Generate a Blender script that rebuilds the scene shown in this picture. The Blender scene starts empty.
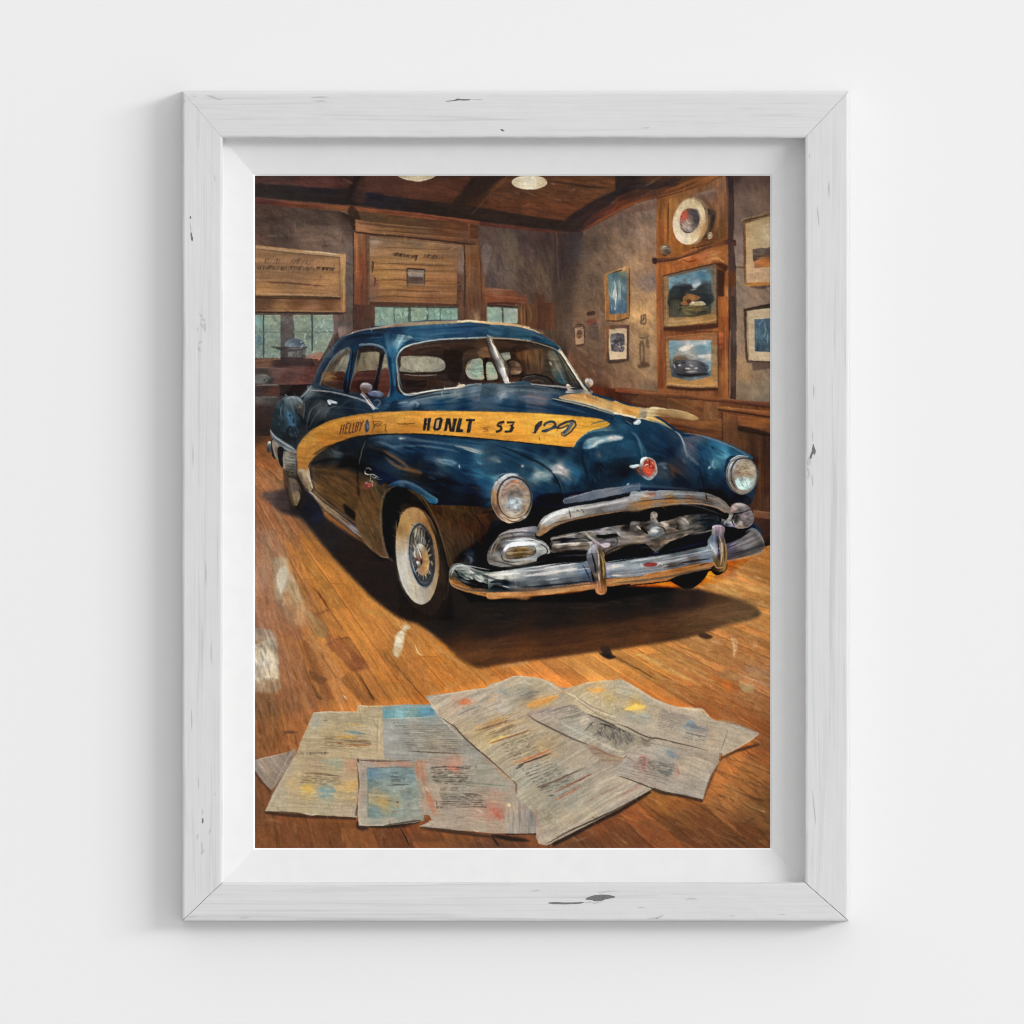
import bpy, math
import numpy as np

# ------------------------------------------------------------------ camera, light, exposure
scene = bpy.context.scene
D0 = 4.0                                    # at this distance one picture pixel is one millimetre
ZC = 1.5                                    # height of the view's centre on the wall
FRONT = -.035                               # plane of the frame's front
cd = bpy.data.cameras.new('camera'); cam = bpy.data.objects.new('camera', cd)
scene.collection.objects.link(cam)
cam.location = (0, FRONT-D0, ZC); cam.rotation_euler = (math.radians(90), 0, 0)
cd.sensor_width = 36; cd.lens = 36*D0/1.024; cd.clip_end = 100; cd.clip_start = .1
scene.camera = cam

world = bpy.data.worlds.new('World'); scene.world = world; world.use_nodes = True
# soft studio surround: brighter towards the upper right, dimmer towards the lower left
wt = world.node_tree; bg = wt.nodes['Background']
WS, WG = .72, .60
tcw = wt.nodes.new('ShaderNodeTexCoord'); dt = wt.nodes.new('ShaderNodeVectorMath'); dt.operation = 'DOT_PRODUCT'
dt.inputs[1].default_value = (.74, 0, .72)
ma = wt.nodes.new('ShaderNodeMath'); ma.operation = 'MULTIPLY_ADD'; ma.inputs[1].default_value = WG*WS; ma.inputs[2].default_value = WS
wt.links.new(tcw.outputs['Generated'], dt.inputs[0]); wt.links.new(dt.outputs['Value'], ma.inputs[0]); wt.links.new(ma.outputs[0], bg.inputs['Strength'])
bg.inputs['Color'].default_value = (1, 1, 1, 1)

def area_light(name, direction, dist, sx, sy, watts, col):
    l = bpy.data.lights.new(name, 'AREA'); l.shape = 'RECTANGLE'; l.size = sx; l.size_y = sy; l.energy = watts; l.color = col
    o = bpy.data.objects.new(name, l); scene.collection.objects.link(o)
    d = np.array(direction, float); d /= np.linalg.norm(d)
    o.location = (d[0]*dist, d[1]*dist, ZC+d[2]*dist)
    from mathutils import Vector
    o.rotation_euler = Vector((-d[0], -d[1], -d[2])).to_track_quat('-Z', 'Y').to_euler()
    return o
area_light('key_light', (1.42, -1.0, .42), 20, 10.4, 3.4, 2000, (1, 1, 1))

scene.view_settings.view_transform = 'Standard'; scene.view_settings.look = 'None'
scene.view_settings.exposure = 0; scene.view_settings.gamma = 1; scene.view_settings.use_curve_mapping = False
scene.cycles.max_bounces = 6; scene.cycles.filter_width = 1.0

# ------------------------------------------------------------------ painting
# The print inside the frame is a flat reproduction of an oil painting. Its pigment is laid down
# stroke by stroke with numpy and stored as the print's own colour attribute.
PX0, PY0, PX1, PY1 = 255.0, 176.0, 770.0, 848.0      # picture area, in millimetres on the wall plan
SS = 2                                                # pigment samples per millimetre
GW, GH = int((PX1-PX0)*SS), int((PY1-PY0)*SS)
CV = np.zeros((GH, GW, 3), np.float32)
rng = np.random.RandomState(7)
_o = [0.0, 0.0, 1.0]
def O(x=0, y=0, s=6.4): _o[0], _o[1], _o[2] = x, y, s
def hx(h): return np.array([int(h[i:i+2], 16) for i in (0, 2, 4)], np.float32)
def P(s):
    if not isinstance(s, str): return np.array(s, float)
    a = np.array([[float(v) for v in q.split(',')] for q in s.split()])
    return a/_o[2] + np.array(_o[:2])
def spl(p, closed=True, n=6):
    p = np.asarray(p, float); m = len(p)
    if m < 3: return p
    out = []
    for i in range(m if closed else m-1):
        if closed: a, b, c, d = p[i-1], p[i], p[(i+1) % m], p[(i+2) % m]
        else: a, b, c, d = p[max(i-1, 0)], p[i], p[i+1], p[min(i+2, m-1)]
        for t in np.arange(n)/n:
            out.append(.5*(2*b+(c-a)*t+(2*a-5*b+4*c-d)*t*t+(3*b-a-3*c+d)*t**3))
    if not closed: out.append(p[-1])
    return np.array(out)
def box1(a, r, ax):
    if r < 1: return a
    k = 2*r+1
    pad = [(0, 0)]*a.ndim; pad[ax] = (r+1, r)
    c = np.cumsum(np.pad(a, pad, mode='edge'), axis=ax, dtype=np.float64)
    n = a.shape[ax]
    return ((np.take(c, range(k, k+n), ax)-np.take(c, range(0, n), ax))/k).astype(np.float32)
def blur(a, r):
    r = int(round(r))
    for _ in range(2):
        a = box1(box1(a, r, 0), r, 1)
    return a
def mask(p, soft=0):
    """antialiased coverage of a closed outline -> (mask, y0, x0)"""
    q = (np.asarray(p, float)-[PX0, PY0])*SS
    m = 2+int(soft*SS*2.2)
    x0 = max(int(q[:, 0].min())-m, 0); x1 = min(int(q[:, 0].max())+m+1, GW)
    y0 = max(int(q[:, 1].min())-m, 0); y1 = min(int(q[:, 1].max())+m+1, GH)
    if x1 <= x0 or y1 <= y0: return None
    K = 3; w, h = (x1-x0)*K, (y1-y0)*K
    D = np.zeros((h, w+1), np.int32)
    u = (q-[x0, y0])*K
    for i in range(len(u)):
        (ax, ay), (bx, by) = u[i-1], u[i]
        if ay == by: continue
        if ay > by: ax, ay, bx, by = bx, by, ax, ay
        r0, r1 = max(int(math.ceil(ay-.5)), 0), min(int(math.ceil(by-.5)), h)
        if r1 <= r0: continue
        rows = np.arange(r0, r1)
        c = np.clip(np.ceil(ax+(rows+.5-ay)*(bx-ax)/(by-ay)-.5), 0, w).astype(int)
        np.add.at(D, (rows, c), 1)
    M = (np.cumsum(D, 1)[:, :w] & 1).astype(np.float32).reshape(y1-y0, K, x1-x0, K).mean((1, 3))
    if soft: M = blur(M, soft*SS/1.7 if soft*SS/1.7 >= 1 else 1)
    return M, y0, x0
_N = rng.rand(257, 257).astype(np.float32)
def vn(u, v, s=0):
    u = u+s*17.3; v = v+s*9.1
    iu = np.floor(u).astype(int); iv = np.floor(v).astype(int)
    fu = u-iu; fv = v-iv
    fu = fu*fu*(3-2*fu); fv = fv*fv*(3-2*fv)
    a = _N[iv % 257, iu % 257]; b = _N[iv % 257, (iu+1) % 257]
    c = _N[(iv+1) % 257, iu % 257]; d = _N[(iv+1) % 257, (iu+1) % 257]
    return (a*(1-fu)+b*fu)*(1-fv)+(c*(1-fu)+d*fu)*fv-.5
def grid(M, y0, x0):
    yy, xx = np.mgrid[y0:y0+M.shape[0], x0:x0+M.shape[1]]
    return xx/SS+PX0, yy/SS+PY0
_seed = [0]
def colour(cols, X, Y, pw=3.0):
    if isinstance(cols, str) and ':' not in cols: return np.broadcast_to(hx(cols), X.shape+(3,)).copy()
    pts, cs = [], []
    for q in cols.split():
        a, h = q.split(':')
        pts.append([float(v) for v in a.split(',')]); cs.append(hx(h))
    pts = np.array(pts)/_o[2]+np.array(_o[:2])
    st = 4 if X.size > 60000 else 1
    Xs, Ys = X[::st, ::st], Y[::st, ::st]
    W = np.zeros(Xs.shape, np.float32); C = np.zeros(Xs.shape+(3,), np.float32)
    for (a, b), c in zip(pts, cs):
        w = 1/((Xs-a)**2+(Ys-b)**2+6)**(pw/2)
        W += w; C += w[..., None]*c
    C /= W[..., None]
    if st > 1:
        yi = np.minimum(np.arange(X.shape[0])/st, Xs.shape[0]-1); xi = np.minimum(np.arange(X.shape[1])/st, Xs.shape[1]-1)
        y_, x_ = yi.astype(int), xi.astype(int)
        y2, x2 = np.minimum(y_+1, Xs.shape[0]-1), np.minimum(x_+1, Xs.shape[1]-1)
        fy, fx = (yi-y_)[:, None, None], (xi-x_)[None, :, None]
        C = (C[y_][:, x_]*(1-fx)+C[y_][:, x2]*fx)*(1-fy)+(C[y2][:, x_]*(1-fx)+C[y2][:, x2]*fx)*fy
    return C
def put(M, y0, x0, C, a=1.0):
    h, w = M.shape
    k = (M*a)[..., None]
    CV[y0:y0+h, x0:x0+w] = CV[y0:y0+h, x0:x0+w]*(1-k)+C*k
def F(pts, cols, ang=0, ln=14, wd=2.2, amp=.09, soft=0, a=1.0, sm=True, pw=3.0):
    """filled shape; ang/ln/wd/amp describe the bristle streaks inside it"""
    p = P(pts)
    if sm: p = spl(p)
    r = mask(p, soft)
    if r is None: return
    M, y0, x0 = r
    X, Y = grid(M, y0, x0)
    C = colour(cols, X, Y, pw)
    _seed[0] += 1; s = _seed[0]
    if amp:
        t = math.radians(ang); c_, s_ = math.cos(t), math.sin(t)
        wob = vn(X/23, Y/23, s)*4
        u, v = X*c_+Y*s_, -X*s_+Y*c_+wob
        n = vn(u/ln, v/wd, s)+.6*vn(u/ln*2.1, v/wd*2.2, s+3)+.7*vn(u/ln/2.5, v/wd/3, s+5)
        C = C*(1+amp*1.5*n[..., None])+np.array([5, 1, -4])*amp*6*vn(u/ln/1.5, v/wd/2, s+8)[..., None]
    put(M, y0, x0, C, a)
def FS(*k, **kw): F(*k, sm=False, **kw)
def outline(p, w, taper):
    p = np.asarray(p, float); d = np.gradient(p, axis=0)
    d /= np.maximum(np.hypot(d[:, 0], d[:, 1]), 1e-6)[:, None]
    n = np.stack([-d[:, 1], d[:, 0]], 1)
    t = np.linspace(0, 1, len(p))
    W = np.full(len(p), w/2.0)
    if taper == 1: W *= np.clip(np.sin(np.pi*np.clip(t, .03, .97))**.6, .12, 1)
    elif taper == 2: W *= 1-.85*t
    elif taper == 3: W *= .15+.85*t
    W = W[:, None]
    return np.concatenate([p+n*W, (p-n*W)[::-1]])
def S(pts, w, col, taper=1, soft=0, a=1.0, sm=True, closed=False):
    """one brush stroke"""
    p = P(pts)
    if closed: p = np.concatenate([spl(p), spl(p)[:1]]); taper = 0
    elif sm: p = spl(p, False, 5)
    if len(p) == 2: p = np.linspace(p[0], p[1], 5)
    r = mask(outline(p, w, taper), soft)
    if r is None: return
    M, y0, x0 = r
    X, Y = grid(M, y0, x0)
    C = colour(col, X, Y)
    _seed[0] += 1
    C = C*(1+.12*vn(X/2.5, Y/2.5, _seed[0])[..., None])
    put(M, y0, x0, C, a)
def E(cx, cy, rx, ry, cols, rot=0, n=28, **kw):
    """ellipse in current coordinates"""
    t = np.arange(n)/n*2*np.pi; r = math.radians(rot)
    x, y = rx*np.cos(t), ry*np.sin(t)
    p = np.stack([cx+x*math.cos(r)-y*math.sin(r), cy+x*math.sin(r)+y*math.cos(r)], 1)/_o[2]+np.array(_o[:2])
    F(p, cols, **kw)
def ER(cx, cy, rx, ry, w, col, rot=0, t0=0, t1=360, **kw):
    t = np.radians(np.linspace(t0, t1, 26)); r = math.radians(rot)
    x, y = rx*np.cos(t), ry*np.sin(t)
    p = np.stack([cx+x*math.cos(r)-y*math.sin(r), cy+x*math.sin(r)+y*math.cos(r)], 1)/_o[2]+np.array(_o[:2])
    S(p, w, col, sm=False, **kw)
def scrib(x0, y0, x1, y1, h, col, w=.8, a=.7, lean=0, gap=.25, dens=1.0):
    """a line of illegible lettering as the painter left it"""
    A, B = P('%f,%f %f,%f' % (x0, y0, x1, y1)); L = np.hypot(*(B-A)); d = (B-A)/L; n = np.array([d[1], -d[0]])
    h = h/_o[2]; x = 0
    while x < L:
        ww = h*(.45+.5*rng.rand())
        if rng.rand() > gap:
            k = rng.randint(4)
            q = lambda u, v: A+d*(x+u*ww*.8+v*lean*h)+n*(v*h)
            if k == 0: pts = [q(0, 0), q(0, 1), q(1, .9)]
            elif k == 1: pts = [q(0, .1), q(.1, 1), q(.9, 0), q(1, 1)]
            elif k == 2: pts = [q(.9, .9), q(0, .8), q(.1, .1), q(.9, 0)]
            else: pts = [q(0, 0), q(.5, 1), q(1, 0)]
            S(np.array(pts), w*(.7+.6*rng.rand()), col, taper=1, a=a*(.5+.5*rng.rand()), sm=False)
        x += ww/dens
def lines(x0, y0, x1, y1, n, dx, dy, col, w=.6, a=.5, jit=.15):
    """n ruled text lines, each shifted by dx,dy from the one before, broken into words"""
    for i in range(n):
        A, B = P('%f,%f %f,%f' % (x0+dx*i, y0+dy*i, x1+dx*i, y1+dy*i))
        t = rng.rand()*jit
        while t < 1-rng.rand()*jit:
            e = min(t+.06+.25*rng.rand(), 1)
            S(np.array([A+(B-A)*t, A+(B-A)*(t+e)/2+[0, (rng.rand()-.5)*.5], A+(B-A)*e]), w*(.6+.8*rng.rand()), col, a=a*(.5+.5*rng.rand()))
            t = e+.02+.05*rng.rand()
def dabs(pts, cols, n, ang, ln, w, a=.5, spread=25, jit=14):
    """loose brush dabs scattered inside an outline"""
    p = P(pts); x0, y0 = p.min(0); x1, y1 = p.max(0)
    k = 0; cs = cols.split()
    while k < n:
        c = np.array([x0+(x1-x0)*rng.rand(), y0+(y1-y0)*rng.rand()]); k += 1
        ins = False
        for i in range(len(p)):
            a_, b_ = p[i-1], p[i]
            if (a_[1] > c[1]) != (b_[1] > c[1]) and c[0] < (b_[0]-a_[0])*(c[1]-a_[1])/(b_[1]-a_[1])+a_[0]: ins = not ins
        if not ins: continue
        t = math.radians(ang+spread*(rng.rand()-.5)*2); L = ln*(.5+rng.rand())
        d = np.array([math.cos(t), math.sin(t)])*L/2; b = np.array([-d[1], d[0]])*.15*(rng.rand()-.5)*2
        cc = np.clip(hx(cs[rng.randint(len(cs))])+jit*(rng.rand()-.5)*2, 0, 255)
        S(np.array([c-d, c+b, c+d]), w*(.5+rng.rand()), '%02x%02x%02x' % tuple(int(v) for v in cc), a=a*(.4+.6*rng.rand()))
# ---- the room: ceiling, back wall, right wall
O(0, 0, 1)
FS('250,170 775,170 775,860 250,860', '300,190:3a2822 400,190:4a2c20 470,190:44281c 560,205:4a2c1e 620,195:3c2820 690,185:5a3a28 760,190:5c4a42 280,225:4c3e38 330,240:665448 420,250:7a5a3c 520,250:544640 570,280:42362f 610,260:6c5849 640,300:a4855f 600,380:6a5242 650,390:8a7058 750,390:8a7460 300,400:44302a 700,450:6a3a1c 750,480:58301a', amp=.12, ln=8, wd=4)
# ceiling boards
FS('255,176 700,176 655,192 585,232 480,222 350,206 255,197', '270,180:45302b 320,182:5c322c 350,182:2c1c18 380,190:563024 430,190:4e2c1e 480,185:2a1a14 500,195:553220 560,195:5a341f 600,185:5e3820 640,180:482c1c', ang=8, amp=.16)
FS('255,184 300,187 345,190 420,200 480,208 540,218 575,222 582,234 480,223 420,215 350,206 255,198', '260,190:2c2422 350,198:241c1c 370,200:221e26 450,212:261c18 540,222:2a1e1a', ang=7, amp=.15, soft=1)
O(370, 170)
F('740,30 880,30 700,150 600,240 520,220 640,110', '2b1c16', ang=-40, soft=1, a=.9)
F('0,30 180,40 440,80 640,40 600,120 500,190 200,180 0,140', '100,90:50302a 300,130:5a3222 500,80:532c1c 100,130:45281f', ang=5, amp=.16, soft=1.2, a=.7)
S('640,300 760,170 880,40', 2.2, '5c3a22', a=.6, soft=.5)
O(250, 170)
F('650,180 700,60 740,30 700,30 650,100 620,200', '221614', soft=1)
F('670,200 700,90 760,40 920,40 880,120 760,140 740,210', '4c2c22', ang=-70, soft=1.4, a=.45)
F('760,150 850,150 860,190 770,190', '18161e', soft=1.2, a=.6)
F('280,60 420,50 620,60 620,120 440,110 300,90', '542e28', soft=1.6, a=.5, amp=.2)
dabs('40,40 640,40 640,110 40,90', '6a3a34 3a2624 50302c', 40, 5, 12, 1.6)
O(490, 170)
F('1024,60 900,100 720,170 560,260 480,330 500,390 600,380 660,290 800,220 900,150 1024,120', '900,100:241c1c 650,210:2c2020 540,320:2a2020 580,280:302222', ang=-28, soft=1.2, amp=.15)
F('590,370 660,290 800,215 1024,120 1024,175 850,250 700,320 600,390', '620,350:3c2420 800,250:5a3024 950,180:62341f', ang=-28, amp=.16, soft=.6)
S('600,385 700,325 850,250 1024,160', 1.6, '8a4a30', a=.8, soft=.3)
F('380,90 500,60 700,60 880,60 780,110 600,100', '64391f', ang=10, soft=1.5, amp=.2, a=.8)
S('370,75 500,90 620,110 740,120', 2.2, '281a16', a=.8, soft=.5)
S('0,140 60,100 110,50', 2.5, '6a4020', a=.7, soft=.6)
dabs('20,140 440,140 620,110 560,210 300,250 20,240', '6a3e24 4e2c1c 724426 3c2418', 90, 5, 11, 1.8, a=.55)
S('390,90 420,100', 2.6, '7a5c50', a=.8, soft=.5); S('520,130 548,126', 1, '8a6a58', a=.7); S('770,225 805,195', 1.6, '7a5a44', a=.7, soft=.3)
# back wall / ceiling moulding
O(0, 0, 1)
FS('255,198 300,203 350,206 370,208 420,214 480,222 480,226 420,220 370,214 340,211 290,208 255,204', '270,202:5a302a 300,206:6a3a28 345,210:6e4228 400,215:6e3c26 470,224:74402a', ang=7, amp=.18, soft=.3)
S('255,198 290,202 330,205', 1, '8a5c50', a=.7, soft=.3); S('340,207 370,210 410,213', 1, '90583c', a=.6); S('410,213 445,218 478,222', 1.3, '93523a', a=.7)
FS('480,222 520,227 560,232 560,238 520,235 480,229', '4e2a22', ang=7, amp=.15, soft=.6)
# back wall plaster
FS('255,205 340,212 356,218 356,330 255,330', '265,215:45362f 280,235:443833 300,230:4e4039 318,222:453a35 312,240:6e594d 335,235:6e5d53 348,230:4a3c36 348,250:6a5e59 352,290:5c524e 262,245:5c463c 350,215:30221c', ang=20, ln=7, wd=3, amp=.15)
F('296,230 320,226 345,236 350,252 330,252 300,246', '7a6458', soft=2.5, a=.45, amp=.2)
FS('355,211 480,226 480,240 355,224', '370,217:4c3a2a 400,222:503824 470,232:54321f', ang=7, amp=.2)
F('352,206 358,212 361,222 355,232 350,222 348,212', '2c1e18', soft=1, a=.8)
FS('478,226 560,234 582,234 572,300 560,340 540,330 480,292', '490,240:4c3e3c 505,245:4e4440 515,260:554b42 500,270:5c5250 490,285:4a4042 525,250:483a3a 545,240:3a2c2c 550,260:483c36 540,280:56473c 530,300:4c3c32 550,320:4c382c 563,250:302828', ang=70, ln=8, wd=3, amp=.14)
F('484,245 492,250 487,270 482,290 480,262', '6e6466', soft=1, a=.6)
F('500,236 517,238 512,290 505,282 508,262', '665c4c', soft=1.5, a=.35)
FS('555,234 585,232 583,300 578,420 540,350 552,300', '558,245:382a2a 566,250:342c2c 575,250:33303a 562,270:382e2e 572,290:40362f 560,310:46382f 575,330:54453a 560,350:46362c', ang=88, ln=14, wd=2, amp=.14, soft=1.5)
S('556,232 557,245 556,262', 1, '6a5a50', a=.5); S('557,255 559,290', 1, '8a7a68', a=.25); S('562,255 560,280', 2, '241c1e', a=.5, soft=.4)
# right wall plaster
FS('583,232 655,194 662,192 664,398 560,392 572,340 574,290', '590,245:4c4038 600,235:5c4c42 625,220:62524a 650,210:76655a 600,262:66564a 625,250:7a6858 645,235:8a7464 655,260:8a6c54 638,262:947a60 590,285:5c4c40 610,300:66543f 648,285:7c6a62 635,290:a08464 655,300:b49064 640,315:c09c6a 652,330:b08e64 640,345:a88b68 600,320:6a5645 590,345:5e4c3e 600,370:644c3e 625,370:7a6148 640,365:947a5c 655,375:8a7258 600,390:583c2e 625,388:7c604a 650,392:6c5a4a 580,360:604738', ang=60, ln=7, wd=3.5, amp=.14)
F('630,300 650,288 664,284 664,304 640,310', '9c7a56', soft=2, a=.3, amp=.2)
F('636,282 660,270 661,286 645,292', '7a6e74', soft=1.6, a=.45)
dabs('585,240 660,200 660,390 580,385', '8a745e 6a5848 a48868 5a4a42 7a6866', 260, 60, 8, 1.6, a=.32, spread=45)
dabs('482,240 550,240 550,290 482,285', '5e5452 443838 66594e 3c3234', 120, 70, 8, 1.6, a=.35, spread=40)
dabs('258,208 345,215 345,250 258,240', '5c4c44 3c302c 6c5a4e 463a38', 110, 40, 8, 1.6, a=.35, spread=50)
# ceiling lamps
O(0, 0, 1)
E(417, 173.6, 20.5, 7.8, '400,176:b09c7c 417,175:d8c6a4 417,181:c8b48c 432,177:b8a480', amp=.06); S('403,178.6 418,181.6 432,178.6', 1.4, 'e4d4b2', a=.8)
E(529.5, 183, 17.6, 7.2, '515,184:d0bf9c 529,182:d8ccb2 529,188:ecdcb8 543,184:c8b48c', amp=.07); dabs('516,178 542,178 542,188 516,188', 'efe4c8 c8bca0 e0d2b0', 50, 0, 3, 1, a=.5)
# ---- left notice board
O(250, 170)
FS('38,485 360,515 612,540 612,915 38,905', '100,520:8a6a4a 350,560:84664a 550,560:8c6c48 100,640:7c6244 300,700:7c6246 520,720:97744a 100,780:957248 350,790:937048 560,780:8a6a48', ang=2, ln=26, wd=2.2, amp=.14)
FS('38,812 350,818 585,820 590,905 38,908', '100,840:5e4230 300,850:6a482e 500,850:6a442a 200,895:886544 400,895:845f44 580,890:8c6444', ang=2, ln=26, amp=.14)
S('38,490 300,520 585,545', 2.0, 'b08a62', taper=0, a=.85); S('340,522 470,533 560,545', 1.2, 'd8b48c', a=.8)
S('38,505 300,538 580,560', 1.6, '5f4632', taper=0, a=.6)
FS('580,545 614,540 614,910 590,912 585,820', '600,560:c09464 600,700:a07c50 600,850:946a42 600,890:a87a50', ang=90, amp=.1)
S('575,560 578,700 580,812', .9, '6c5036', taper=0, a=.6)
S('38,812 300,812 585,822', 1.6, '3c2a1e', taper=0, a=.8); S('470,812 585,825', 2.2, '34241a', a=.6)
S('38,912 320,915 610,920', 1.8, '2c2220', taper=0, a=.85); S('540,920 590,940 615,910', 2.2, '221a1c', a=.8)
for y in (655, 690, 715, 755, 780): S('40,%d 260,%d 520,%d' % (y, y+6, y+16), .9, '6a4e34', a=.5)
S('100,715 300,730 490,745', 1.2, '5c3428', a=.6); S('470,740 500,750', 2, 'a07a5a', a=.6)
S('40,790 300,798 560,800', 1.6, 'a8845c', a=.5)
scrib(95, 600, 180, 604, 34, '4a3a2e', .8, .65, .3); scrib(255, 602, 400, 606, 36, '4a3a2e', .8, .6, .4)
scrib(45, 634, 230, 640, 22, '3a2e26', .9, .8, .2, .12, 1.3); scrib(250, 640, 400, 642, 26, '3a2e26', .9, .75, .2, .1, 1.3); scrib(430, 640, 540, 646, 20, '2c2420', 1.1, .85, .1, .05, 1.4)
scrib(240, 660, 320, 664, 16, '5a4232', .7, .5); scrib(450, 690, 490, 692, 16, '4a3828', .8, .6)
# ---- left window with its panes
FS('36,925 630,925 660,1024 660,1300 36,1300', '4e3a34', amp=.15)
O(250, 300)
FS('36,95 630,95 580,170 480,300 430,400 36,400', '100,380:5e4032 240,200:543c38 560,150:54423e 450,380:6a4434', ang=88, amp=.14)
FS('36,98 200,98 200,372 36,372', '50,130:78a8a4 70,190:90ae9e 60,260:5c808c 60,340:7e8c8c 130,130:a4b8a0 150,160:b0b898 130,230:94a894 170,300:98a488 130,340:8c9c8a', ang=40, ln=6, wd=3, amp=.14)
FS('280,98 535,98 540,215 500,300 470,350 360,372 290,250', '330,130:a8b8a0 350,160:a8b090 330,220:98a488 370,240:8aa094 370,300:8a988c 450,140:8cac9c 500,130:a0b4a4 450,230:94a894 500,260:a0a890 440,310:98a48c', ang=40, ln=6, wd=3, amp=.14)
dabs('40,100 200,100 200,370 40,370', 'b8c4ae 6c9494 c0bc94 8aa890 70888c', 100, 30, 4, 1.2, a=.5, spread=80)
dabs('285,100 530,100 520,260 450,340 300,240', 'b8c4ae 7ca098 b8b890 8cb0a0 80948c', 120, 30, 4, 1.2, a=.5, spread=80)
S('90,98 92,370', 1.2, '3c4c48', taper=0, a=.75, sm=False); S('36,205 200,210', 1, '6a7a70', taper=0, a=.7, sm=False)
S('400,98 402,330', 1.5, '34403c', taper=0, a=.8, sm=False); S('282,205 400,208 535,205', 1.1, '6a7a70', taper=0, a=.7)
FS('200,95 278,95 278,230 240,262 230,300 200,310', '205,200:4a3634 240,130:62504e 250,200:584644', ang=88, amp=.12)
S('240,110 244,160', 2, '7a6a68', a=.5, soft=.3)
FS('535,95 570,100 575,190 540,240', '6a5450', ang=88); F('570,110 660,90 660,190 600,230 572,240', '580,150:544a46 640,150:5a4c46 590,190:8a7468', ang=88, amp=.15)
S('585,170 580,220', 2, '9a8478', a=.5, soft=.4)
F('355,375 380,350 470,335 440,390 370,390', '400,370:ae7258 440,350:b4745a', amp=.12)
# toolbox and chimes on the sill
F('232,300 240,265 290,248 335,262 350,300', '240,280:8c98a8 280,262:384860 310,280:4c5c78 340,290:5e6a80 270,290:a0acb8', amp=.2)
FS('130,298 220,306 362,303 364,318 210,332', '2e2224', amp=.1); S('230,316 300,312 355,308', 1.1, '8c7c80', a=.8)
FS('198,325 360,318 358,375 330,380 200,384', '210,350:38282a 250,345:4c3834 300,345:40343a 340,350:3c3434', amp=.2)
FS('245,335 295,330 298,365 250,368', '8a8a88', a=.75); FS('280,350 292,342 292,375 270,375', '5a3c34'); E(318, 345, 16, 20, '3a2c30'); ER(318, 345, 14, 18, .9, '9c8c8c')
S('345,310 372,300', 2, '3c3434'); F('340,320 365,315 360,350 345,350', '706868', a=.7)
# ledge and workbench at far left
FS('36,385 440,378 430,430 36,440', '80,400:6a4a38 300,400:5a3e36 200,420:3c2a28', ang=0, amp=.13)
S('36,388 200,382', 1.3, '8a5c44', a=.7); FS('200,380 400,375 420,425 200,420', '382a2a', a=.85, amp=.15)
FS('36,440 430,430 410,545 36,545', '80,480:3c322e 230,490:5a3832 320,500:64403a 380,450:5c3a34 180,440:644c44', amp=.14, ln=10)
F('40,480 100,478 150,510 150,530 40,535', '60,500:5a5a56 100,500:6c6862 130,520:242422', amp=.25, soft=.5)
S('60,488 110,485 140,512', 1.4, '8c8880', a=.6); S('90,520 110,500', 2, '1c1c1e', a=.6)
FS('190,545 430,540 400,600 320,620 190,615', '241c1c', amp=.2)
FS('36,555 190,550 195,610 36,620', '40,590:3a3034 100,580:442e28 150,590:54342a', amp=.2)
S('36,548 120,545 190,545', 1.6, '7c7870', a=.75); S('36,438 120,436 190,436', 1.0, '7a7068', a=.45)
FS('36,620 250,615 180,660 150,760 130,900 36,880', '60,640:58504a 120,630:403c3c 60,700:34221e 130,720:2e2220 60,800:30201c 100,850:281c1a', amp=.12)
S('36,628 120,624 180,622', 2, '686058', a=.6); S('190,600 240,606 300,612', 1.8, '161418', a=.8); S('225,605 245,618', 1.4, 'a09c98', a=.7)
dabs('150,440 420,440 410,540 150,540', '70483e 4a302c 7c5448', 50, 0, 6, 1.2, a=.4, spread=60)
# ---- central casing, roller blind and its panes
O(250, 170)
FS('668,400 752,405 752,870 770,1030 668,1030', '680,450:a06c44 700,450:8c5e40 740,450:7c5238 690,600:8a4e30 730,620:7a4630 700,800:74422e 740,800:6a4030 690,950:6a4434 730,950:5a3c30', ang=89, ln=30, wd=1.6, amp=.15)
S('664,400 666,700 664,1024', 1.4, '2c201e', taper=0, a=.7); S('745,410 752,650 752,860', 1, '4a2e22', taper=0, a=.6); S('684,420 686,560 684,700', 1.2, 'b07c50', a=.6)
O(370, 170)
FS('-92,320 0,335 300,365 640,395 640,440 700,440 700,480 640,480 300,440 0,412 -90,395', '-60,360:96694a 0,350:8a6040 100,360:7a5838 300,390:684a34 500,420:664028 640,440:5e4030 200,420:74502f', ang=6, ln=30, wd=2, amp=.15)
S('-80,345 0,350 200,370 500,395', 1.3, '3c281e', a=.8, soft=.2); S('-60,375 0,380 300,420 600,440', 1.3, '97704a', a=.5); S('-90,400 0,412 300,440 680,482', 1.7, '2e1e18', taper=0, a=.85)
S('0,385 200,400 500,425', 1.1, '4a3020', a=.6); S('60,350 200,362 400,380', 1, 'a07c50', a=.45)
FS('0,425 320,460 610,485 605,860 570,860 0,845', '30,460:8a7260 100,480:78604a 300,480:6e5a46 500,500:74583f 100,520:8e6c48 300,540:9c7346 80,600:a2784a 450,600:8c6440 80,660:96703f 300,660:9c7044 480,660:8e6540 100,740:a27642 300,740:9c6c40 480,720:8c603c 100,810:8c603c 400,820:84583a 30,740:7c5848 30,840:7a5c48', ang=2, ln=30, wd=2.5, amp=.13)
FS('560,500 605,485 602,865 555,860', '580,520:76604e 590,620:806a60 575,700:5c4438 590,800:5c4030', ang=88, amp=.16)
S('0,465 40,462 85,468', 2.4, 'a89484', a=.7, soft=.3); S('0,440 300,465 600,490', 1, 'a08a70', a=.4)
for y, a in ((500, .5), (602, .7), (640, .5), (705, .8), (770, .75), (810, .7)): S('35,%d 160,%d 300,%d 555,%d' % (y+4, y, y+8, y+14), 1.3, '5c3c26', a=a)
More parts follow.
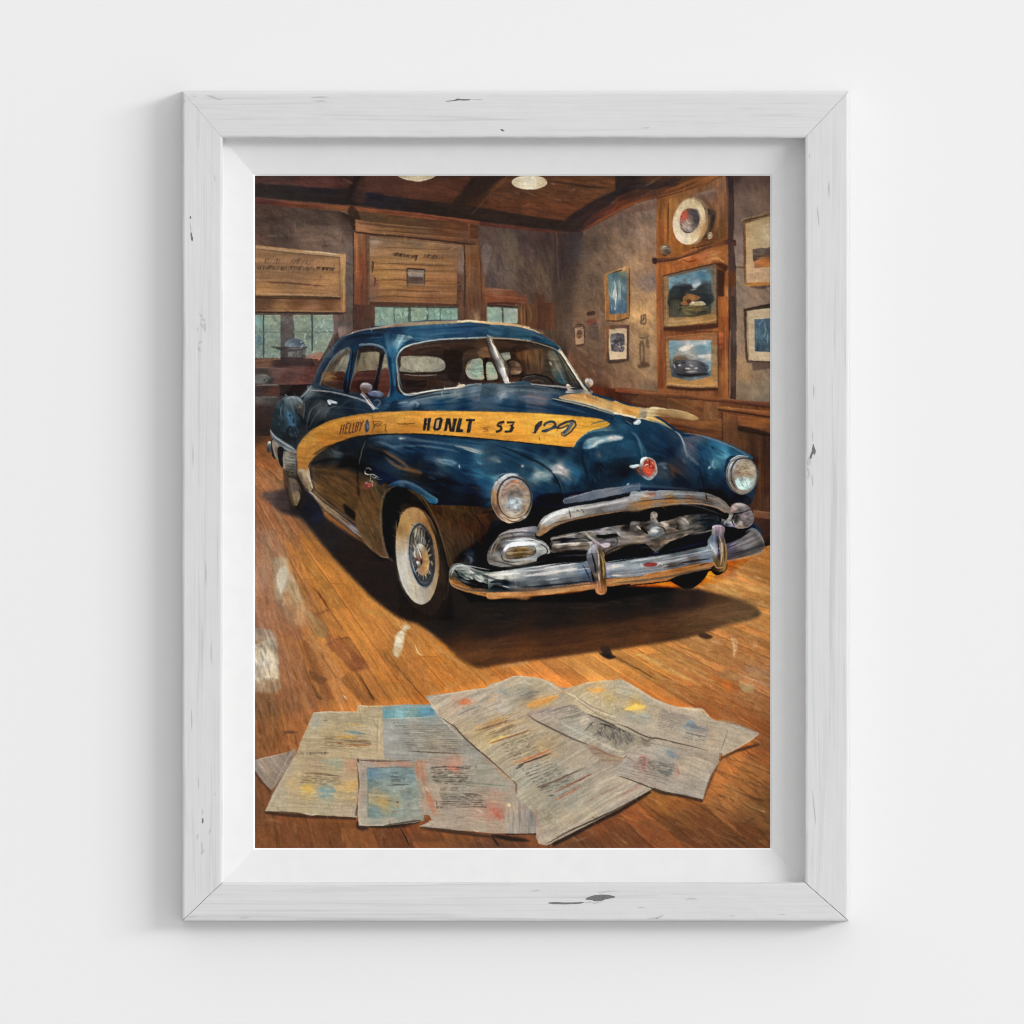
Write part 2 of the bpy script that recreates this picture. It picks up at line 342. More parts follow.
for y in (625, 690, 752): S('60,%d 160,%d 240,%d' % (y, y-4, y+2), 1.6, 'b48650', a=.6)
for y in (640, 720, 790): S('370,%d 450,%d 540,%d' % (y, y-4, y+2), 1.6, 'a4764a', a=.5)
S('505,520 540,500 560,488', 1.2, '9c8468', a=.7)
S('12,590 22,600 18,660', 1.5, '241a16', a=.85); S('24,690 36,700 30,745', 1.4, '2c1e18', a=.7); S('8,600 12,640', .9, '2c1e18', a=.6)
scrib(145, 550, 300, 572, 20, '241c18', 1.2, .9, .3, .12); S('270,560 300,550 290,590 300,572', .9, '241c18'); scrib(345, 566, 450, 574, 22, '2c221c', 1, .85, .3, .15)
scrib(195, 580, 290, 584, 10, '6a5844', .6, .5); scrib(340, 605, 390, 606, 14, '5c4430', .9, .5)
FS('238,636 350,640 350,748 238,745', '260,660:7a6c62 330,660:786a5e 290,700:5c4840 260,730:6c5448 330,730:6a5446', amp=.15)
S('238,634 350,640', 1.2, '3c2a22', taper=0); S('239,634 239,748', .9, '4c382c', taper=0); S('350,640 350,748', .8, '4c382c', taper=0, a=.7)
for x in range(250, 345, 14): S('%d,650 %d,735' % (x, x-2), .8, '4c3c36', a=.45)
S('245,690 300,700 345,705', 2, '4c3630', a=.6); S('300,690 345,694', 1.6, '3c2c28', a=.5)
for x, y in ((565, 720), (572, 745), (570, 775), (566, 820)): S('%d,%d %d,%d' % (x-8, y, x+12, y+8), 1.6, '3a2620', a=.7)
FS('0,845 570,860 570,885 30,875 0,905', '4c3226', amp=.12); S('0,842 300,845 560,858', 1.1, '8c6244', a=.6)
FS('-98,862 34,870 34,1010 -50,1024 -98,1024', '-60,900:4a3028 0,900:583a30 0,980:4c3428', ang=88, amp=.14)
FS('34,875 560,880 560,980 300,985 34,1000', '60,900:8cb4a4 70,960:8cac9a 200,920:98bca8 200,960:84a48e 320,930:9cb8a0 330,970:a4bca0 410,920:84aea0 500,920:7cb4a4 530,960:90b8a8', ang=40, ln=6, wd=3, amp=.12)
dabs('40,880 550,885 550,975 40,990', 'b4d0bc 74a494 a8c4a4 8cb8ac 94a488', 150, 40, 4, 1.1, a=.5, spread=90)
for x, w in ((157, .9), (253, 2.8), (368, 1.5), (449, 1.0)): S('%d,878 %d,985' % (x, x+2), w, '34443c', taper=0, a=.85, sm=False)
S('34,876 560,884', 1.2, '2e2420', taper=0, a=.9, sm=False)
FS('605,485 700,480 735,700 745,970 560,970 575,870 600,860', '630,520:7c5a3c 660,560:70482c 690,520:64442e 640,700:70503a 680,700:6e4c34 640,850:64422e 700,850:583a2a 620,940:5c4030 680,940:8c7054 720,930:4c3228 580,920:5c4438', ang=89, ln=26, wd=1.8, amp=.16)
S('606,485 608,700 604,880', 1.6, '38261c', taper=0, a=.8); S('700,490 712,700 720,960', 1, '3c281e', a=.6); S('630,340 634,370 632,480', 2, '6c4030', a=.7, soft=.3); S('628,345 634,360', 1.4, 'c09070', a=.6)
S('650,880 670,930 690,960', 2, '96765a', a=.5, soft=.3)
# small right window of back wall
FS('720,750 930,770 1010,800 1010,870 740,860', '800,790:7c5640 780,830:6c3c26 900,820:6a3c2a 980,840:5e3a2c 980,780:46382f', ang=3, ln=26, amp=.16)
S('720,765 830,768 925,772', 1.1, '86685a', a=.7); S('745,800 850,812 1010,826', 2, '9a5a3c', a=.45); S('750,858 880,855 1010,870', 2.2, '3c1e1a', taper=0, a=.8)
FS('930,860 1180,850 1180,1030 940,1000', '950,900:5e4430 1000,880:5c3a24 1050,900:503824 1100,930:5a3626', ang=88, ln=24, wd=1.6, amp=.2)
FS('750,880 945,890 942,985 750,975', '770,900:9cc4b8 800,950:88b0a8 880,910:98aca8 920,960:98b4ac', ang=60, ln=5, wd=2, amp=.12)
dabs('755,885 940,895 940,975 755,970', 'b8d0c8 7ca8a4 a0b4b0', 50, 60, 3.5, 1, a=.5, spread=80)
S('848,882 850,980', 1.6, '2c302e', taper=0, sm=False); S('750,880 745,975', 1.2, '8a7460', a=.6); S('750,870 850,874 944,884', 1.5, '2e2420', taper=0); S('944,890 942,985', 1.2, 'b09c80', a=.6)
S('960,880 975,1000', 1.5, '8a6a40', a=.5); S('985,890 990,1000', 1.2, '8c5a34', a=.5); S('1000,880 1004,990', 1, '24160f', a=.7)
O(490, 170)
S('240,860 262,920 255,980', 2.2, '7a6c48', a=.5, soft=.4); FS('290,800 345,800 350,1024 300,1024', '4a2e22', ang=89, amp=.14, soft=.4)
S('300,820 300,1000', 1.4, '6a3c28', a=.6); S('200,850 205,1000', 1.4, '9a6238', a=.6)
# ---- right wall: plaster beyond the pilaster, pictures, wainscot
O(615, 170)
FS('740,30 1000,30 1000,620 770,620 745,500', '770,60:3c2c28 800,100:5a4640 900,80:5c4840 980,60:58443c 800,200:6a564c 900,200:7c6658 820,280:6a564e 780,350:6a5850 800,480:7c6a62 800,600:88766a 960,150:6a5448', ang=60, ln=8, wd=3.5)
O(615, 300)
FS('740,-200 1000,-200 1000,690 740,640', '790,-100:84725f 900,-60:8c7866 960,-90:7e6a5e 900,-20:907a66 790,0:7e6e62 790,100:8a7662 790,200:8c7864 800,300:8c7460 800,400:a08260 830,480:a8875f 900,480:90785e 970,450:84705e 800,560:80705c 900,560:8a7a62 960,560:90826c 800,630:70604e 950,640:766a5a', ang=50, ln=8, wd=3.5)
dabs('760,-180 990,-180 990,640 770,620', 'a08a70 7a6a60 907a60 6c5c52 a89070', 110, 60, 8, 1.5, a=.35, spread=50)
# wainscot on the right wall
O(0, 0, 1)
FS('590,386 640,392 700,399 775,405 775,560 700,560 590,440', '600,390:5a2e1e 620,398:44261a 650,402:4a2a1a 680,405:5c3620 700,408:6a4024 690,425:5a341e 720,425:6c4020 740,420:683c20 765,425:70421f 700,445:4c2c1a 730,450:402418 745,455:5a3820 765,450:44261a 750,500:3c2016 765,520:44241a 765,490:4c2818 760,545:26140e 700,500:38201a', ang=88, ln=26, wd=3, amp=.16)
O(615, 300)
FS('0,560 260,585 560,600 740,640 1000,655 1000,690 700,660 400,630 0,590', '50,575:7a4026 200,595:84502e 350,610:7a4828 450,620:683c22 600,625:8a4e2a 750,645:7a4428 900,665:6e3c30 980,670:70402e', ang=4, ln=30, wd=1.8, amp=.14)
S('0,572 200,590 420,608 600,622 780,642 1000,662', 1.1, 'a06a40', a=.6); S('0,596 300,622 560,642 760,660 1000,690', 1.8, '341c14', a=.8, taper=0, soft=.2)
FS('160,600 330,620 330,690 200,680 100,650', '5a341e', ang=10, amp=.16); FS('330,625 560,645 560,760 420,720 330,690', '400,650:6c4224 500,660:7a4c2a 540,720:6c3e20', ang=20, amp=.2)
FS('565,650 660,655 650,770 565,760', '8a5a34', ang=80, amp=.2, a=.8)
FS('650,682 1000,712 1000,750 700,712 655,700', '700,695:94602f 850,715:80492a 980,730:90542a', ang=5, amp=.14); S('655,684 800,700 1000,722', 1.4, 'b07440', a=.6); S('655,702 800,722 1000,752', 2, '2c1810', taper=0, a=.8)
FS('780,740 1000,760 1000,840 900,825 790,800', '800,760:7a4624 950,780:8a5228 950,830:6a3e20', ang=4, amp=.18); S('770,815 860,830 1000,870', 4, '20120e', taper=0, a=.85, soft=.6)
FS('680,720 780,740 780,1030 690,980', '700,760:7c4c28 730,800:5a351e 720,900:5a361e', ang=88, amp=.18)
S('680,720 684,900 690,980', 1.6, '30190f', taper=0, a=.7)
FS('250,740 560,770 680,760 680,880 560,880 380,830', '300,770:6c3e20 450,790:6a3c1c 600,770:8a5428 600,840:64381c 450,820:5a3420', ang=5, amp=.2)
S('320,800 420,810 600,850', 2.5, '3c2216', a=.5, soft=.6); S('560,880 680,900 760,960', 2, '4e2e1a', a=.6, soft=.5); S('400,785 500,782 640,800', 2, '9c6434', a=.4, soft=.5)
O(615, 420)
FS('780,60 1000,90 1000,600 880,560 780,300', '820,150:5a381e 850,200:482a1a 900,150:4c2c1a 960,150:3e2418 870,250:34201a 950,300:4c2a16 940,400:5a3218 980,450:3e2014 950,500:50301c', ang=89, ln=30, wd=3, amp=.16)
FS('990,120 1000,120 1000,600 985,600', '200f0a'); S('780,60 900,85 1000,100', 2.2, '1c0f0a', taper=0, a=.9, soft=.3)
for x, c in ((870, '2a1610'), (920, '6a3e1e'), (950, '2c180e')): S('%d,100 %d,350 %d,560' % (x, x+4, x+6), 1.8, c, a=.6, soft=.4)
FS('880,575 1000,590 1000,640 880,620', '7a4a30', ang=5); S('885,582 950,590 1000,598', 1.5, '90644a', a=.7)
FS('860,620 1000,640 1000,830 900,830', '900,700:422418 980,700:361c12 980,800:1c0e0a', ang=5, amp=.18); S('960,780 1000,830', 6, '140b08', a=.7, soft=1)
# ---- pilaster behind the plate and the two pictures
O(0, 0, 1)
FS('656,300 729,300 729,399 658,393', '662,350:8a4e28 700,390:84502c 725,360:8c5228 690,330:6a3a1e', ang=89)
O(615, 170)
FS('262,190 330,150 560,110 690,40 720,40 720,1030 262,1030', '280,240:7a4c26 320,300:8a5426 300,400:8a4e20 280,480:80481f 350,500:7a4a26 300,620:a05c26 450,570:a85c2c 600,560:b8753e 680,560:9c5e2c 450,610:9a5628 690,700:8a4e1f 690,800:c07838 700,900:a0622e 690,1000:9a5c2a 650,620:6a3818 280,800:8a4e26 280,1000:a86830 450,280:7a5434 640,160:6c4c38 660,300:6a4628 690,100:8c5e3c 600,420:7a4824 640,400:6c4020', ang=88, ln=20, wd=2.2, amp=.14)
FS('262,130 400,90 560,30 690,30 560,110 330,170 262,195', '300,150:5e3424 450,90:6c4020 600,50:7c4c26', ang=-22, ln=20, amp=.2)
S('270,160 400,110 560,50', 2, '8a5426', a=.7, soft=.3); S('262,175 400,140 540,85', 1.2, '9c6430', a=.6)
FS('0,40 360,40 240,90 100,100 0,80', '100,60:2a1e1a 250,60:4a2c1c', ang=-18, amp=.2); FS('0,80 200,90 440,30 560,30 380,110 250,130 0,185', '60,110:281c1c 200,110:2e2220 350,80:362420 450,50:4c3220', ang=-20, amp=.15, soft=.8)
FS('0,180 130,130 250,130 350,110 250,190 120,215 0,270', '60,160:42261e 200,160:4c2e20 60,230:5c301c 200,190:56301e', ang=-22, amp=.18, soft=.5)
S('0,262 120,215 260,170', 1.7, '854420', a=.7, soft=.3); S('190,110 240,80 255,70', 1.5, '7a5c44', a=.8, soft=.2)
FS('0,275 130,225 262,190 262,250 0,300', '685048', amp=.14, soft=1, a=.7)
FS('345,190 640,130 700,60 700,440 640,460 350,560 345,400', '360,230:9a6630 400,200:8c5e34 360,450:905420 400,520:925824 640,220:7c543a 680,200:84583a 620,420:6e4220 560,140:6c5444 600,170:6a5248 660,400:6a4626', ang=85, ln=12, amp=.14)
S('540,160 600,140 640,125', 3, '8c8078', a=.5, soft=.8); S('640,200 660,300 640,400', 2, '9c6c44', a=.5, soft=.5); S('350,215 354,350 345,500', 2, 'b07838', a=.6, soft=.3); S('340,210 334,480', 1.6, '4a2a16', a=.7); S('318,240 320,360 316,500', 2.6, 'b4743a', a=.6, soft=.5)
S('268,250 272,380 268,560', 2.4, 'a06434', a=.5, soft=.5)
FS('705,30 752,30 752,440 770,620 775,1030 722,1030 722,520', '730,100:2e2222 735,200:44302c 740,350:3a2a26 745,600:463230 750,800:4e3a34 740,1000:3c2a24 725,700:5a3018', ang=89, ln=24, wd=1.6, amp=.15)
S('712,40 714,200 716,440', 2, '9c6c48', a=.5, soft=.3); S('752,60 756,300 752,440', 1.2, '241a18', a=.7)
# shelf rail of the pilaster
FS('240,570 420,560 560,500 700,450 765,450 770,490 720,480 600,505 430,575 330,590 245,600', '260,580:4a2a20 400,570:4c2c1e 550,520:54301e 650,480:6a3e20 750,470:3c2420', ang=-18, ln=20, amp=.16)
S('250,575 400,562 560,498 700,448', 1.4, '7a4c2c', a=.8); S('250,602 420,585 600,515 720,488', 1.5, '8c4e22', a=.7); FS('722,440 770,455 775,490 730,485', '442a28', amp=.2)
F('236,572 262,566 262,602 240,600', '30201c'); S('480,505 560,490 640,465', 1.2, '24140e', a=.7)
# plate and its shadow
F('560,260 620,255 640,300 620,380 580,430 540,440 540,300', '600,280:382c28 620,320:2a2020 600,380:38281e 560,420:4c3420', amp=.16, soft=.6)
S('560,180 600,230 625,290', 3, '5c4230', a=.7, soft=.6); F('590,300 612,300 600,380 580,420 572,380', '7a5c3c', a=.6, soft=.5)
F('480,180 550,195 590,260 588,370 545,455 500,480 470,470 560,380 560,240', '520,190:8c7454 580,260:7c6850 585,350:96784e 540,450:a08460', amp=.14)
E(473, 332, 103, 148, '400,280:cfc0a0 380,350:d8ccaf 420,440:e4dac2 500,460:dccfac 560,370:c8a878 560,260:d0bf98 500,195:c0ae88 440,200:cabb98 470,330:90806c 400,220:c4b593 540,420:d4b88c', rot=8, ang=70, ln=6, wd=2, amp=.09)
ER(473, 332, 99, 144, 1.1, 'a08c6c', rot=8, t0=180, t1=330, a=.7); ER(470, 332, 100, 146, 1.4, 'ece4ce', rot=8, t0=70, t1=190, a=.7); S('540,430 556,400 570,340', 2.2, 'b07c48', a=.6, soft=.4)
E(474, 328, 62, 80, '430,300:5c4038 420,270:a8503c 440,300:c04c38 480,280:4c4440 510,290:504c50 520,320:383436 440,360:a09084 470,370:b0a498 500,360:444042 470,330:8a7c72 480,390:686464', rot=10, amp=.25, ln=4, wd=2)
F('430,270 455,262 460,290 440,322 418,310', 'b84c3a', a=.8, soft=.4, amp=.25); F('470,270 520,255 540,310 520,350 500,330 490,290', '3c3a40', a=.8, soft=.4, amp=.2); S('425,345 450,372 478,380', 1.8, 'c8bcb0', a=.7); S('450,315 470,345 490,350', 1.3, 'ccc0b4', a=.6); S('415,370 450,402 490,400', 1.5, '2c2626', a=.7)
for x, y in ((432, 292), (448, 284), (440, 306)): S('%d,%d %d,%d' % (x-8, y, x+8, y-4), 1.2, 'd4603c', a=.8)
F('285,495 330,480 352,500 350,540 310,548 290,530', '300,510:a89070 330,500:8c7864 330,535:5c4638 300,540:745c48', amp=.3); S('300,500 330,490', 1.4, 'd8c8a8', a=.8); S('310,520 340,512', 1.2, '3c2c24', a=.7); S('296,545 330,552', 1.5, '40281c', a=.8)
F('590,415 612,400 620,430 600,450', 'b09c80', amp=.3); S('598,425 612,418', 1.2, 'e0d4b8', a=.8); S('560,450 590,452 618,445', 1.6, '3c2618', a=.6)
# carved bracket
F('370,590 450,560 560,535 660,520 700,560 690,590 600,575 560,595 440,620 370,625', '400,600:8e4e24 450,570:b86830 560,560:b4683c 640,560:c4824c 680,560:9c602c 500,590:90481e', ang=-15, ln=16, amp=.18, a=.9)
S('430,575 460,590 500,585 525,570', 1.4, '6a3014', a=.8); S('400,585 440,568 480,566', 1.5, 'd08a4c', a=.6); S('600,575 640,568 670,575 695,600', 1.5, 'd89a5c', a=.7)
F('620,600 680,600 720,620 700,650 660,620', '3c1e10', soft=.4, a=.9)
# large landscape picture
FS('300,678 640,598 655,640 660,1000 640,1010 310,1030 298,900', '300,800:74482c 650,800:5c3820', amp=.1); FS('650,640 700,650 690,980 655,990', '2e1a12', ang=88, soft=.8, a=.9)
FS('310,685 635,605 648,612 648,985 330,1010 312,1000', '325,720:8c6a44 325,850:7e5f3c 325,950:8a6a44 450,655:7a6040 600,620:685440 635,700:6c6458 635,850:746a58 600,975:a47a44 400,985:a07c4c 640,960:98703c', amp=.14, ln=10)
S('306,680 450,645 620,604', 1.2, '3c2418', a=.9, taper=0); S('325,700 328,850 325,1000', 1.4, 'a88858', a=.5)
FS('345,940 610,920 640,960 620,975 330,1005', '400,960:9c7c50 500,965:b08850 600,950:8a6a40', ang=-5, amp=.18)
S('520,975 600,970 650,955', 1.6, 'c89450', a=.8); S('345,975 450,970 560,960', 1.4, 'b89868', a=.5)
FS('340,690 450,665 615,625 612,920 500,945 342,945', '360,700:6b94aa 400,690:5a8298 480,700:5e8aa2 560,680:3f6c8a 600,680:54849a 600,650:5a6a6c 350,740:6e98ac 380,760:34424a 420,780:24282c 460,760:282a2c 520,730:8ca4b4 560,750:30383c 600,760:3a4448 570,820:24282a 600,850:303436 400,820:262a2a 360,830:3c3c34 400,880:28281f 450,900:5c5438 530,890:4c4430 580,900:383c34 370,910:4c483a 430,930:4a4c3c 360,870:30302a', ang=-10, ln=8, wd=3, amp=.16, pw=4)
S('330,685 450,658 612,618', 2, '545450', a=.7, taper=0)
F('360,760 400,742 440,748 470,735 490,742 500,765 540,742 600,730 612,760 612,860 350,880', '380,780:2c3438 430,770:22242a 480,770:2c3034 560,770:2c3034 600,760:3c4a50 580,840:202426 400,850:20221f', amp=.2, a=.92, soft=.3)
F('490,738 515,725 545,720 535,742 505,760', 'a4b8c4', soft=.3, a=.9); S('480,770 520,765', 1.2, 'c4c0a0', a=.6); dabs('350,700 600,640 600,720 350,735', '7ba8bc 4c7c98 8ab0c0 3c6884', 26, 0, 7, 1.4, a=.5)
F('440,810 480,795 540,815 520,835 450,850 430,835', '450,820:8a6438 490,820:b07848 520,820:7c5430', amp=.2); F('415,850 460,842 480,855 440,870', '8a5a34'); F('455,838 480,832 485,855 465,858', '502818')
F('480,852 530,842 572,850 570,868 480,872', 'a89c7a'); S('485,852 505,850', 2.2, 'f0e8c8'); S('440,800 470,790', 1.4, '5c4830'); S('540,850 565,848', 1.4, 'd0c8a0', a=.8)
F('430,880 480,868 570,876 560,900 450,905', '6e6038', amp=.3, a=.85); dabs('400,870 590,870 590,930 400,930', '746840 2a281e 8c7c50 3c3a2a', 34, 0, 6, 1.2, a=.7); F('355,840 410,835 415,880 380,915 355,905', '484a3c', a=.6, soft=.4)
for x in (375, 390, 405): S('%d,840 %d,900' % (x, x-2), 1, '66644c', a=.4)
S('645,625 648,800 646,985', 1.4, '4e3824', a=.8)
O(615, 300)
FS('300,178 640,150 690,160 680,180 450,205 310,200', '3c2016', soft=.4, a=.9)
FS('265,-10 300,-10 310,560 270,570', '285,50:8a4e28 290,150:8a5230 285,300:84482a 295,450:7a3e20 290,550:70381c', ang=89, amp=.14)
S('270,20 272,250 270,540', 1.6, 'b07840', a=.5, soft=.3); S('262,0 262,300 260,560', 1.4, '9c6c3c', a=.5)
FS('655,-20 722,-20 728,630 600,630 650,560 660,300', '690,50:9a5826 700,150:8a481e 690,300:7c4020 700,400:94582c 700,500:9a602c 705,580:8c5228 660,600:7a4824 650,400:5c3016', ang=89, amp=.15)
F('660,215 690,215 690,260 680,330 662,320', '675,240:b05a30 675,300:80401e', soft=.3, amp=.2); S('655,215 652,400 655,560', 2.4, '40201a', a=.8, soft=.3); S('702,160 704,350 706,560', 1.4, 'b87838', a=.5)
FS('735,-20 765,-20 775,300 770,640 735,635', '745,50:40302c 755,200:4a3c38 755,350:3c2e2a 750,500:4c3a34 750,600:3a2a24', ang=89, amp=.15, ln=24)
S('728,0 726,300 724,620', 1.1, '2c1a12', a=.8)
# second picture: a car under clouds
FS('315,240 650,210 655,560 325,555', '325,300:9c7448 325,450:8c6a44 330,230:8c5834 500,225:9a6038 640,230:8a5c38 635,350:8c7a58 640,500:a07c4c 400,530:a87c44 500,530:b08248 600,530:a87840', ang=3, amp=.14)
S('320,240 480,226 640,212', 1.8, 'b4743c', a=.7); S('318,245 322,400 325,550', 1.2, '5c3820', a=.8); S('345,240 600,220', 1.2, '4c3020', a=.4)
FS('325,540 480,548 655,552 655,568 330,560', 'b08454', ang=2); S('330,558 480,572 655,572', 3.2, '30180f', a=.9, soft=.3, taper=0); S('325,536 500,548 640,546', 1.2, 'd0a468', a=.7)
FS('342,262 612,258 612,488 480,520 360,490 345,400', '360,290:6d9ab0 360,340:7098a8 420,300:90a8b4 460,300:c4c4c0 560,300:5688a0 600,290:6a96a8 560,340:6c98ac 500,270:8ca4b0 560,275:b8c0c4 400,350:8c9088 480,370:a0a098 560,370:8c98a0 600,370:bac0c0 600,420:6c8ca4 580,470:4c6070 360,420:4c5258 400,400:50443c 450,400:3c3c44 500,420:50545c 400,490:34404c 470,510:5c6c74', ang=-20, ln=7, wd=2.5, amp=.13, pw=4)
F('405,320 440,295 480,290 500,285 480,310 440,330', 'd8d4cc', soft=.4, amp=.12); F('490,278 540,272 600,268 560,285', 'b8c4c8', soft=.3); F('520,360 570,350 608,345 606,370 560,375', 'ccccc8', soft=.4); S('430,340 470,345 520,370', 2.5, 'b4b8b4', a=.7, soft=.4)
F('372,395 385,362 420,355 450,372 470,400', '400,370:7a6450 430,370:6c5844 400,395:4c4038', amp=.2, soft=.2)
F('365,430 372,400 420,385 500,385 560,400 595,430 590,465 540,480 440,490 380,470', '390,420:2c2c34 420,410:4a4c54 480,400:6c6c70 540,420:3a3c44 440,450:2a2a30 500,440:585c64 580,440:384454', amp=.22)
F('385,470 440,478 560,470 600,478 520,492 430,492', '18161a', soft=.3, amp=.1)
for s_, c in (('402,422 420,418', 'e4dcd0'), ('445,438 480,442', 'c8c4c0'), ('505,440 528,438', 'c0c0c0'), ('450,462 520,458', '9a9898'), ('372,410 385,440', '98a0a8'), ('560,425 585,440', '7a8490'), ('470,420 500,425', '9ca0a4'), ('420,400 450,405', '28282c')): S(s_, 2, c, a=.85)
S('540,405 570,430 580,450', 1.6, '1c1e26', a=.8); S('590,460 608,440', 1.6, 'a8c0cc', a=.7); S('360,380 364,430', 2, 'a4a498', a=.4)
# tall narrow picture with a pale figure
O(490, 170)
FS('730,670 760,655 870,620 888,622 892,950 770,968 735,965', '740,750:8e6438 745,900:8a5e34 800,655:8c6c4c 880,700:84603a 880,850:8a6234 820,950:9a7040 860,640:b08858', ang=88, amp=.15)
S('732,675 736,800 738,960', 1.1, 'b88448', a=.7); S('745,668 800,655 850,635 880,622', 1.6, 'c8a070', a=.7); S('760,670 820,650 850,642', 1.4, '3c2a1c', a=.9); S('888,625 891,780 890,945', 1.1, '3c2818', a=.9); S('745,965 820,968 888,948', 1.4, '4a2e1a', a=.9, taper=0)
FS('755,668 860,648 876,655 874,918 765,925 757,800', '770,680:507080 800,680:44687c 850,665:6c7c68 860,700:4a6474 780,750:4e7484 860,800:4c6c84 770,850:486a84 820,880:3e6080 780,910:34587c 850,910:3c5c80 830,750:6c8c98 800,800:8ca8b4', ang=80, ln=6, wd=2, amp=.15)
S('790,710 800,740 795,780 800,830 805,890', 2.0, 'a8bcc4', a=.85); S('800,750 790,790 792,830', 1.5, 'c8d4d4', a=.7); S('800,760 806,800 800,860', 1.1, 'd8e0dc', a=.7); S('825,700 830,760 835,830', 2, '94aeb8', a=.7, soft=.2); S('775,790 785,740 800,700', 1.5, '7c9ca8', a=.6); S('812,740 815,840', 1.2, '2c5068', a=.7); S('840,740 842,860', 1.4, '34566c', a=.6); S('775,860 778,910', 1.1, '88a4ac', a=.6); S('795,880 800,900', 1.4, 'dce4e0', a=.7)
# small print under it, with dark mount
O(490, 300)
F('735,175 760,165 880,160 890,175 888,380 870,390 750,402 745,300', '745,200:7c5436 750,300:705038 750,380:4a3a30 880,250:4a3a34 870,380:4c3c34 800,168:5c4638 870,170:5a4038', ang=88, amp=.14)
S('745,400 820,400 885,385', 2.2, '342a26', a=.8, soft=.3); S('735,180 740,290 745,395', 1.2, '96683c', a=.6)
FS('760,190 865,182 874,188 872,378 765,384 758,300', '770,210:b4a890 860,200:b4a48c 770,300:beb297 865,300:beae94 800,360:cdc0a6 850,360:c8b89c', amp=.07)
F('770,228 790,218 840,215 858,235 855,325 820,332 780,328 772,290', '4a4a54', amp=.35, ln=4); dabs('772,222 855,222 855,325 772,325', '8c8c92 2c2c36 6c6c76 a8a49c 3c3c48', 60, 20, 4, 1, a=.75, spread=70)
# very small pictures
F('532,180 560,170 598,165 605,190 605,285 545,295 534,240', '540,230:5a4234 600,230:4c382e', amp=.15); FS('540,182 592,172 598,190 600,280 548,288', '550,200:94806a 590,200:8a7664 560,270:a0886c 590,270:968066', amp=.12); F('560,195 588,200 585,240 565,250 552,225', '6c4c3c', amp=.3); S('558,205 580,200', 1.6, '4c302c', a=.8); S('565,240 580,232', 1.2, '4c3428', a=.7); S('548,295 600,290', 1.5, '38281f', a=.7, soft=.3); S('540,165 575,158 598,165', 1.2, '30221c', a=.8)
F('622,82 665,75 672,95 640,102 620,100', '3c2a26', amp=.2); F('622,130 680,122 684,150 665,160 625,165', '6c3c34', amp=.2, soft=.3); F('640,160 685,155 690,240 640,250', '4e423e', amp=.2, soft=.3, a=.85); S('650,165 652,235', 1.2, '70645c', a=.5); S('680,110 690,170', 1.2, '8a7460', a=.4); S('690,95 740,90', 2.2, '9c8468', a=.5, soft=.5)
FS('962,98 998,92 1000,150 990,165 960,155', '5c4c3c', a=.85, amp=.15); FS('970,105 990,102 992,145 972,148', '8a7458', amp=.2); S('975,140 985,110', 1.4, '4a3c30'); S('980,168 978,185', 1.2, '6c5640', a=.6)
O(615, 300)
F('145,240 215,235 218,425 150,435', '7a664c', a=.55, soft=.4, amp=.2); F('152,290 165,262 182,272 188,330 190,400 160,405', '5c4838', amp=.2, a=.85); S('168,285 172,340 168,395', 2, '96805f', a=.7); F('196,250 212,255 214,310 200,300', '5c4c3e', a=.85); S('150,240 180,245 215,232', 1.5, '4c3e30', a=.7); S('195,320 200,370 205,410', 1.2, '8a7054', a=.6); F('148,415 180,400 215,408 216,430 150,437', '463628', a=.85, soft=.3); S('160,130 165,150', 1.4, '4c3c2c', a=.5)
S('150,-70 180,-85 200,-70', 1.8, '9a8260', a=.6); S('165,-62 190,-70', 1, '5c4a38', a=.5)
# picture at top right, cut by the edge
O(615, 170)
FS('815,320 1000,270 1000,740 830,745', '830,340:6c4c34 900,300:8c7252 980,285:84684a 830,500:744c2c 830,700:8c6434 900,735:a86c30 980,725:a06c34', amp=.14)
S('800,335 820,318 900,298 1000,262', 1.8, '8e7458', a=.7); S('812,330 900,310 1000,285', 1.5, '3c2c22', a=.8); S('825,740 900,745 1000,722', 1.5, 'c4873c', a=.7); S('860,748 930,755 1000,745', 3, '40302a', a=.7, soft=.6); S('818,350 822,550 826,735', 1.1, '4a3020', a=.7)
FS('832,345 1000,298 1000,720 838,725', '840,400:b09468 880,360:b09a70 900,400:b49c74 980,330:a89068 980,450:c0ac86 850,500:b89c70 850,620:c4a47c 900,680:c0a07c 980,680:bc9c7c 870,480:b8a078 930,420:b8a88c 960,400:c8b894', ang=10, amp=.07, ln=8)
FS('885,385 985,340 1000,345 1000,490 885,505', '900,420:a8946c 950,400:b8a888 985,430:c4b490 900,480:b09c74', amp=.1, a=.8); S('950,400 975,430 955,440', 1.8, 'd4c8a8', a=.8)
F('878,510 930,500 960,505 1000,490 1000,570 880,590', '890,530:66564c 940,520:74685e 980,520:5c4c44 920,560:5c4a40 980,560:6c4c34', sm=False, amp=.2); FS('885,590 920,572 1000,560 1000,620 888,632', '900,610:94623c 950,590:b06c34 980,600:c07838 980,580:8c5630', ang=-8, amp=.18)
S('900,572 960,560', 1.4, 'b88c58', a=.6)
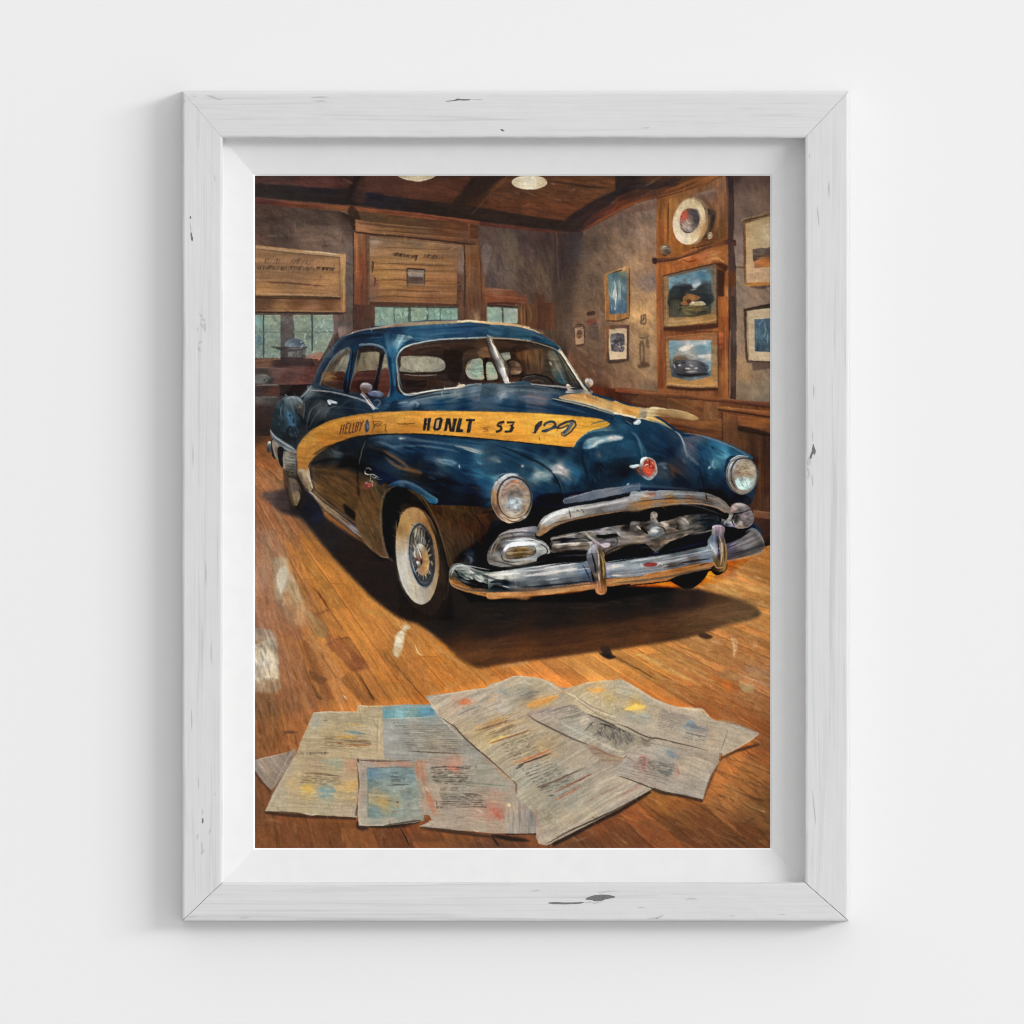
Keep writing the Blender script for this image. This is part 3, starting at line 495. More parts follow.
# picture at lower right, cut by the edge
O(615, 300)
FS('818,60 1000,22 1000,405 845,402 832,380', '825,100:40302a 825,300:4c3a30 900,45:3c3028 980,35:342a26 900,400:4c3c34', amp=.12); FS('870,400 1000,400 1000,440 880,455', '54423a', soft=.8, a=.85)
FS('838,72 1000,52 1000,395 850,388 840,250', '850,120:b8a688 930,80:c2b092 990,80:bcaa8c 860,350:c0ae90 930,365:c8b798 990,370:c4b090', amp=.06); FS('838,75 846,75 856,388 848,385', '8c7454', a=.7)
FS('888,125 1000,118 1000,335 892,330', '900,150:40607a 950,150:38506a 990,150:4a6c80 900,250:4c7080 960,250:42667c 900,310:2c445c 960,310:3a5468', ang=80, ln=5, amp=.2); dabs('892,130 1000,122 1000,330 892,325', '6c8c98 2c4660 4a7084 80a0a4', 50, 80, 4, 1.1, a=.6, spread=50)
S('955,150 960,200 945,240', 1.4, '7c9ca4', a=.7); S('970,215 972,280', 1.2, 'a8b4ac', a=.6); S('888,124 1000,117', 1.1, 'dccfae', a=.7)
# ---- floor boards and the shadow the car throws on them
O(0, 0, 1)
FS('255,436 300,436 420,560 600,590 745,552 770,545 770,848 255,848', '257,438:3c2a20 262,450:7a4c28 270,460:86522a 262,480:8c6240 280,480:8a6444 262,500:80563c 290,520:7c5436 275,545:8a5e40 262,580:9c7258 262,540:86604a 300,560:9c6a34 320,575:b07834 330,550:94622c 350,590:a8702f 300,600:a0703c 280,610:9c7a5c 262,620:84604c 300,640:9c6a3c 275,660:86624a 330,640:b07838 370,620:b07a38 400,640:9c6a34 350,680:a86c34 310,690:8a5c34 262,700:7c583a 290,720:7c5432 400,690:a4692e 440,660:b0722e 480,690:b87834 430,700:b0702e 560,690:b87c40 600,670:c08844 650,660:b8803c 620,700:a8642c 700,650:b88248 740,640:a87440 760,600:c08c4c 720,590:c8924e 760,570:b07438 740,560:b47c40 700,690:b07038 760,680:a8744c 740,720:9c5f30 700,710:9c5a2a 765,740:8a542c 740,770:9c6634 720,790:946032 765,810:6a4626 700,830:6c4024 650,840:704024 740,840:5c3820 620,820:6e4228 560,845:5c3c28 660,790:8a5c2c 690,760:8c5628 260,800:5c3c26 270,840:6c4224 300,840:70462a 350,840:6c4426 400,843:6a4028 450,845:744a2c 500,845:54382a 258,740:6c4a30', ang=45, amp=.07, ln=12, wd=3)
def boards(pts, vx, vy, wid, amp=.10, seam_a=.24):
    """perspective floorboards: tone per board and dark joints, converging on (vx, vy)"""
    M, y0, x0 = mask(P(pts)); X, Y = grid(M, y0, x0)
    dy = np.maximum(Y-vy, 6); b = (X-vx)/dy/wid+.25*vn(X/60, Y/60, 71)*.4
    k = np.floor(b); h1 = np.modf(np.abs(np.sin(k*12.9898)*43758.5))[0]
    dep = np.log(dy)*3.1+h1*7; j = np.floor(dep); h2 = np.modf(np.abs(np.sin(k*78.233+j*37.719)*24634.6))[0]
    h3 = np.modf(np.abs(np.sin(k*3.1+j*91.7)*9634.6))[0]
    t = (h2-.5)*2*amp+.09*vn(b*9, dep*3, 77)+.07*vn(b*22, dep*5, 78)
    C = CV[y0:y0+M.shape[0], x0:x0+M.shape[1]]
    C2 = C*(1+t[..., None])*(1+np.array([.05, -.02, -.12])*(h3-.5)[..., None])
    fr = b-k; px = np.minimum(fr, 1-fr)*dy*wid*.9
    sm_ = np.exp(-(px/.7)**2)*seam_a*np.clip(h1*1.6-.2+vn(X/9, Y/9, 79), 0, 1)
    fe = dep-j; se = np.exp(-(fe*dy/3.1/.9)**2)*seam_a*.6*(h2 > .4)
    C2 = C2*(1-np.maximum(sm_, se)[..., None])
    hl = np.exp(-((fr-.12)*dy*wid/.9)**2)*.12*(h3 > .5)
    C2 = C2*(1+hl[..., None])
    put(M, y0, x0, C2)
boards('255,436 300,436 420,560 600,590 745,552 770,545 770,848 255,848', 209, 410, .078)
def plank(x0, y0, x1, y1, w0, w1, col, a=.5, soft=.5, amp=.14):
    d = np.array([x1-x0, y1-y0], float); d /= np.hypot(*d); n = np.array([-d[1], d[0]])
    A, B = np.array([x0, y0]), np.array([x1, y1])
    F(np.array([A-n*w0/2, B-n*w1/2, B+n*w1/2, A+n*w0/2]), col, ang=math.degrees(math.atan2(d[1], d[0])), ln=16, wd=1.6, amp=amp, soft=soft, a=a, sm=False)
def seam(pts, w=.9, col='4a2a16', a=.6): S(pts, w, col, a=a, soft=0)
# left side: boards run down and to the right
for x0, y0, x1, y1, w0, w1, c, a in (
    (262, 590, 300, 720, 9, 12, '8c6248', .6), (275, 600, 318, 720, 7, 10, '7c543c', .6), (292, 610, 330, 715, 6, 9, '8e6036', .6),
    (300, 605, 345, 710, 5, 8, 'a8784c', .55), (316, 612, 336, 650, 7, 8, '7c5030', .8), (333, 640, 362, 668, 15, 15, '8c5230', .6), (345, 650, 372, 668, 8, 8, '90522c', .5),
    (345, 675, 372, 706, 12, 14, '86582e', .8), (318, 590, 330, 612, 3, 4, '9c6630', .5), (330, 600, 400, 700, 9, 14, 'b07834', .5), (350, 590, 420, 690, 8, 14, 'ac7236', .5),
    (370, 600, 440, 700, 8, 14, 'a87038', .5), (340, 560, 380, 610, 5, 8, 'b47e3a', .6), (360, 585, 400, 625, 6, 9, 'bc8440', .6), (305, 640, 330, 700, 8, 10, '7c4e2c', .6),
    (280, 600, 300, 640, 8, 10, '80563e', .7), (290, 640, 310, 715, 5, 7, '9a6e48', .5), (325, 640, 345, 715, 4, 5, 'b07c4c', .6), (280, 660, 295, 720, 8, 10, '84583a', .6),
    (262, 545, 272, 620, 7, 9, '8c644e', .7), (285, 540, 330, 590, 6, 8, '98682f', .6), (300, 535, 360, 600, 6, 9, 'a6702f', .6)):
    plank(x0, y0, x1, y1, w0, w1, c, a)
dabs('300,560 330,540 450,640 470,700 340,700 300,640', 'c08844 a06a30 b87c3c 94602c c48c4c a87440', 340, 55, 11, 1.8, a=.45, spread=12)
dabs('256,530 290,530 330,640 330,715 256,720', '9c7458 7c543c a8805c 70482e 8c6244', 340, 70, 12, 1.8, a=.45, spread=10)
dabs('256,450 285,470 290,500 310,520 300,560 256,560', '8c6444 a07450 744c30 8a5c3c', 240, 65, 9, 1.7, a=.5, spread=18)
def tint(pts, f, soft=4, a=1.0, blue=False):
    M, y0, x0 = mask(P(pts), soft); h, w = M.shape; C = CV[y0:y0+h, x0:x0+w]
    if blue: M = M*np.clip((C[..., 2]-C[..., 0]-4)/22, 0, 1)
    put(M, y0, x0, C*np.array(f, np.float32), a)
tint('255,436 300,436 450,600 600,590 770,540 770,848 255,848', (1.12, 1.04, .95))
# light lying on the floor
O(250, 560)
F('150,-10 240,-10 250,60 290,130 320,200 340,260 300,270 240,200 200,250 170,200 160,80', '190,30:b0a080 220,70:d4c8a4 200,150:e4dcc0 230,180:d0bf98 260,180:b89c70 310,230:b0986c 180,80:c0ac80', ang=75, ln=8, amp=.25, soft=1.8, a=.75)
F('190,60 230,40 245,110 220,200 195,205 175,130', '210,120:e8e0c8 200,180:ece4cc', ang=80, amp=.18, soft=.6, a=.9); S('205,210 215,260 220,300', 3.4, 'c8ac84', a=.7, soft=.6); S('160,200 180,260 190,290', 2.4, 'b0987c', a=.6, soft=.6)
F('225,240 300,270 380,330 470,400 500,470 450,500 400,440 380,360 300,300', '260,270:a8845c 400,380:b08c5c 460,440:a88450', ang=55, amp=.2, soft=1.4, a=.7)
S('280,200 330,260 360,250', 2.5, 'bca070', a=.5, soft=.8); S('110,230 120,280', 2, '6c5044', a=.6, soft=.4)
S('40,0 60,120 70,260', 5, '9c7860', a=.5, soft=1.2); S('250,100 200,330 330,360', 3, '7c5a40', a=.3, soft=1)
F('30,560 60,530 150,500 180,600 190,700 180,770 100,765 30,780', '60,580:b8ac90 110,600:d0c8b0 100,660:dcd4c0 60,720:d4c6ac 150,720:ccbc9c 160,560:a8987c', ang=75, ln=7, amp=.25, soft=1.8, a=.85)
F('30,440 110,440 160,470 180,560 130,560 90,510 30,520', '60,480:a09080 130,500:b8a890', ang=70, amp=.2, soft=1.3, a=.7)
S('40,545 60,552 90,548', 1.6, '8c7c6c', a=.7); S('50,520 90,530', 1.4, 'a89880', a=.6)
F('30,780 180,770 200,830 100,850 30,830', '60,800:c0a888 120,830:a88c6c', ang=85, amp=.25, soft=1.3, a=.7); S('190,780 240,760', 2, '9c7c60', a=.5, soft=.5)
scrib(92, 768, 165, 766, 14, '4c3c34', .8, .75, .1, .1, 1.2); S('165,765 190,764', .8, '6c5444', a=.6)
for s_, w, c in (('395,165 420,190 470,250 510,320', 1.5, '5a2e14'), ('440,210 480,270 505,305', 1.2, '4a2412'), ('430,350 500,320 520,322', 1.6, '6e4226'), ('520,330 560,390 600,440', 1.2, '7c4c28'), ('545,510 620,495 650,510', 1.4, '6c3c20'), ('480,545 545,520', 2.2, '7c5030'), ('650,700 700,690 760,688', 1.4, '7a4426'), ('670,700 730,790 790,890', 1.8, '4c2a14'), ('700,720 760,830 800,890', 1.1, '3c2010'), ('640,505 700,590 760,685', 1, '6c3e20'), ('340,640 390,780 440,900', 1.3, '6c4428'), ('450,590 500,670 560,760', 1.2, '7c5430'), ('395,780 430,850 470,890', 2.2, '5c3820'), ('230,660 260,800 290,960', 1.1, '6c4a32'), ('140,900 160,960 170,1020', 2.4, '6a4a34'), ('760,690 850,830 920,910', 1.1, '7c4c26'), ('880,590 940,670 1020,760', 1.2, '7c4e28'), ('790,540 850,600', 1, '9a6030')):
    S(s_, w, c, a=.7, soft=.2 if w > 1.4 else 0)
F('380,700 450,740 500,760 460,790 400,760', '6c4226', soft=.6, a=.7, amp=.2); F('560,520 640,505 700,600 755,690 650,705 600,650', '600,560:94582e 680,650:8a4e2a 620,620:9c6034', ang=50, amp=.2, soft=.3, a=.5)
S('530,640 570,720 600,860', 2.2, 'b88c60', a=.6, soft=.4); S('600,865 625,885', 1.6, 'd8c0a0', a=.9); S('360,920 400,925', 1.8, 'b4804c', a=.7); S('390,480 450,580 480,570', 2.6, 'b08850', a=.5, soft=.6); S('385,55 430,100', 1.6, 'd09c5c', a=.6, soft=.2)
S('735,170 790,230 840,280', 4, 'd09a50', a=.6, soft=.9); S('660,230 760,330 900,350', 3, 'b88a44', a=.5, soft=1.2); S('690,100 760,170 850,250', 3, 'c08a40', a=.5, soft=1)
S('935,610 950,520 1000,430 1015,440', 4.6, 'e4d8b8', taper=0, a=.9, soft=.4); S('925,560 960,480', 2.2, 'f0e8d0', a=.8); S('915,560 910,610', 1.8, 'c09a60', a=.6); S('960,440 1010,390', 1.6, 'd8b880', a=.6)
F('935,480 985,455 985,540 950,625 925,600', '950,500:dcd0b0 960,560:e8dcbc 945,600:d4bc8c', amp=.15, soft=.2, a=.8)
O(370, 560)
for s_, w, c, a in (('130,640 250,770 375,915', 1.2, '5a3418', .8), ('0,850 30,900', 3, '4c2c16', .6), ('440,650 500,710 560,760', 1.2, '9a5a24', .6), ('470,660 540,740', .8, '7a4218', .5), ('360,450 420,490', 2, 'd8a468', .7), ('285,540 310,590 335,610', 1.4, 'ecd4a0', .85), ('265,510 290,550', 1, 'd8b070', .6), ('500,720 530,745', 1.8, 'e0a85c', .7), ('350,620 355,800 350,860', 2, 'c08038', .4), ('340,640 350,680', 3, '8c582c', .4), ('430,560 600,640 740,770', 3, 'c4843c', .5), ('600,700 700,720 760,780', 4, 'c88440', .5), ('380,500 480,600 620,680', 4, 'cc9450', .5), ('380,830 450,820', 3, 'b86c30', .5), ('820,690 950,660 1020,660', 3, 'c89c64', .6), ('840,690 900,725 940,740', 1.1, '8a5228', .7), ('760,740 860,720 930,735', 4, 'b0662a', .6), ('100,700 200,850 330,900', 4, 'a06430', .4), ('20,700 100,830 160,910', 3, '9a622f', .4), ('0,600 60,700', 2, '7c5228', .5)):
    S(s_, w, c, a=a, soft=.3 if w > 1.4 else 0)
dabs('200,450 380,480 700,680 1000,680 700,800 380,860 150,900 60,700', 'c48840 a86c2c b87834 94602c d09850', 380, 48, 9, 1.7, a=.45, spread=18)
O(615, 560)
for s_, w, c, a in (('0,620 60,650 270,765', 1.8, '6a3e1c', .9), ('30,640 150,700 260,770', 1.1, '54300f', .7), ('370,540 560,610 720,690', 1.6, '7a4c20', .8), ('150,600 330,700 560,800', 4, 'd8a458', .6), ('100,590 250,640 470,760', 3, 'dcae68', .5), ('270,590 450,650 620,740', 2, 'cc9850', .5), ('700,420 850,480 1000,570', 2, '9c6028', .7), ('660,430 780,470 1000,560', 1.2, 'a87038', .6), ('380,600 560,740 700,800', 2, 'c89454', .5), ('300,810 480,920 530,955', 1.6, '7c4620', .7), ('540,860 700,960 860,1020', 1.6, '7c4a28', .6), ('500,840 650,940', 1.4, '945624', .6), ('820,660 920,700 1000,745', 1.4, '80522f', .7), ('790,735 900,770 1000,810', 2, 'e0b080', .6), ('860,960 1000,1020', 1.5, '7c4c2c', .6), ('180,740 330,830 480,940', 2.2, 'a06024', .5), ('640,50 820,100 1000,200', 2.5, 'd09c58', .5), ('760,160 880,210 1000,245', 2, 'a0682c', .6), ('560,140 700,190 900,290', 3, 'e0aa60', .5), ('800,150 900,180 1000,185', 2, 'd8a460', .5), ('860,80 940,110 1000,130', 2, '9c5c28', .6), ('740,20 860,60 1000,90', 3, 'c48848', .5), ('900,340 1000,360', 2.4, 'dca868', .5), ('850,400 930,440 1000,480', 2, 'c08448', .5), ('700,850 850,900 1000,980', 1.6, '8c542c', .5), ('760,800 900,850 1000,880', 1.6, '8e5a34', .5)):
    S(s_, w, c, a=a, soft=.3 if w > 1.4 else 0)
F('740,480 775,500 780,560 755,620 750,560', 'd8a878', soft=.4, a=.8, amp=.2); S('740,500 760,550 755,610', 1.6, 'ecc090', a=.7); F('880,530 900,525 910,560 880,560', 'd89c60', soft=.3, a=.7); F('610,510 670,515 690,540 640,540', 'd8a070', soft=.4, a=.7, amp=.2); F('600,550 650,530 720,555 750,600 650,600', '9c6030', soft=.6, a=.5)
FS('620,730 720,770 790,830 720,850 640,800', '650,770:a85e2a 720,790:cc6c28 770,820:b45e28', ang=25, amp=.2, soft=.3, a=.85); FS('725,650 830,640 815,710 740,700', 'b06e3c', ang=15, soft=.3, a=.7, amp=.2)
FS('790,765 830,790 890,800 880,855 800,835', '810,790:b49868 860,830:c4a468 830,820:b49c70', soft=.3, a=.8, amp=.2); FS('820,670 960,700 1000,720 1000,760 860,740', 'b88860', ang=15, soft=.5, a=.7); F('700,700 820,740 780,770 650,740', 'a88058', soft=.5, a=.6, amp=.2)
dabs('0,600 350,540 720,420 1000,380 1000,1000 560,950 100,760', 'd09c58 a86c34 bc8444 945a2a c89050 9c6434', 640, 27, 12, 1.7, a=.42, spread=8)
dabs('560,160 700,30 1000,30 1000,330 900,320', 'd8a460 b47c40 c89050 a06c34', 180, 18, 12, 1.7, a=.5, spread=8)
dabs('700,860 1000,860 1000,1020 700,1020', 'a86c40 8a562e b07448', 120, 27, 10, 1.8, a=.4, spread=10)
O(615, 695)
dabs('660,380 930,320 1000,200 1000,960 0,960 0,760 260,600 550,670', '9c6634 7c4c28 6a4024 a87440 8c5830 5c3a20', 660, 30, 14, 2.0, a=.45, spread=10)
for s_, w, c, a in (('370,620 560,720 760,880', 1.8, '5a3418', .8), ('180,690 330,800 520,950', 1.6, '4c2a16', .8), ('210,720 380,840 470,920', 1, '6c3c20', .6), ('560,650 800,780 1000,900', 1.3, '6c4424', .6), ('700,560 850,700 960,745', 2, 'b07c44', .7), ('920,735 965,745', 1.5, 'c4945c', .8), ('640,480 750,520 1000,610', 1.6, '6e4424', .7), ('700,400 850,440 1000,500', 1.4, '7c4c28', .6), ('840,220 940,270 1000,300', 1.2, 'b07440', .5), ('880,280 920,300 925,320', 1.2, 'a47c50', .7), ('0,800 60,880 100,960', 2, '5c3420', .5), ('100,700 250,850 330,960', 3, '7c4a30', .4), ('230,700 400,780 560,900', 4, '8a5a28', .5), ('860,820 940,880 990,950', 2.5, '54361c', .6), ('640,640 720,760 860,800', 3, '7a4a30', .5), ('130,860 160,890', 1, 'a8805c', .5), ('820,820 900,780', 3, '5c3c20', .5)):
    S(s_, w, c, a=a, soft=.3 if w > 1.4 else 0)
O(250, 695)
dabs('30,0 400,0 380,100 300,330 40,400 30,300', '8a5c38 6e4628 7c5230 5c3c24 96683f', 180, 75, 12, 2.2, a=.5, spread=10)
dabs('30,500 140,620 100,760 700,840 1024,900 1024,970 30,970', '6c4426 7c4e2c 5a3820 845430', 220, 80, 10, 2.2, a=.5, spread=12)
for s_, w, c, a in (('140,60 150,250 140,330', 2, '8e6a40', .6), ('120,40 130,120', 2, '54341f', .5), ('215,240 260,235 310,238', 2.6, '3c2a24', .75), ('90,800 150,795 210,815', 2.4, 'a06a40', .6), ('80,720 90,860 90,960', 1.6, '7c5434', .5), ('590,880 600,950', 2, 'a87c4c', .5), ('960,840 1000,910 1020,960', 1.2, '2e1c12', .8), ('420,0 450,20 470,30', 2, '4e3020', .7), ('730,850 750,862', 1.6, 'b8a08c', .7), ('200,300 260,310 290,330', 2.6, 'a06e3c', .5)):
    S(s_, w, c, a=a, soft=.2 if w > 1.4 else 0)
O(370, 695)
for s_, w, c, a in (('190,845 230,910 255,965', 1.2, '2c1a12', .9), ('780,890 800,930 825,965', 1.6, '2a1c18', .9), ('330,880 360,880', 1.6, '8c6c54', .6), ('450,870 540,885 560,930', 3, '5c3c28', .5), ('600,940 700,930 780,950', 2, '80502f', .5)): S(s_, w, c, a=a)
O(490, 695)
for s_, w, c, a in (('10,900 40,940 60,965', 1.6, '20140f', .9), ('520,900 560,925 620,905', 2, '8c6850', .6), ('560,860 640,860 660,900', 3, '7c5c48', .5), ('650,800 750,760 900,690', 3, '7c5038', .4), ('1000,640 900,760', 2, '6c4228', .4)): S(s_, w, c, a=a, soft=.2)
# shadow under the car
O(0, 0, 1)
F('262,494 280,490 300,488 330,520 400,560 470,575 600,585 690,588 700,589 725,595 750,604 760,613 752,619 725,625 700,634 670,641 620,648 560,656 500,664 480,667 462,658 440,640 420,625 400,618 375,600 350,575 330,553 310,528 300,518 280,512 270,503', '268,497:54423c 285,500:3c2e2c 300,505:181416 315,515:14161c 330,530:1e1818 350,555:1e1410 380,590:1c1210 420,610:20160f 450,620:16110f 500,610:14110f 560,610:15110f 620,600:12100f 660,590:0e0d0d 690,600:2a1a14 720,605:4c3220 745,612:54402a 500,640:241510 460,650:3a2010 520,652:462612 600,640:382010 640,636:442612 690,625:3c2614 620,625:24150f 560,635:261510', ang=4, amp=.12, soft=2.6, ln=16)
F('455,655 480,650 560,645 640,633 640,645 560,656 500,664 478,668', '5c3418', a=.5, soft=1, amp=.2)
F('600,644 606,644 612,654 607,657 602,653', '30201a', soft=.5); F('598,652 610,654 616,657 608,659', '281c18', soft=.3); F('700,632 708,634 712,637 706,639 698,636', '40281a', soft=.4)
dabs('470,600 740,600 720,620 600,640 480,655', '2e1c14 1c1412 3a2418 100e0e', 180, 4, 14, 1.8, a=.4, spread=8)
# ---- the car: dark body silhouette first
O(0, 0, 1)
BODY = '274,452 273,440 274,425 277,410 281,401 288,396 300,397 306,391 314,385 318,372 325,357 335,346 350,335 370,328 390,325 420,321 455,320 480,322 510,325 530,329 545,337 557,346 564,356 575,372 592,392 610,398 640,408 660,418 680,431 700,437 720,443 740,452 752,462 757,480 752,500 745,510 752,520 762,535 740,545 700,575 600,588 480,590 452,578 444,600 400,565 385,557 320,507 300,488 290,470'
F(BODY, '280,430:18222a 300,420:1c2832 350,400:16202c 400,400:14263a 450,400:1a3248 500,400:1c344c 560,440:163350 620,450:18344c 700,470:173450 740,480:14283c 400,470:12202c 350,460:11161c 450,480:122c42 420,540:4a321e 480,540:3c2a1c 380,500:6a4a28 340,490:5a3e24 400,330:1c3c58 480,330:20405c 600,560:16222c', amp=.1)
# rear fender, seen end on
O(250, 300)
F('130,850 150,760 165,690 195,640 240,618 300,618 340,640 365,700 345,780 320,850 290,950 230,930 180,880', '170,720:1c2c34 200,680:2c404c 250,640:5c6670 300,640:646a6c 330,680:54504a 250,740:2c5068 270,790:2c4c64 200,780:1a242a 320,700:38342e 180,850:161c20 250,870:14181c 310,800:14181e', ang=70, amp=.2)
F('150,850 175,720 215,640 215,720 200,800 210,870 180,880', '1a262c', a=.7, soft=.5, amp=.2); F('240,735 262,720 285,760 300,790 290,810 262,790', '2c5874', a=.8, soft=.3, amp=.25)
S('240,635 270,622 310,630 345,665', 2.2, '9aa0a4', a=.7, soft=.3); S('245,700 252,760 285,805', 1.2, '587c90', a=.7); S('210,660 200,720 205,760', 1.4, '5c7884', a=.6); S('300,720 335,770 330,850', 2.4, '101418', a=.8, soft=.4); S('310,690 340,680', 2.4, '8c7c60', a=.7, soft=.2); S('345,640 362,690 350,740', 1.4, '6c7478', a=.5); S('225,870 260,810 280,850', 1.6, '0e1014', a=.8); S('260,640 295,668 300,700', 1.2, '788488', a=.5)
dabs('180,700 340,660 330,860 200,880', '2c3c44 0e1418 4a5a64 1c2c38', 70, 65, 5, 1.2, a=.6)
# body side below the glass
F('345,640 370,590 400,545 700,610 900,650 900,720 780,722 600,750 480,780 380,840 300,920 320,850 350,760', '380,600:5c6468 400,640:1a222a 500,620:1c2830 600,620:202c38 700,650:283848 850,690:243c54 400,720:242c34 450,700:3c4248 550,700:28323c 650,700:16222e 700,700:1c2c3c 430,780:15191e 350,800:1c1e22', ang=8, amp=.18)
F('360,660 460,640 520,690 480,750 380,830 350,760', '400,680:34383c 460,700:44484a 400,760:2c3034 380,800:1a1c20', soft=.6, amp=.25, ang=-55, a=.85); S('365,830 375,760 400,700 460,660', 1.2, '6c7478', a=.5); S('385,820 420,740 480,690', 1.2, '585e62', a=.5); S('480,770 500,700 560,680', 1.4, '5c6468', a=.5); S('350,650 352,700 345,760', 1.2, '787e82', a=.4)
S('322,628 350,605 380,572 400,552', 3.0, '5c646c', a=.9, soft=.2); S('330,625 365,590 400,550', 1, 'b4b8b8', a=.7)
S('390,580 500,588 620,612 740,650 790,690', 2.0, '8c8c8c', a=.85, taper=0); S('395,586 520,598 700,640', 1, '101820', a=.8); S('460,560 600,580 700,600', 2.2, '6c7074', a=.6, soft=.2); S('560,700 640,640 700,650', 1.8, '3c4c5c', a=.5, soft=.3); S('600,690 700,700 760,710', 1.6, '30404f', a=.6)
F('498,642 520,640 560,655 555,668 525,665 520,680 510,672 500,656', '9ca0a4', amp=.2); S('500,644 515,665 510,678', 1.6, 'd8dcdc', a=.9); S('525,655 558,660', 1.2, 'e0e0e0', a=.8); S('505,675 522,680', 2, '0e1216')
# glasshouse: roof and side pillars
F('400,548 420,490 450,420 500,335 560,262 640,215 730,190 850,175 1024,165 1024,330 940,350 920,500 910,650 850,640 640,590 430,555', '420,500:2c3848 470,400:303c50 520,330:283648 600,250:223244 700,210:1c2c42 850,190:1a3450 1000,180:1c3c58 880,300:1c4060 900,400:1e4a6c 900,560:1c4868 640,400:1a2438 420,530:303c4c', ang=-40, amp=.1)
S('405,540 430,470 470,390 530,310 600,240 720,195', 1.6, '5c6474', a=.7, soft=.2); S('600,235 680,205 780,185 900,175', 1.6, 'a08c80', a=.75); S('650,215 665,208', 1.5, 'd8d0c0', a=.6); S('620,250 720,232 860,225', 3, '141c28', a=.6, soft=.5); S('700,215 790,205 850,195', 2.5, '2c4460', a=.6, soft=.4); S('760,245 860,240', 1.2, '4a5c74', a=.5)
S('432,545 460,470 520,370 580,300', 2, '16202e', a=.6, soft=.4)
# rear side window
F('452,540 480,470 530,390 580,335 635,312 645,330 630,430 610,560 600,575 540,560', '480,520:3c2c24 520,420:4c4436 590,360:7c7466 610,340:8c8878 590,420:8a8676 560,450:76705e 540,500:4a3024 600,500:3e2a20 500,470:5a5040', ang=-60, amp=.18)
F('545,455 570,395 610,350 632,345 625,400 610,460', '560,430:6c6858 600,380:8e8a78 610,440:7a7664', amp=.15, ang=-60); F('470,460 520,465 605,465 600,570 470,540', '500,500:6a5034 560,500:4a2c22 580,540:33221c 500,540:3c2a20', amp=.25, ang=5); S('480,505 520,490 560,498', 1.6, '8c7044', a=.8); S('475,535 530,485 560,455', 1, '7c6c4c', a=.5); S('450,545 478,470 530,380 590,325 640,305', 1.3, '6c7074', a=.8, taper=0); F('540,400 600,330 640,315 640,345 600,365 560,420', '3a3028', a=.6, soft=.3)
# pillar between the side windows
F('640,300 690,290 690,320 670,430 640,590 600,575 620,450 650,340', '650,330:1c3850 670,350:142438 640,480:18304a 620,560:0e1622', ang=-80, amp=.12); S('655,310 645,400 622,560', 1.6, '2c5474', a=.6); S('662,300 650,420 630,570', 1.2, '0a1018', a=.8)
# front side window
F('690,330 720,302 790,298 840,320 870,370 890,450 895,560 885,620 800,630 720,600 640,580 670,440', '700,350:3c3028 740,320:2c2420 800,330:36302a 850,370:5c5040 740,370:7c6e58 800,380:867a66 760,430:7a6e5a 720,440:746650 740,500:4c2e26 700,560:40241e 780,520:4c2a22 850,540:3c241e 870,420:8c8470 880,500:5c3a2e', ang=-80, amp=.16)
F('712,340 830,330 820,450 690,458', '720,360:6c6450 780,360:8a7e6a 800,420:80745e 720,430:746852 820,350:8c8068', sm=False, ang=85, amp=.14, wd=3); F('690,458 815,452 800,560 790,625 640,580 660,500', '700,480:54342a 760,480:4c2e28 720,560:38201c 780,600:40261f', sm=False, amp=.16); S('690,460 815,454', 1.1, '2c1c18', a=.8)
F('700,310 790,296 850,325 870,360 845,345 780,325 715,335', '2a2220', a=.85); F('850,370 870,350 885,430 850,450 840,420', '9a9078', a=.8, amp=.15); F('838,460 885,450 892,600 820,600', '5a342a', a=.85, amp=.15)
S('850,345 835,430 815,520 800,590', 4.2, '18161a', a=.95, taper=0); S('862,350 845,430 822,520', 1, '6c6c6c', a=.6); S('835,350 820,440 800,520', .9, '54504c', a=.6); S('695,320 670,440 640,580', 1.3, '54606c', a=.7)
S('700,290 780,288 850,308 880,360 900,460 905,560 898,600 880,620', 1.8, '647080', a=.9, taper=0); S('710,284 800,284 856,305', 1, '98a0a8', a=.7); S('893,460 900,560 888,615', 1, 'a4b0b8', a=.6)
# mirror and its arm
F('705,560 712,538 745,530 782,545 780,575 745,600 715,590', '715,545:c0b8b0 745,540:d8d0cc 775,555:a8a4b0 720,575:6c4c3c 745,585:4c3a34 765,575:6c6470', amp=.14); S('715,545 740,536 772,546', 1.8, 'ece8e8', a=.9); S('715,560 735,575 730,600', 1.6, '70503c', a=.9)
F('755,600 790,580 830,585 858,605 840,625 790,620', '770,600:8084b0 800,600:5c6890 830,595:9098b0 850,610:38485c', amp=.2); S('780,590 800,588 830,592', 1.2, 'c0c8dc', a=.8)
S('712,598 740,620 770,660 800,700', 3.2, 'a8a4a4', a=.95, taper=0); S('720,605 750,640 790,690', 1.2, 'e4dcd8', a=.8); S('730,610 790,680', 1, '5c4438', a=.7); S('740,630 780,625 850,640', 2.6, '16283c', a=.7, soft=.3); S('790,650 820,640 835,660 810,690', 2, '6c7890', a=.7); S('800,690 825,700', 1.4, '9ca4b0', a=.7); S('900,710 915,685 928,670', 1.4, 'b0b8c0', a=.8); S('925,668 980,664', 1, '8c9cac', a=.7)
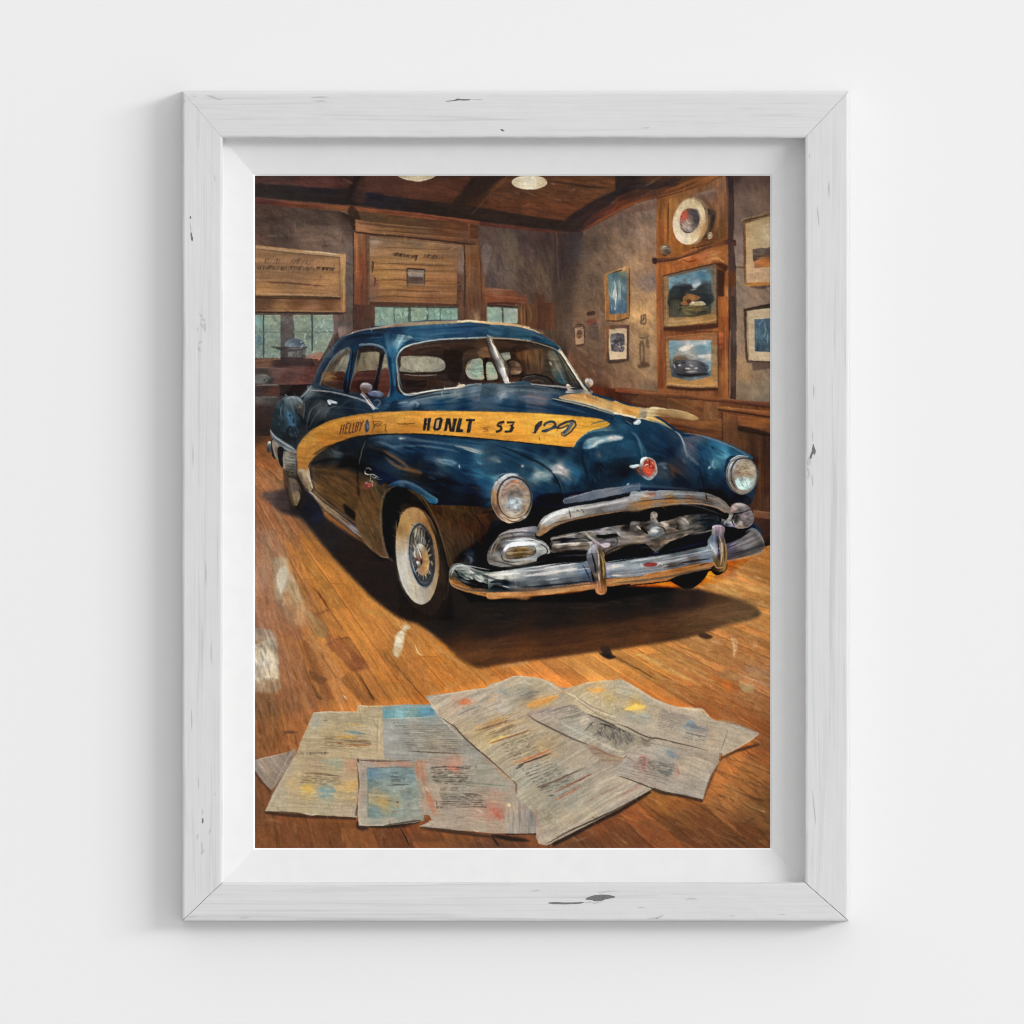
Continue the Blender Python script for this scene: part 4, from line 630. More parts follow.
# screen pillar highlights
O(370, 300)
F('100,200 200,190 260,230 200,290 170,360 175,480 200,590 260,625 300,660 150,680 130,500 110,330', '150,230:204060 200,230:5c84a0 180,280:6c94ac 155,330:2c6488 150,420:25587c 155,520:225074 180,620:1c4868 240,640:24445f 125,400:123050 130,560:10263c', ang=85, amp=.14, soft=.5)
F('165,280 185,220 235,200 300,225 310,245 240,262 190,300 175,340', '180,250:8cb0c0 230,230:7c9cb4 290,235:88a0b4 200,270:5c88a4', soft=1, amp=.3, a=.8); S('182,300 196,262 215,240', 2, 'c8dce0', a=.7, soft=.4); S('240,245 290,232', 1.6, 'a8bcc8', a=.7, soft=.3); S('205,235 225,225', 1.6, 'b4ccd4', a=.6)
S('115,340 135,440 140,560 135,620', 3, '0e2238', a=.7, soft=.8); S('150,340 150,460 165,560', 2, '3c7898', a=.6, soft=.6)
# roof
F('0,200 90,180 200,165 400,160 600,155 780,165 1024,190 1024,255 900,240 750,235 600,235 430,255 300,265 250,230 100,215', '60,215:26303e 150,205:1c3450 300,210:2c5878 450,200:30587c 600,190:28486c 700,190:2c4c6e 850,200:2a4a64 950,215:284c6c 500,235:204468 350,240:3c6484 700,215:1c3854 620,225:244468', ang=2, ln=22, amp=.13)
S('250,200 450,185 700,172', 2.2, '1e3c5a', a=.7, soft=.4); S('380,225 480,215 620,205', 2, '54809c', a=.5, soft=.5); S('640,185 760,180 960,215', 2, '3c6080', a=.5, soft=.4); S('500,178 640,172 760,172 1020,200', 1.6, '16283c', a=.6, soft=.3)
F('0,190 90,172 150,155 260,145 400,138 560,132 620,138 560,150 400,158 200,168 60,185', '30,185:9c8478 120,165:b08060 200,158:b4805c 300,148:b88c64 420,142:b89060 560,140:c0a07c', ang=-4, amp=.14); S('0,188 80,172 200,152 330,142', 1.4, 'a8a098', a=.8); S('110,178 250,166 400,158', 1, 'c09070', a=.6)
S('540,145 620,138 760,148 900,160 1024,182', 2.4, 'cdb488', a=.9, taper=0); S('560,140 640,136 740,146', 1.5, 'ecdcb8', a=.8); S('760,156 900,168 1024,190', 1, '7c6a54', a=.7)
O(490, 300)
F('0,165 100,170 180,175 260,200 330,225 400,265 440,300 400,290 300,265 180,250 60,240 0,235', '60,200:30587c 150,200:2c5474 250,215:2c5878 330,250:204c70 400,280:244c6c 300,240:183858 100,230:1c3c5a', ang=14, ln=20, amp=.15)
S('0,152 100,160 200,172 280,195 340,220', 2.1, 'c4a886', a=.9, taper=2); S('180,170 260,190 320,218', 1.3, 'e0ccaa', a=.7); S('330,220 400,262 440,298 455,318', 1.3, '5c4c40', a=.8); S('150,235 260,240 360,275', 2, '14283c', a=.6, soft=.5); S('260,215 340,245', 2, '4c7c9c', a=.5, soft=.5)
# windscreen glass
O(0, 0, 1)
F('397,390 398,362 402,352 412,345 430,342 460,339 488,338 497,338 530,341 550,347 556,356 566,370 584,389 560,390 520,384 500,384 470,388 430,394 410,396', '405,360:3c2a22 430,350:332722 470,350:2c221c 400,385:2c221e 430,385:33251d 450,370:2c2420 450,390:3a2c26 480,345:3c3024 520,348:382c24 540,355:3a342e 550,370:34322c 530,375:2c2826 515,375:3a2a22 570,385:2a2a2c 470,375:2c2220', amp=.16, ang=5)
O(370, 300)
F('198,380 215,362 360,360 440,372 475,395 482,430 460,455 380,462 205,462 198,420', '215,380:8c8c7c 260,400:a0a090 320,380:989882 360,420:a4a490 430,400:94948a 460,430:8a8c84 250,445:7c7c70 400,380:8c9080', ang=40, ln=6, wd=3, amp=.15); ER(340, 412, 140, 50, .9, '5c5448', a=.5)
dabs('210,370 460,375 470,440 205,450', 'b8b8a4 8a8c80 a49c84 989c94', 60, 40, 4, 1.1, a=.5, spread=70)
S('200,466 330,475 480,465', 2, '28201c', a=.9, taper=0); S('215,478 330,486 430,480', 1.4, '7c7874', a=.7); F('230,530 260,515 310,520 360,530 380,560 330,580 250,580', '2a1f1b', amp=.3); S('300,530 340,520 370,530 350,570', 1.4, '14100e', a=.7); S('340,585 370,545 365,520', 1, '5c4c40', a=.5)
F('470,330 540,320 600,350 590,450 560,530 500,500 490,420', '1e1814', soft=1, a=.7, amp=.2); F('610,330 720,320 760,370 700,380 640,400 605,450 590,400', '4a3c30', soft=.8, a=.6, amp=.2); F('690,330 750,300 780,360 740,375 700,360', '5c4c38', soft=.5, a=.7, amp=.2); S('260,320 330,302 460,290', 2, '54463a', a=.6, soft=.4); S('300,340 420,320', 2, '4c4034', a=.4, soft=.4)
F('612,460 625,420 660,385 705,375 725,400 732,460 728,508 680,512 635,500', '640,430:a0988a 680,400:8c9c94 700,440:7c9c98 650,470:6c8880 700,480:8ca098 640,490:a8a090 720,500:8c8c80', amp=.15); ER(676, 446, 60, 66, 1.1, 'b0a08c', a=.6, t0=120, t1=290); dabs('640,410 720,390 725,500 640,490', '9cb4ac 5c807c b4b8a4', 34, 50, 3.5, 1, a=.6, spread=70)
F('725,385 760,375 745,420 748,515 735,515', '1c1816'); F('745,410 775,400 795,430 812,470 815,505 760,514 748,500', '760,420:8ca8a0 790,460:7c9894 800,495:98a49c 760,495:8c9c94', amp=.15); S('748,415 750,510', 1, 'b4a890', a=.6)
FS('822,345 895,335 902,375 870,395 840,405', '840,360:8a9c9c 880,350:98a8a4 850,390:8c9894', amp=.15); F('835,400 870,395 890,440 880,500 855,480 840,440', '850,420:8c9898 865,470:5c6464', soft=.2, a=.9, amp=.15)
F('880,410 915,390 950,405 972,440 960,470 930,480 890,470', '900,430:6c5646 930,410:8c7c68 950,440:5c483a 940,465:9c9484', amp=.25); S('945,470 965,455', 2.2, 'b8b0a4', a=.8); S('890,500 930,485 990,495', 1.6, '1e1a18', a=.8); F('910,340 1024,320 1024,420 990,440 960,400 920,380', '38281e', a=.6, soft=.5, amp=.25)
O(490, 300)
F('170,340 280,320 345,330 340,430 330,470 240,480 210,440 190,390', '200,360:4c3826 250,360:5a4630 300,360:4c3e2e 330,400:4c4034 230,430:3c3026 300,450:40352a', ang=85, amp=.2, wd=3, soft=.4); S('240,330 245,470', 1.2, '2c2018', a=.6); S('320,325 322,460', 1.2, '241c16', a=.6)
F('370,330 420,340 460,420 495,530 440,530 400,480 380,400', '400,360:5c6058 420,440:54605f 450,500:2c4454 390,420:3c3a34', soft=.6, amp=.2, a=.8); S('405,370 440,450 480,530', 1.6, '7c8480', a=.6, soft=.2); S('380,395 395,420', 2.4, '94988c', a=.7); S('430,500 470,540', 2, '20506c', a=.8, soft=.2)
F('430,330 470,370 530,480 590,570 540,575 505,530 460,420', '470,390:3c3c34 520,500:2a2a28 560,550:24282c', soft=.3, amp=.2); S('440,350 490,430 560,545', 1.1, '6c6c60', a=.6); S('470,400 500,470 545,560', 1.2, '54544c', a=.6)
S('190,520 215,495 270,480 330,485 380,505 405,535', 1.6, '141414', a=.95, taper=0); S('200,510 240,490 300,486', .8, '6c6c6c', a=.7); S('215,520 260,500 330,505 370,530', 2.2, '2c2c2e', a=.8, soft=.2); S('250,525 300,515 350,530', 1.6, '54504c', a=.6)
S('120,530 130,440 110,395 130,385', 1.4, '241c18', a=.7); F('150,300 200,290 240,310 200,330 140,330', '281c18', a=.6, soft=.5)
# chrome around the windscreen
O(370, 300)
S('235,608 205,590 185,540 178,460 172,380 190,335 230,300 300,280 420,258 560,248 750,242', 1.6, '8c969c', a=.9, taper=0); S('178,370 195,330 240,297 330,272 480,254 700,245', .9, 'dcdcd4', a=.6); S('205,560 190,500 184,400', .9, 'c8d0d4', a=.6); S('192,350 186,420 196,520 212,585', 1, '3c4448', a=.8); S('240,312 330,285 460,268', 1, '4c443c', a=.7)
S('215,602 260,610 350,590 450,575 560,560 640,545 715,538', 1.7, '8c98a0', a=.9, taper=0); S('230,605 330,592 460,572', 1.0, 'e4e8e8', a=.65); S('470,568 560,562 600,555', 1.2, 'd8d0c8', a=.8); S('240,590 340,575 480,552 600,538', 1, '2c2c2e', a=.7); S('600,560 660,545 715,535', 1.4, '54606c', a=.7)
F('565,545 600,540 610,552 590,562 560,560', 'cfc0a4', amp=.2); S('555,580 580,572 595,585 580,592', 1.3, 'b8a484', a=.8); S('460,575 470,600 462,625', 1, '8c98a4', a=.8)
F('750,230 775,240 800,290 850,400 892,530 865,535 840,480 790,330', '770,260:8c8c88 800,310:9ca0a0 850,420:dce0e0 880,520:c8d0d4 820,420:6c7478 830,470:585c60', ang=65, amp=.08); S('765,245 800,320 845,420 885,525', 1.4, 'f4f4f0', a=.9, taper=3); S('755,240 790,330 840,470 862,530', 1, '3c3c3c', a=.8); S('755,232 790,238', 1, '9c9c98', a=.7)
S('780,245 900,250 1024,262', 1.3, '9c988c', a=.8, taper=0)
O(490, 300)
S('0,245 100,250 240,265 340,290 420,320 450,345', 1.3, '8c8478', a=.8, taper=0); S('20,258 140,262 280,280 380,310', 1.3, '1c1814', a=.7)
S('440,318 470,355 530,450 590,545 640,605', 2.6, 'a0a49c', a=.95, taper=0); S('450,330 500,410 560,505 620,590', 1.1, 'dcdcd0', a=.85); S('440,335 490,420 570,545', 1.1, '3c3c38', a=.8); S('430,290 450,310 455,325', 1.6, '4c7484', a=.8)
S('120,540 200,535 300,545 400,552 490,560 610,575', 1.7, '8c98a4', a=.85, taper=0); S('120,550 260,548 400,565 500,580', 1.4, '142434', a=.8); S('120,535 135,530 200,530', 1.4, 'd0d4d4', a=.7)
F('488,545 500,540 525,565 515,585 495,575', 'b8b8b4', amp=.15); F('500,578 560,575 610,580 650,595 640,605 560,600 490,600 440,630 470,600', '500,590:98a0a8 560,590:5c6c7c 620,595:a4a49c', amp=.2); S('420,630 470,610 490,590', 1.6, 'd8d0c0', a=.85); S('510,570 560,568 600,572', 2, '14161a', a=.8)
# far mirror
F('608,515 620,502 645,505 658,525 655,550 630,560 612,540', '615,510:dce0e4 635,510:a8b0b8 650,540:b89c80 630,535:3c3c40 645,520:c8ccd0', amp=.15); S('625,555 632,580 645,590', 2, '3c3c40', a=.9); F('640,580 658,585 655,600 640,600', '6c6460'); S('630,535 655,545', 1.1, 'd8b890', a=.8)
# ---- bonnet, wings, stripe
O(370, 300)
F('120,690 150,650 240,635 330,610 480,580 640,555 760,540 880,535 1024,530 1024,720 700,718 400,708 140,715 80,720', '150,680:16283a 260,670:546478 240,640:3c5266 330,640:4c5c6c 450,610:5c6874 560,600:687078 660,570:5c6c7c 800,560:2c4056 900,560:34465c 1000,580:2c4058 860,600:707c90 840,640:4c5c74 700,620:505a6a 600,640:1c3a54 450,660:18405e 700,650:3c4c64 800,690:103048 600,700:0e2c48 300,700:10283e 1000,690:0e2e4a 1000,640:243a54 900,680:12324c', ang=-6, ln=22, wd=2, amp=.17)
for s_, w, c, a in (('255,665 300,640 420,618 560,600', 1.6, '98a0a8', .6), ('250,670 290,655 310,670 290,690', 1.6, 'a4b0bc', .7), ('280,640 400,612 520,598', 1.2, '14283c', .7), ('470,625 460,600 470,585', 1.2, '98a4b0', .6), ('480,650 640,615 800,600', 2, '7c8494', .4), ('700,600 780,580 860,570', 2, '182c40', .6), ('820,620 850,590 885,580 870,620 840,650', 2.2, '9ca4b4', .6), ('815,645 850,620 880,635', 1.6, 'b4b8c4', .6), ('560,560 700,545 840,545', 2, '3c5064', .6), ('650,640 760,640 850,650', 2.2, '74788c', .5), ('420,650 560,635 680,660', 2.4, '0e3452', .6), ('180,665 220,655 250,658', 1.4, '8898a8', .7), ('280,690 500,665 660,672', 2, '143c5c', .5), ('880,600 1024,570', 1.6, '60708a', .4), ('870,650 960,640 1024,646', 2, '4c5c78', .4), ('520,640 600,620', 1.2, '98a0a8', .4), ('700,670 820,655 1024,668', 2.2, '5a6880', .4)):
    S(s_, w, c, a=a, soft=.25 if w > 1.5 else 0)
O(490, 300)
F('-40,545 120,545 300,550 480,590 520,640 700,690 860,750 930,790 1000,860 1010,1024 500,1024 560,900 620,850 760,800 760,770 560,738 260,722 0,712 -60,712', '0,590:34485e 120,570:5c6c80 80,610:707c90 200,600:3c4c60 350,600:44546c 250,650:5c5c68 330,640:6c646c 100,660:183a54 200,690:12304a 400,660:1c3852 500,690:14304a 450,720:102c46 650,710:16324a 700,770:18344e 800,780:14304a 830,830:1c4260 900,820:183852 740,880:7c9098 780,870:98a4a4 660,890:6c8c9c 640,920:4c7890 600,910:38607a 700,930:2c5c78 850,900:1c445e 900,960:205070 800,960:24485c 700,990:14283a 600,980:103048 900,1010:183450 970,900:4c7c9c 980,960:24506c', ang=12, ln=20, amp=.13)
for s_, w, c, a in (('120,640 300,640 460,680 640,735', 2.4, '4c5c78', .5), ('100,600 60,640', 3, '8c94a4', .6), ('60,620 110,585', 2, '9ca8b8', .5), ('60,590 200,580 330,590 460,600', 2, '7484a0', .4), ('180,625 260,618 330,630 400,640', 2.4, '8c7c78', .5), ('100,560 250,560 380,575', 2, '1c3048', .6), ('400,640 560,690 740,745 880,785', 1.8, '0c2440', .7), ('390,630 560,672 720,722 860,765', 1.2, 'a89878', .6), ('200,665 420,700 660,740', 3, '0e2a42', .6), ('0,670 200,690 420,715', 2.2, '0e2a44', .5), ('640,800 760,760 850,800', 2, '0f2a42', .5)):
    S(s_, w, c, a=a, soft=.3 if w > 1.5 else 0)
F('600,930 640,885 700,880 790,872 850,875 830,890 760,910 700,920 650,945 610,950', '620,920:5c8ca0 660,900:b0c0c0 720,900:88a0a4 780,882:d0ccc4 830,880:a0acac', soft=.8, amp=.2, a=.85)
S('655,935 690,905 780,885 830,880', 2.2, 'dcdcd4', a=.8, soft=.5); S('620,940 640,905 660,890', 3, 'a0c0cc', a=.7, soft=.5); S('690,970 710,1000', 3, '6c5c50', a=.5, soft=.6)
# far side of the bonnet with its stripe
F('440,628 500,605 600,600 660,612 780,650 900,680 1010,700 1024,760 960,775 860,745 700,695 560,655', '470,630:b09470 520,620:c0925c 600,615:b48850 650,640:b8864c 720,650:b89460 800,675:b08c58 900,700:b8965c 960,730:c0a070 600,650:b88a50 700,680:c09456 850,725:c8954c 1000,750:dcb478', ang=18, ln=20, amp=.15)
S('450,635 600,660 760,710 900,755 970,775', 2, 'd8cdb0', a=.7, soft=.2); S('395,630 440,640 560,665 700,705 860,755', 1.2, 'c8b890', a=.7); S('400,640 560,675 740,730 900,780', 1.2, '0c1826', a=.9); S('570,640 700,672', 1.6, 'dcb478', a=.5, soft=.3); S('640,600 660,630', 2, '8c8070', a=.7); S('600,605 615,640', 1.4, 'd8c4a0', a=.6)
O(615, 300)
F('-10,648 40,662 120,690 190,700 200,720 170,750 110,745 -10,720', '20,680:c89450 80,700:c88c44 130,710:cc9448 170,730:d8ac64 20,715:d8b070', ang=18, amp=.12); S('-10,655 60,672 160,695', 1, '90784c', a=.7); S('-10,722 60,740 130,752', 2.2, 'e8dcc0', a=.8, taper=0)
F('195,695 240,690 300,695 400,705 500,735 530,765 470,770 380,755 300,745 240,745 200,735', '210,710:d8c090 240,700:d0b078 300,715:b8925c 400,725:a88454 480,750:b08c5c 300,735:9c7444 500,755:a88050', ang=8, amp=.18)
S('215,695 250,692 330,700', 2.2, 'ecd8a4', a=.85); S('300,698 420,712 510,745', 1.5, 'd0b484', a=.6); S('380,708 470,730', 2, 'c09a64', a=.6); S('250,725 350,745 500,775', 1.6, '7c5430', a=.7); S('530,765 560,750', 1.4, '8c6040', a=.5); S('170,705 200,720 175,745', 2, 'b8a484', a=.7)
F('160,745 210,735 280,765 330,800 370,835 330,825 260,795 200,770', '180,750:d0b888 240,770:c09048 300,795:b8924c 340,820:a88858', amp=.12); S('200,765 280,785 340,820 380,860', 1.2, '6c8494', a=.7); S('175,750 230,755 300,785', 1.4, 'e4c88c', a=.7)
F('160,700 195,705 200,745 180,760 150,745', 'a8987c', amp=.25, soft=.2)
# nose of the bonnet, right half
F('-10,760 0,735 30,738 60,745 120,758 200,770 300,800 360,840 400,880 440,950 455,1024 -10,1024', '20,770:1c3c54 80,780:0e1e2e 50,800:1a3a54 20,870:4c7080 40,880:38607c 60,920:24506e 120,900:204c68 160,870:1c3a50 200,850:1c3c58 260,840:1c3850 320,850:18344e 350,900:16283e 250,900:16324c 280,960:183654 200,970:122a40 380,960:101c2c 420,960:1c2c40 100,1000:183450 30,980:1c3e56 300,820:28465c', ang=30, ln=16, amp=.12)
S('0,885 30,878 70,885', 2.6, '9cb0b4', a=.7, soft=.5); S('100,770 130,790 165,820', 2, '0c1420', a=.8, soft=.2); S('20,735 80,765 120,790', 2.6, '2c3844', a=.7); S('60,770 110,800', 1.2, '8c9098', a=.6)
F('115,790 140,765 160,768 165,785 150,800 160,815 140,815', 'a8b0b4', amp=.3); S('125,795 145,775 158,770', 1.3, 'e8ecec', a=.9); S('145,800 155,812', 1.4, '3c3c44', a=.9); S('150,765 175,750', 1.4, 'c8c8c0', a=.7)
S('135,840 160,870 180,878', 3.2, 'dce8ec', a=.9); S('130,830 150,860 170,885', 1.6, '8cb0c4', a=.7, soft=.2); S('180,885 195,930 200,1024', 2.4, '3c6c84', a=.7, soft=.4); S('165,885 185,940 190,1010', 1, '7c9cac', a=.5)
S('360,840 410,885 440,940 455,1000', 1.8, '8c9cac', a=.8, taper=0); S('350,835 400,870 440,930', 1, 'c4ccd0', a=.6); S('250,780 330,815 380,850', 1.4, '3c5c74', a=.7)
# left wing and bonnet shut line
O(250, 420)
F('378,260 400,220 470,170 560,130 700,95 800,90 900,88 1024,88 1024,310 900,400 860,470 845,560 840,700 870,800 892,880 800,830 720,740 560,600 420,470 385,380', '400,260:14181c 450,200:181c22 520,170:22282c 560,220:3c4448 600,180:1a2028 480,260:201c1a 600,280:1c1410 680,150:14202c 680,280:12161c 420,310:4c3822 500,330:5c4024 600,340:64482a 680,370:5c4020 400,380:54402a 450,420:6c4e2c 550,400:7c5830 560,460:70502a 640,440:6c4a26 620,520:7c5a30 680,580:644624 660,620:3c2a1c 720,440:6a4a24 780,420:6c4c28 840,430:5c4228 750,520:7c5a34 800,560:74502a 740,620:7c5a34 800,650:7a5c3c 780,760:7c603c 860,840:6c5434 840,760:6a5030 900,300:141c28 860,250:12161c 760,250:101418 780,200:121c26 850,150:1c2c3e 900,150:203850 980,200:18324c 800,300:0e1216 860,340:0e141a 900,370:161c22 720,300:141a20 1000,280:1a1c22', ang=35, ln=20, amp=.14)
O(370, 420)
F('60,420 10,300 -5,200 20,120 80,100 200,92 350,100 560,120 800,145 1024,165 1024,420 1000,350 900,340 830,360 790,430 760,560 600,560 420,540 300,480 200,400 100,400', '-60,180:141c26 0,160:1a2c3c 100,130:34485c 200,125:283c54 60,200:0e1620 300,130:1c3048 150,180:2c4860 300,170:12304c 450,150:1c3c58 600,160:24445c 800,180:1c3c58 450,200:12304c 600,220:143450 300,240:0e2034 500,270:345870 440,260:4c5c6c 400,300:0e1e30 600,260:1c4060 700,260:3c6c88 760,290:5c8ca4 800,320:6c9cb0 820,330:7ca8b8 700,330:2c5c7c 740,380:1c4c6c 600,340:0e2a44 650,440:0a1a2c 500,400:0e1828 350,350:14161c 450,450:0e141c 300,330:2c2620 650,500:0c1018 1000,250:16344e 950,300:2c4c64 900,250:3c5468', ang=16, ln=22, amp=.14)
for s_, w, c, a in (('0,165 60,170 150,250 240,320', 2, '4c3c34', .7), ('100,240 180,300 300,330 340,345', 3.6, '8c6038', .6), ('-40,180 80,210 200,290', 2, '121214', .9), ('120,175 300,165 480,185 580,210', 1.6, '7c8c98', .6), ('60,115 160,105 300,125 460,155', 2.6, '5c6c80', .5), ('185,118 210,120', 2.4, 'c4c4c8', .9), ('220,130 400,140 560,165 700,200 800,245', 2.2, '5c6c7c', .6), ('540,165 660,190 760,230 850,270', 2.4, 'bcb4a4', .75), ('600,185 700,215', 1.4, 'dcd4c4', .6), ('800,245 850,270 860,280', 3.4, 'd0b09c', .8), ('400,150 600,155 850,185 1024,240', 1.8, '34546c', .5), ('560,140 760,165 950,200', 1.6, '14304a', .8), ('640,160 800,185 1000,235', 1.4, '587080', .5), ('440,265 500,285 560,275', 3, '8c98a0', .5), ('430,250 500,260 550,275', 1.8, 'a8b0b4', .5), ('570,285 575,310', 1.4, 'b4b8bc', .8), ('680,265 730,290 780,300', 3, '9cb8c4', .6), ('720,300 800,300 860,320', 3, '80acbc', .7), ('690,340 760,345 800,360', 4, '4c84a0', .6), ('940,280 980,295', 3, 'd4c0b0', .85), ('880,290 940,300', 2, '8c9ca8', .6), ('930,310 940,325', 1.6, '14202c', .9), ('340,340 400,360 500,360', 3, '22242c', .8), ('350,400 450,385 600,420', 5, '0c0e16', .7), ('640,430 690,440 680,460', 2.6, '38302e', .7), ('380,330 460,350 500,360', 1.6, '3c3c40', .6), ('500,200 650,260 740,340', 5, '143858', .5), ('480,290 560,330 650,360', 5, '10304c', .6)):
    S(s_, w, c, a=a, soft=.3 if w > 1.5 else 0)
dabs('100,150 600,180 760,300 600,500 400,480 200,330', '16344e 0c1c2c 1e4462 0a1420 28506c', 130, 22, 10, 1.6, a=.4, spread=16)
O(490, 420)
F('-30,140 200,150 520,178 560,150 620,90 760,70 940,80 1024,130 1024,430 700,480 480,540 300,560 250,640 180,650 120,640 260,560 270,460 240,400 180,350 100,340 -30,350', '0,200:2c465a 60,180:24445e 150,190:24445e 250,210:0e2a42 350,200:0e243a 450,200:0e2238 400,260:1c3c52 330,300:34566a 400,320:98a0a4 440,310:b0a8a0 480,340:a09890 300,350:84949a 360,350:6c848c 250,330:1c3c54 500,280:204a68 540,340:245474 560,250:12283c 600,200:103048 680,150:284c64 750,200:1c4862 700,220:24506c 900,180:183a54 850,250:142438 950,260:10202e 700,300:0e1a26 800,330:0e121c 900,330:12161e 950,380:1c3850 600,380:142e44 550,430:0f2436 450,430:142c40 420,380:0c2034 350,420:12344c 300,480:0e2c44 350,500:0e2236 420,500:0e1a2a 260,600:0e1420 650,420:14202e 800,400:182634 1000,420:24405a 150,280:1a3c56', ang=25, ln=18, amp=.13)
for s_, w, c, a in (('-20,150 100,180 240,240 340,290 400,340 440,400 465,470 470,530', 2, '0a141e', .9), ('340,280 410,340 455,420 475,520', 1, '3c6480', .6), ('100,175 200,195 330,240', 1.6, '4c6880', .5), ('0,180 100,215 200,260', 1.4, '14283c', .7), ('200,260 300,290 340,320', 1.6, '2c5068', .6), ('400,300 450,300 490,340', 4.4, 'b4acac', .7), ('395,335 440,335 470,350', 3, 'd4ccc4', .75), ('430,290 470,315', 1.5, 'e4d8d0', .7), ('285,345 320,355 370,355', 3.4, 'a4a8a8', .7), ('300,335 350,340', 1.6, 'c8c8c4', .7), ('360,370 390,380', 2, '6c8490', .6), ('520,300 560,350 540,420', 5, '28587a', .5), ('450,350 500,390 480,430', 3, '1c4c70', .6), ('600,150 590,250 620,350 600,430', 3, '0e1824', .6), ('640,130 660,230 640,330', 4, '0e2a42', .4), ('690,200 720,235', 4, '6c6458', .5), ('750,340 760,320', 1.8, '6c7484', .7), ('850,250 900,255', 1.4, '3c5064', .6), ('200,290 215,300', 3, 'd4b8ac', .85), ('20,240 60,270', 4, 'b4a8a4', .7), ('0,245 30,250 70,275', 2, 'dccfc4', .7), ('280,440 350,460 430,460', 2.4, '204868', .4), ('300,400 380,440', 3, '143a58', .5), ('800,200 900,180 980,170', 3, '28587a', .5), ('300,500 380,530', 2, '0a1420', .6)):
    S(s_, w, c, a=a, soft=.3 if w > 1.5 else 0)
F('480,500 600,475 760,440 900,420 1024,400 1024,440 850,470 700,500 560,520 480,535', '500,515:4c6474 600,490:4c5c70 750,460:4c5464 850,440:545868 700,480:3c4c60 950,420:2c4c68 1000,410:30546c', ang=-12, amp=.16)
S('475,535 480,505 600,478 640,470', 1.4, '7c98a8', a=.7); S('620,470 760,445 880,415 920,410', 1.6, '888898', a=.6); S('870,410 890,408', 2.2, 'c8ccd0', a=.8); S('640,490 780,465 900,450', 1, '14202e', a=.7); S('480,545 650,520 850,480 1024,440', 1.2, '0a0e14', a=.9)
dabs('560,200 760,120 960,120 1000,400 620,440', '1c4058 0c1a28 245070 0e2438', 110, 80, 9, 1.7, a=.35, spread=30)
# right wing
O(615, 420)
F('0,60 20,30 100,30 300,40 400,80 440,110 560,100 720,150 830,205 880,240 860,250 740,230 700,290 705,400 730,450 850,490 860,540 740,550 680,500 600,470 450,455 200,460 0,430', '40,60:28506c 40,130:184058 120,60:183c54 180,100:18344c 60,230:102436 150,200:183c52 250,80:1c3c58 300,150:16304c 350,200:101e30 280,240:12283c 400,150:16324a 430,90:3c4658 450,150:545464 470,200:4c5466 500,130:484e5e 520,110:4c5464 560,180:183854 620,170:245878 700,210:4c88a8 650,230:2c6484 560,220:204c6c 640,270:487488 600,300:1c4460 540,270:16344c 500,330:1c2c40 560,380:0e1c2c 650,350:16344e 700,430:101c2c 800,480:0c1018 600,440:121c28 400,300:2c2c34 390,330:34302e 300,330:3c4450 200,400:1c3c54 100,400:183850 300,430:16324a 450,420:101c2a 740,190:1c4864 800,200:24506c 60,330:10161e 400,400:0e1c2a', ang=35, ln=16, amp=.13)
for s_, w, c, a in (('400,80 430,130 450,200 460,240', 1.6, '90989c', .8), ('380,70 420,110 440,160', 1.2, 'b0b4b8', .7), ('430,85 520,95 640,130 760,180 860,235', 1.4, '7c8490', .7), ('455,210 490,250 540,290', 3.4, '6c6c7c', .6), ('470,150 500,210 530,260', 4, '5c5866', .5), ('440,110 480,150 500,180', 2.4, '6c6068', .6), ('520,140 600,200 620,260', 3, '1c4c70', .5), ('630,255 620,290 640,310', 2.4, '8cb0bc', .7), ('590,318 610,295', 1.6, 'e8e8e4', .9), ('650,230 690,240 720,230', 4, '60a0bc', .6), ('640,150 700,190 720,220', 3, '2c6c90', .5), ('430,250 450,280', 2, '586470', .6), ('340,280 400,340 420,370', 4.4, '4c3830', .7), ('360,300 370,370', 2.6, '5c3c2c', .6), ('270,285 330,280', 4, '5c6474', .7), ('275,320 340,325', 2.4, '2c3440', .8), ('300,300 330,310', 2, '8c94a0', .5), ('530,300 560,400 550,440', 2, '0c1420', .7), ('200,230 260,215 330,240', 2.4, '1c4060', .6), ('600,380 680,400 700,430', 3, '102c48', .5), ('380,340 430,380 450,420', 4, '0c1824', .7), ('200,250 180,180 150,120', 2, '3c7490', .5)):
    S(s_, w, c, a=a, soft=.3 if w > 1.5 else 0)
dabs('460,120 700,180 700,400 560,440 500,330', '1c4c6c 0e2034 2c6080 142c44', 70, 50, 8, 1.6, a=.35, spread=30)
def mend(pts, r=5):
    """work two wet areas into each other along a join"""
    M, y0, x0 = mask(P(pts), 3); h, w = M.shape
    C = CV[y0:y0+h, x0:x0+w].copy(); B = C.copy()
    for _ in range(2): B = box1(box1(B, r*SS, 1), SS, 0)
    X, Y = grid(M, y0, x0)
    B = B*(1+.14*vn(X/7, Y/1.6, 333)[..., None]+.08*vn(X/3, Y/3, 334)[..., None])
    put(M, y0, x0, B, .9)
O(0, 0, 1)
mend('606,428 620,428 620,492 606,492'); mend('478,438 498,440 500,478 480,478', 5); mend('362,436 378,436 384,480 366,480', 5); mend('484,444 498,446 498,468 484,464', 4); mend('486,385 496,385 496,410 486,410', 4); mend('606,396 612,398 612,412 606,410', 3)
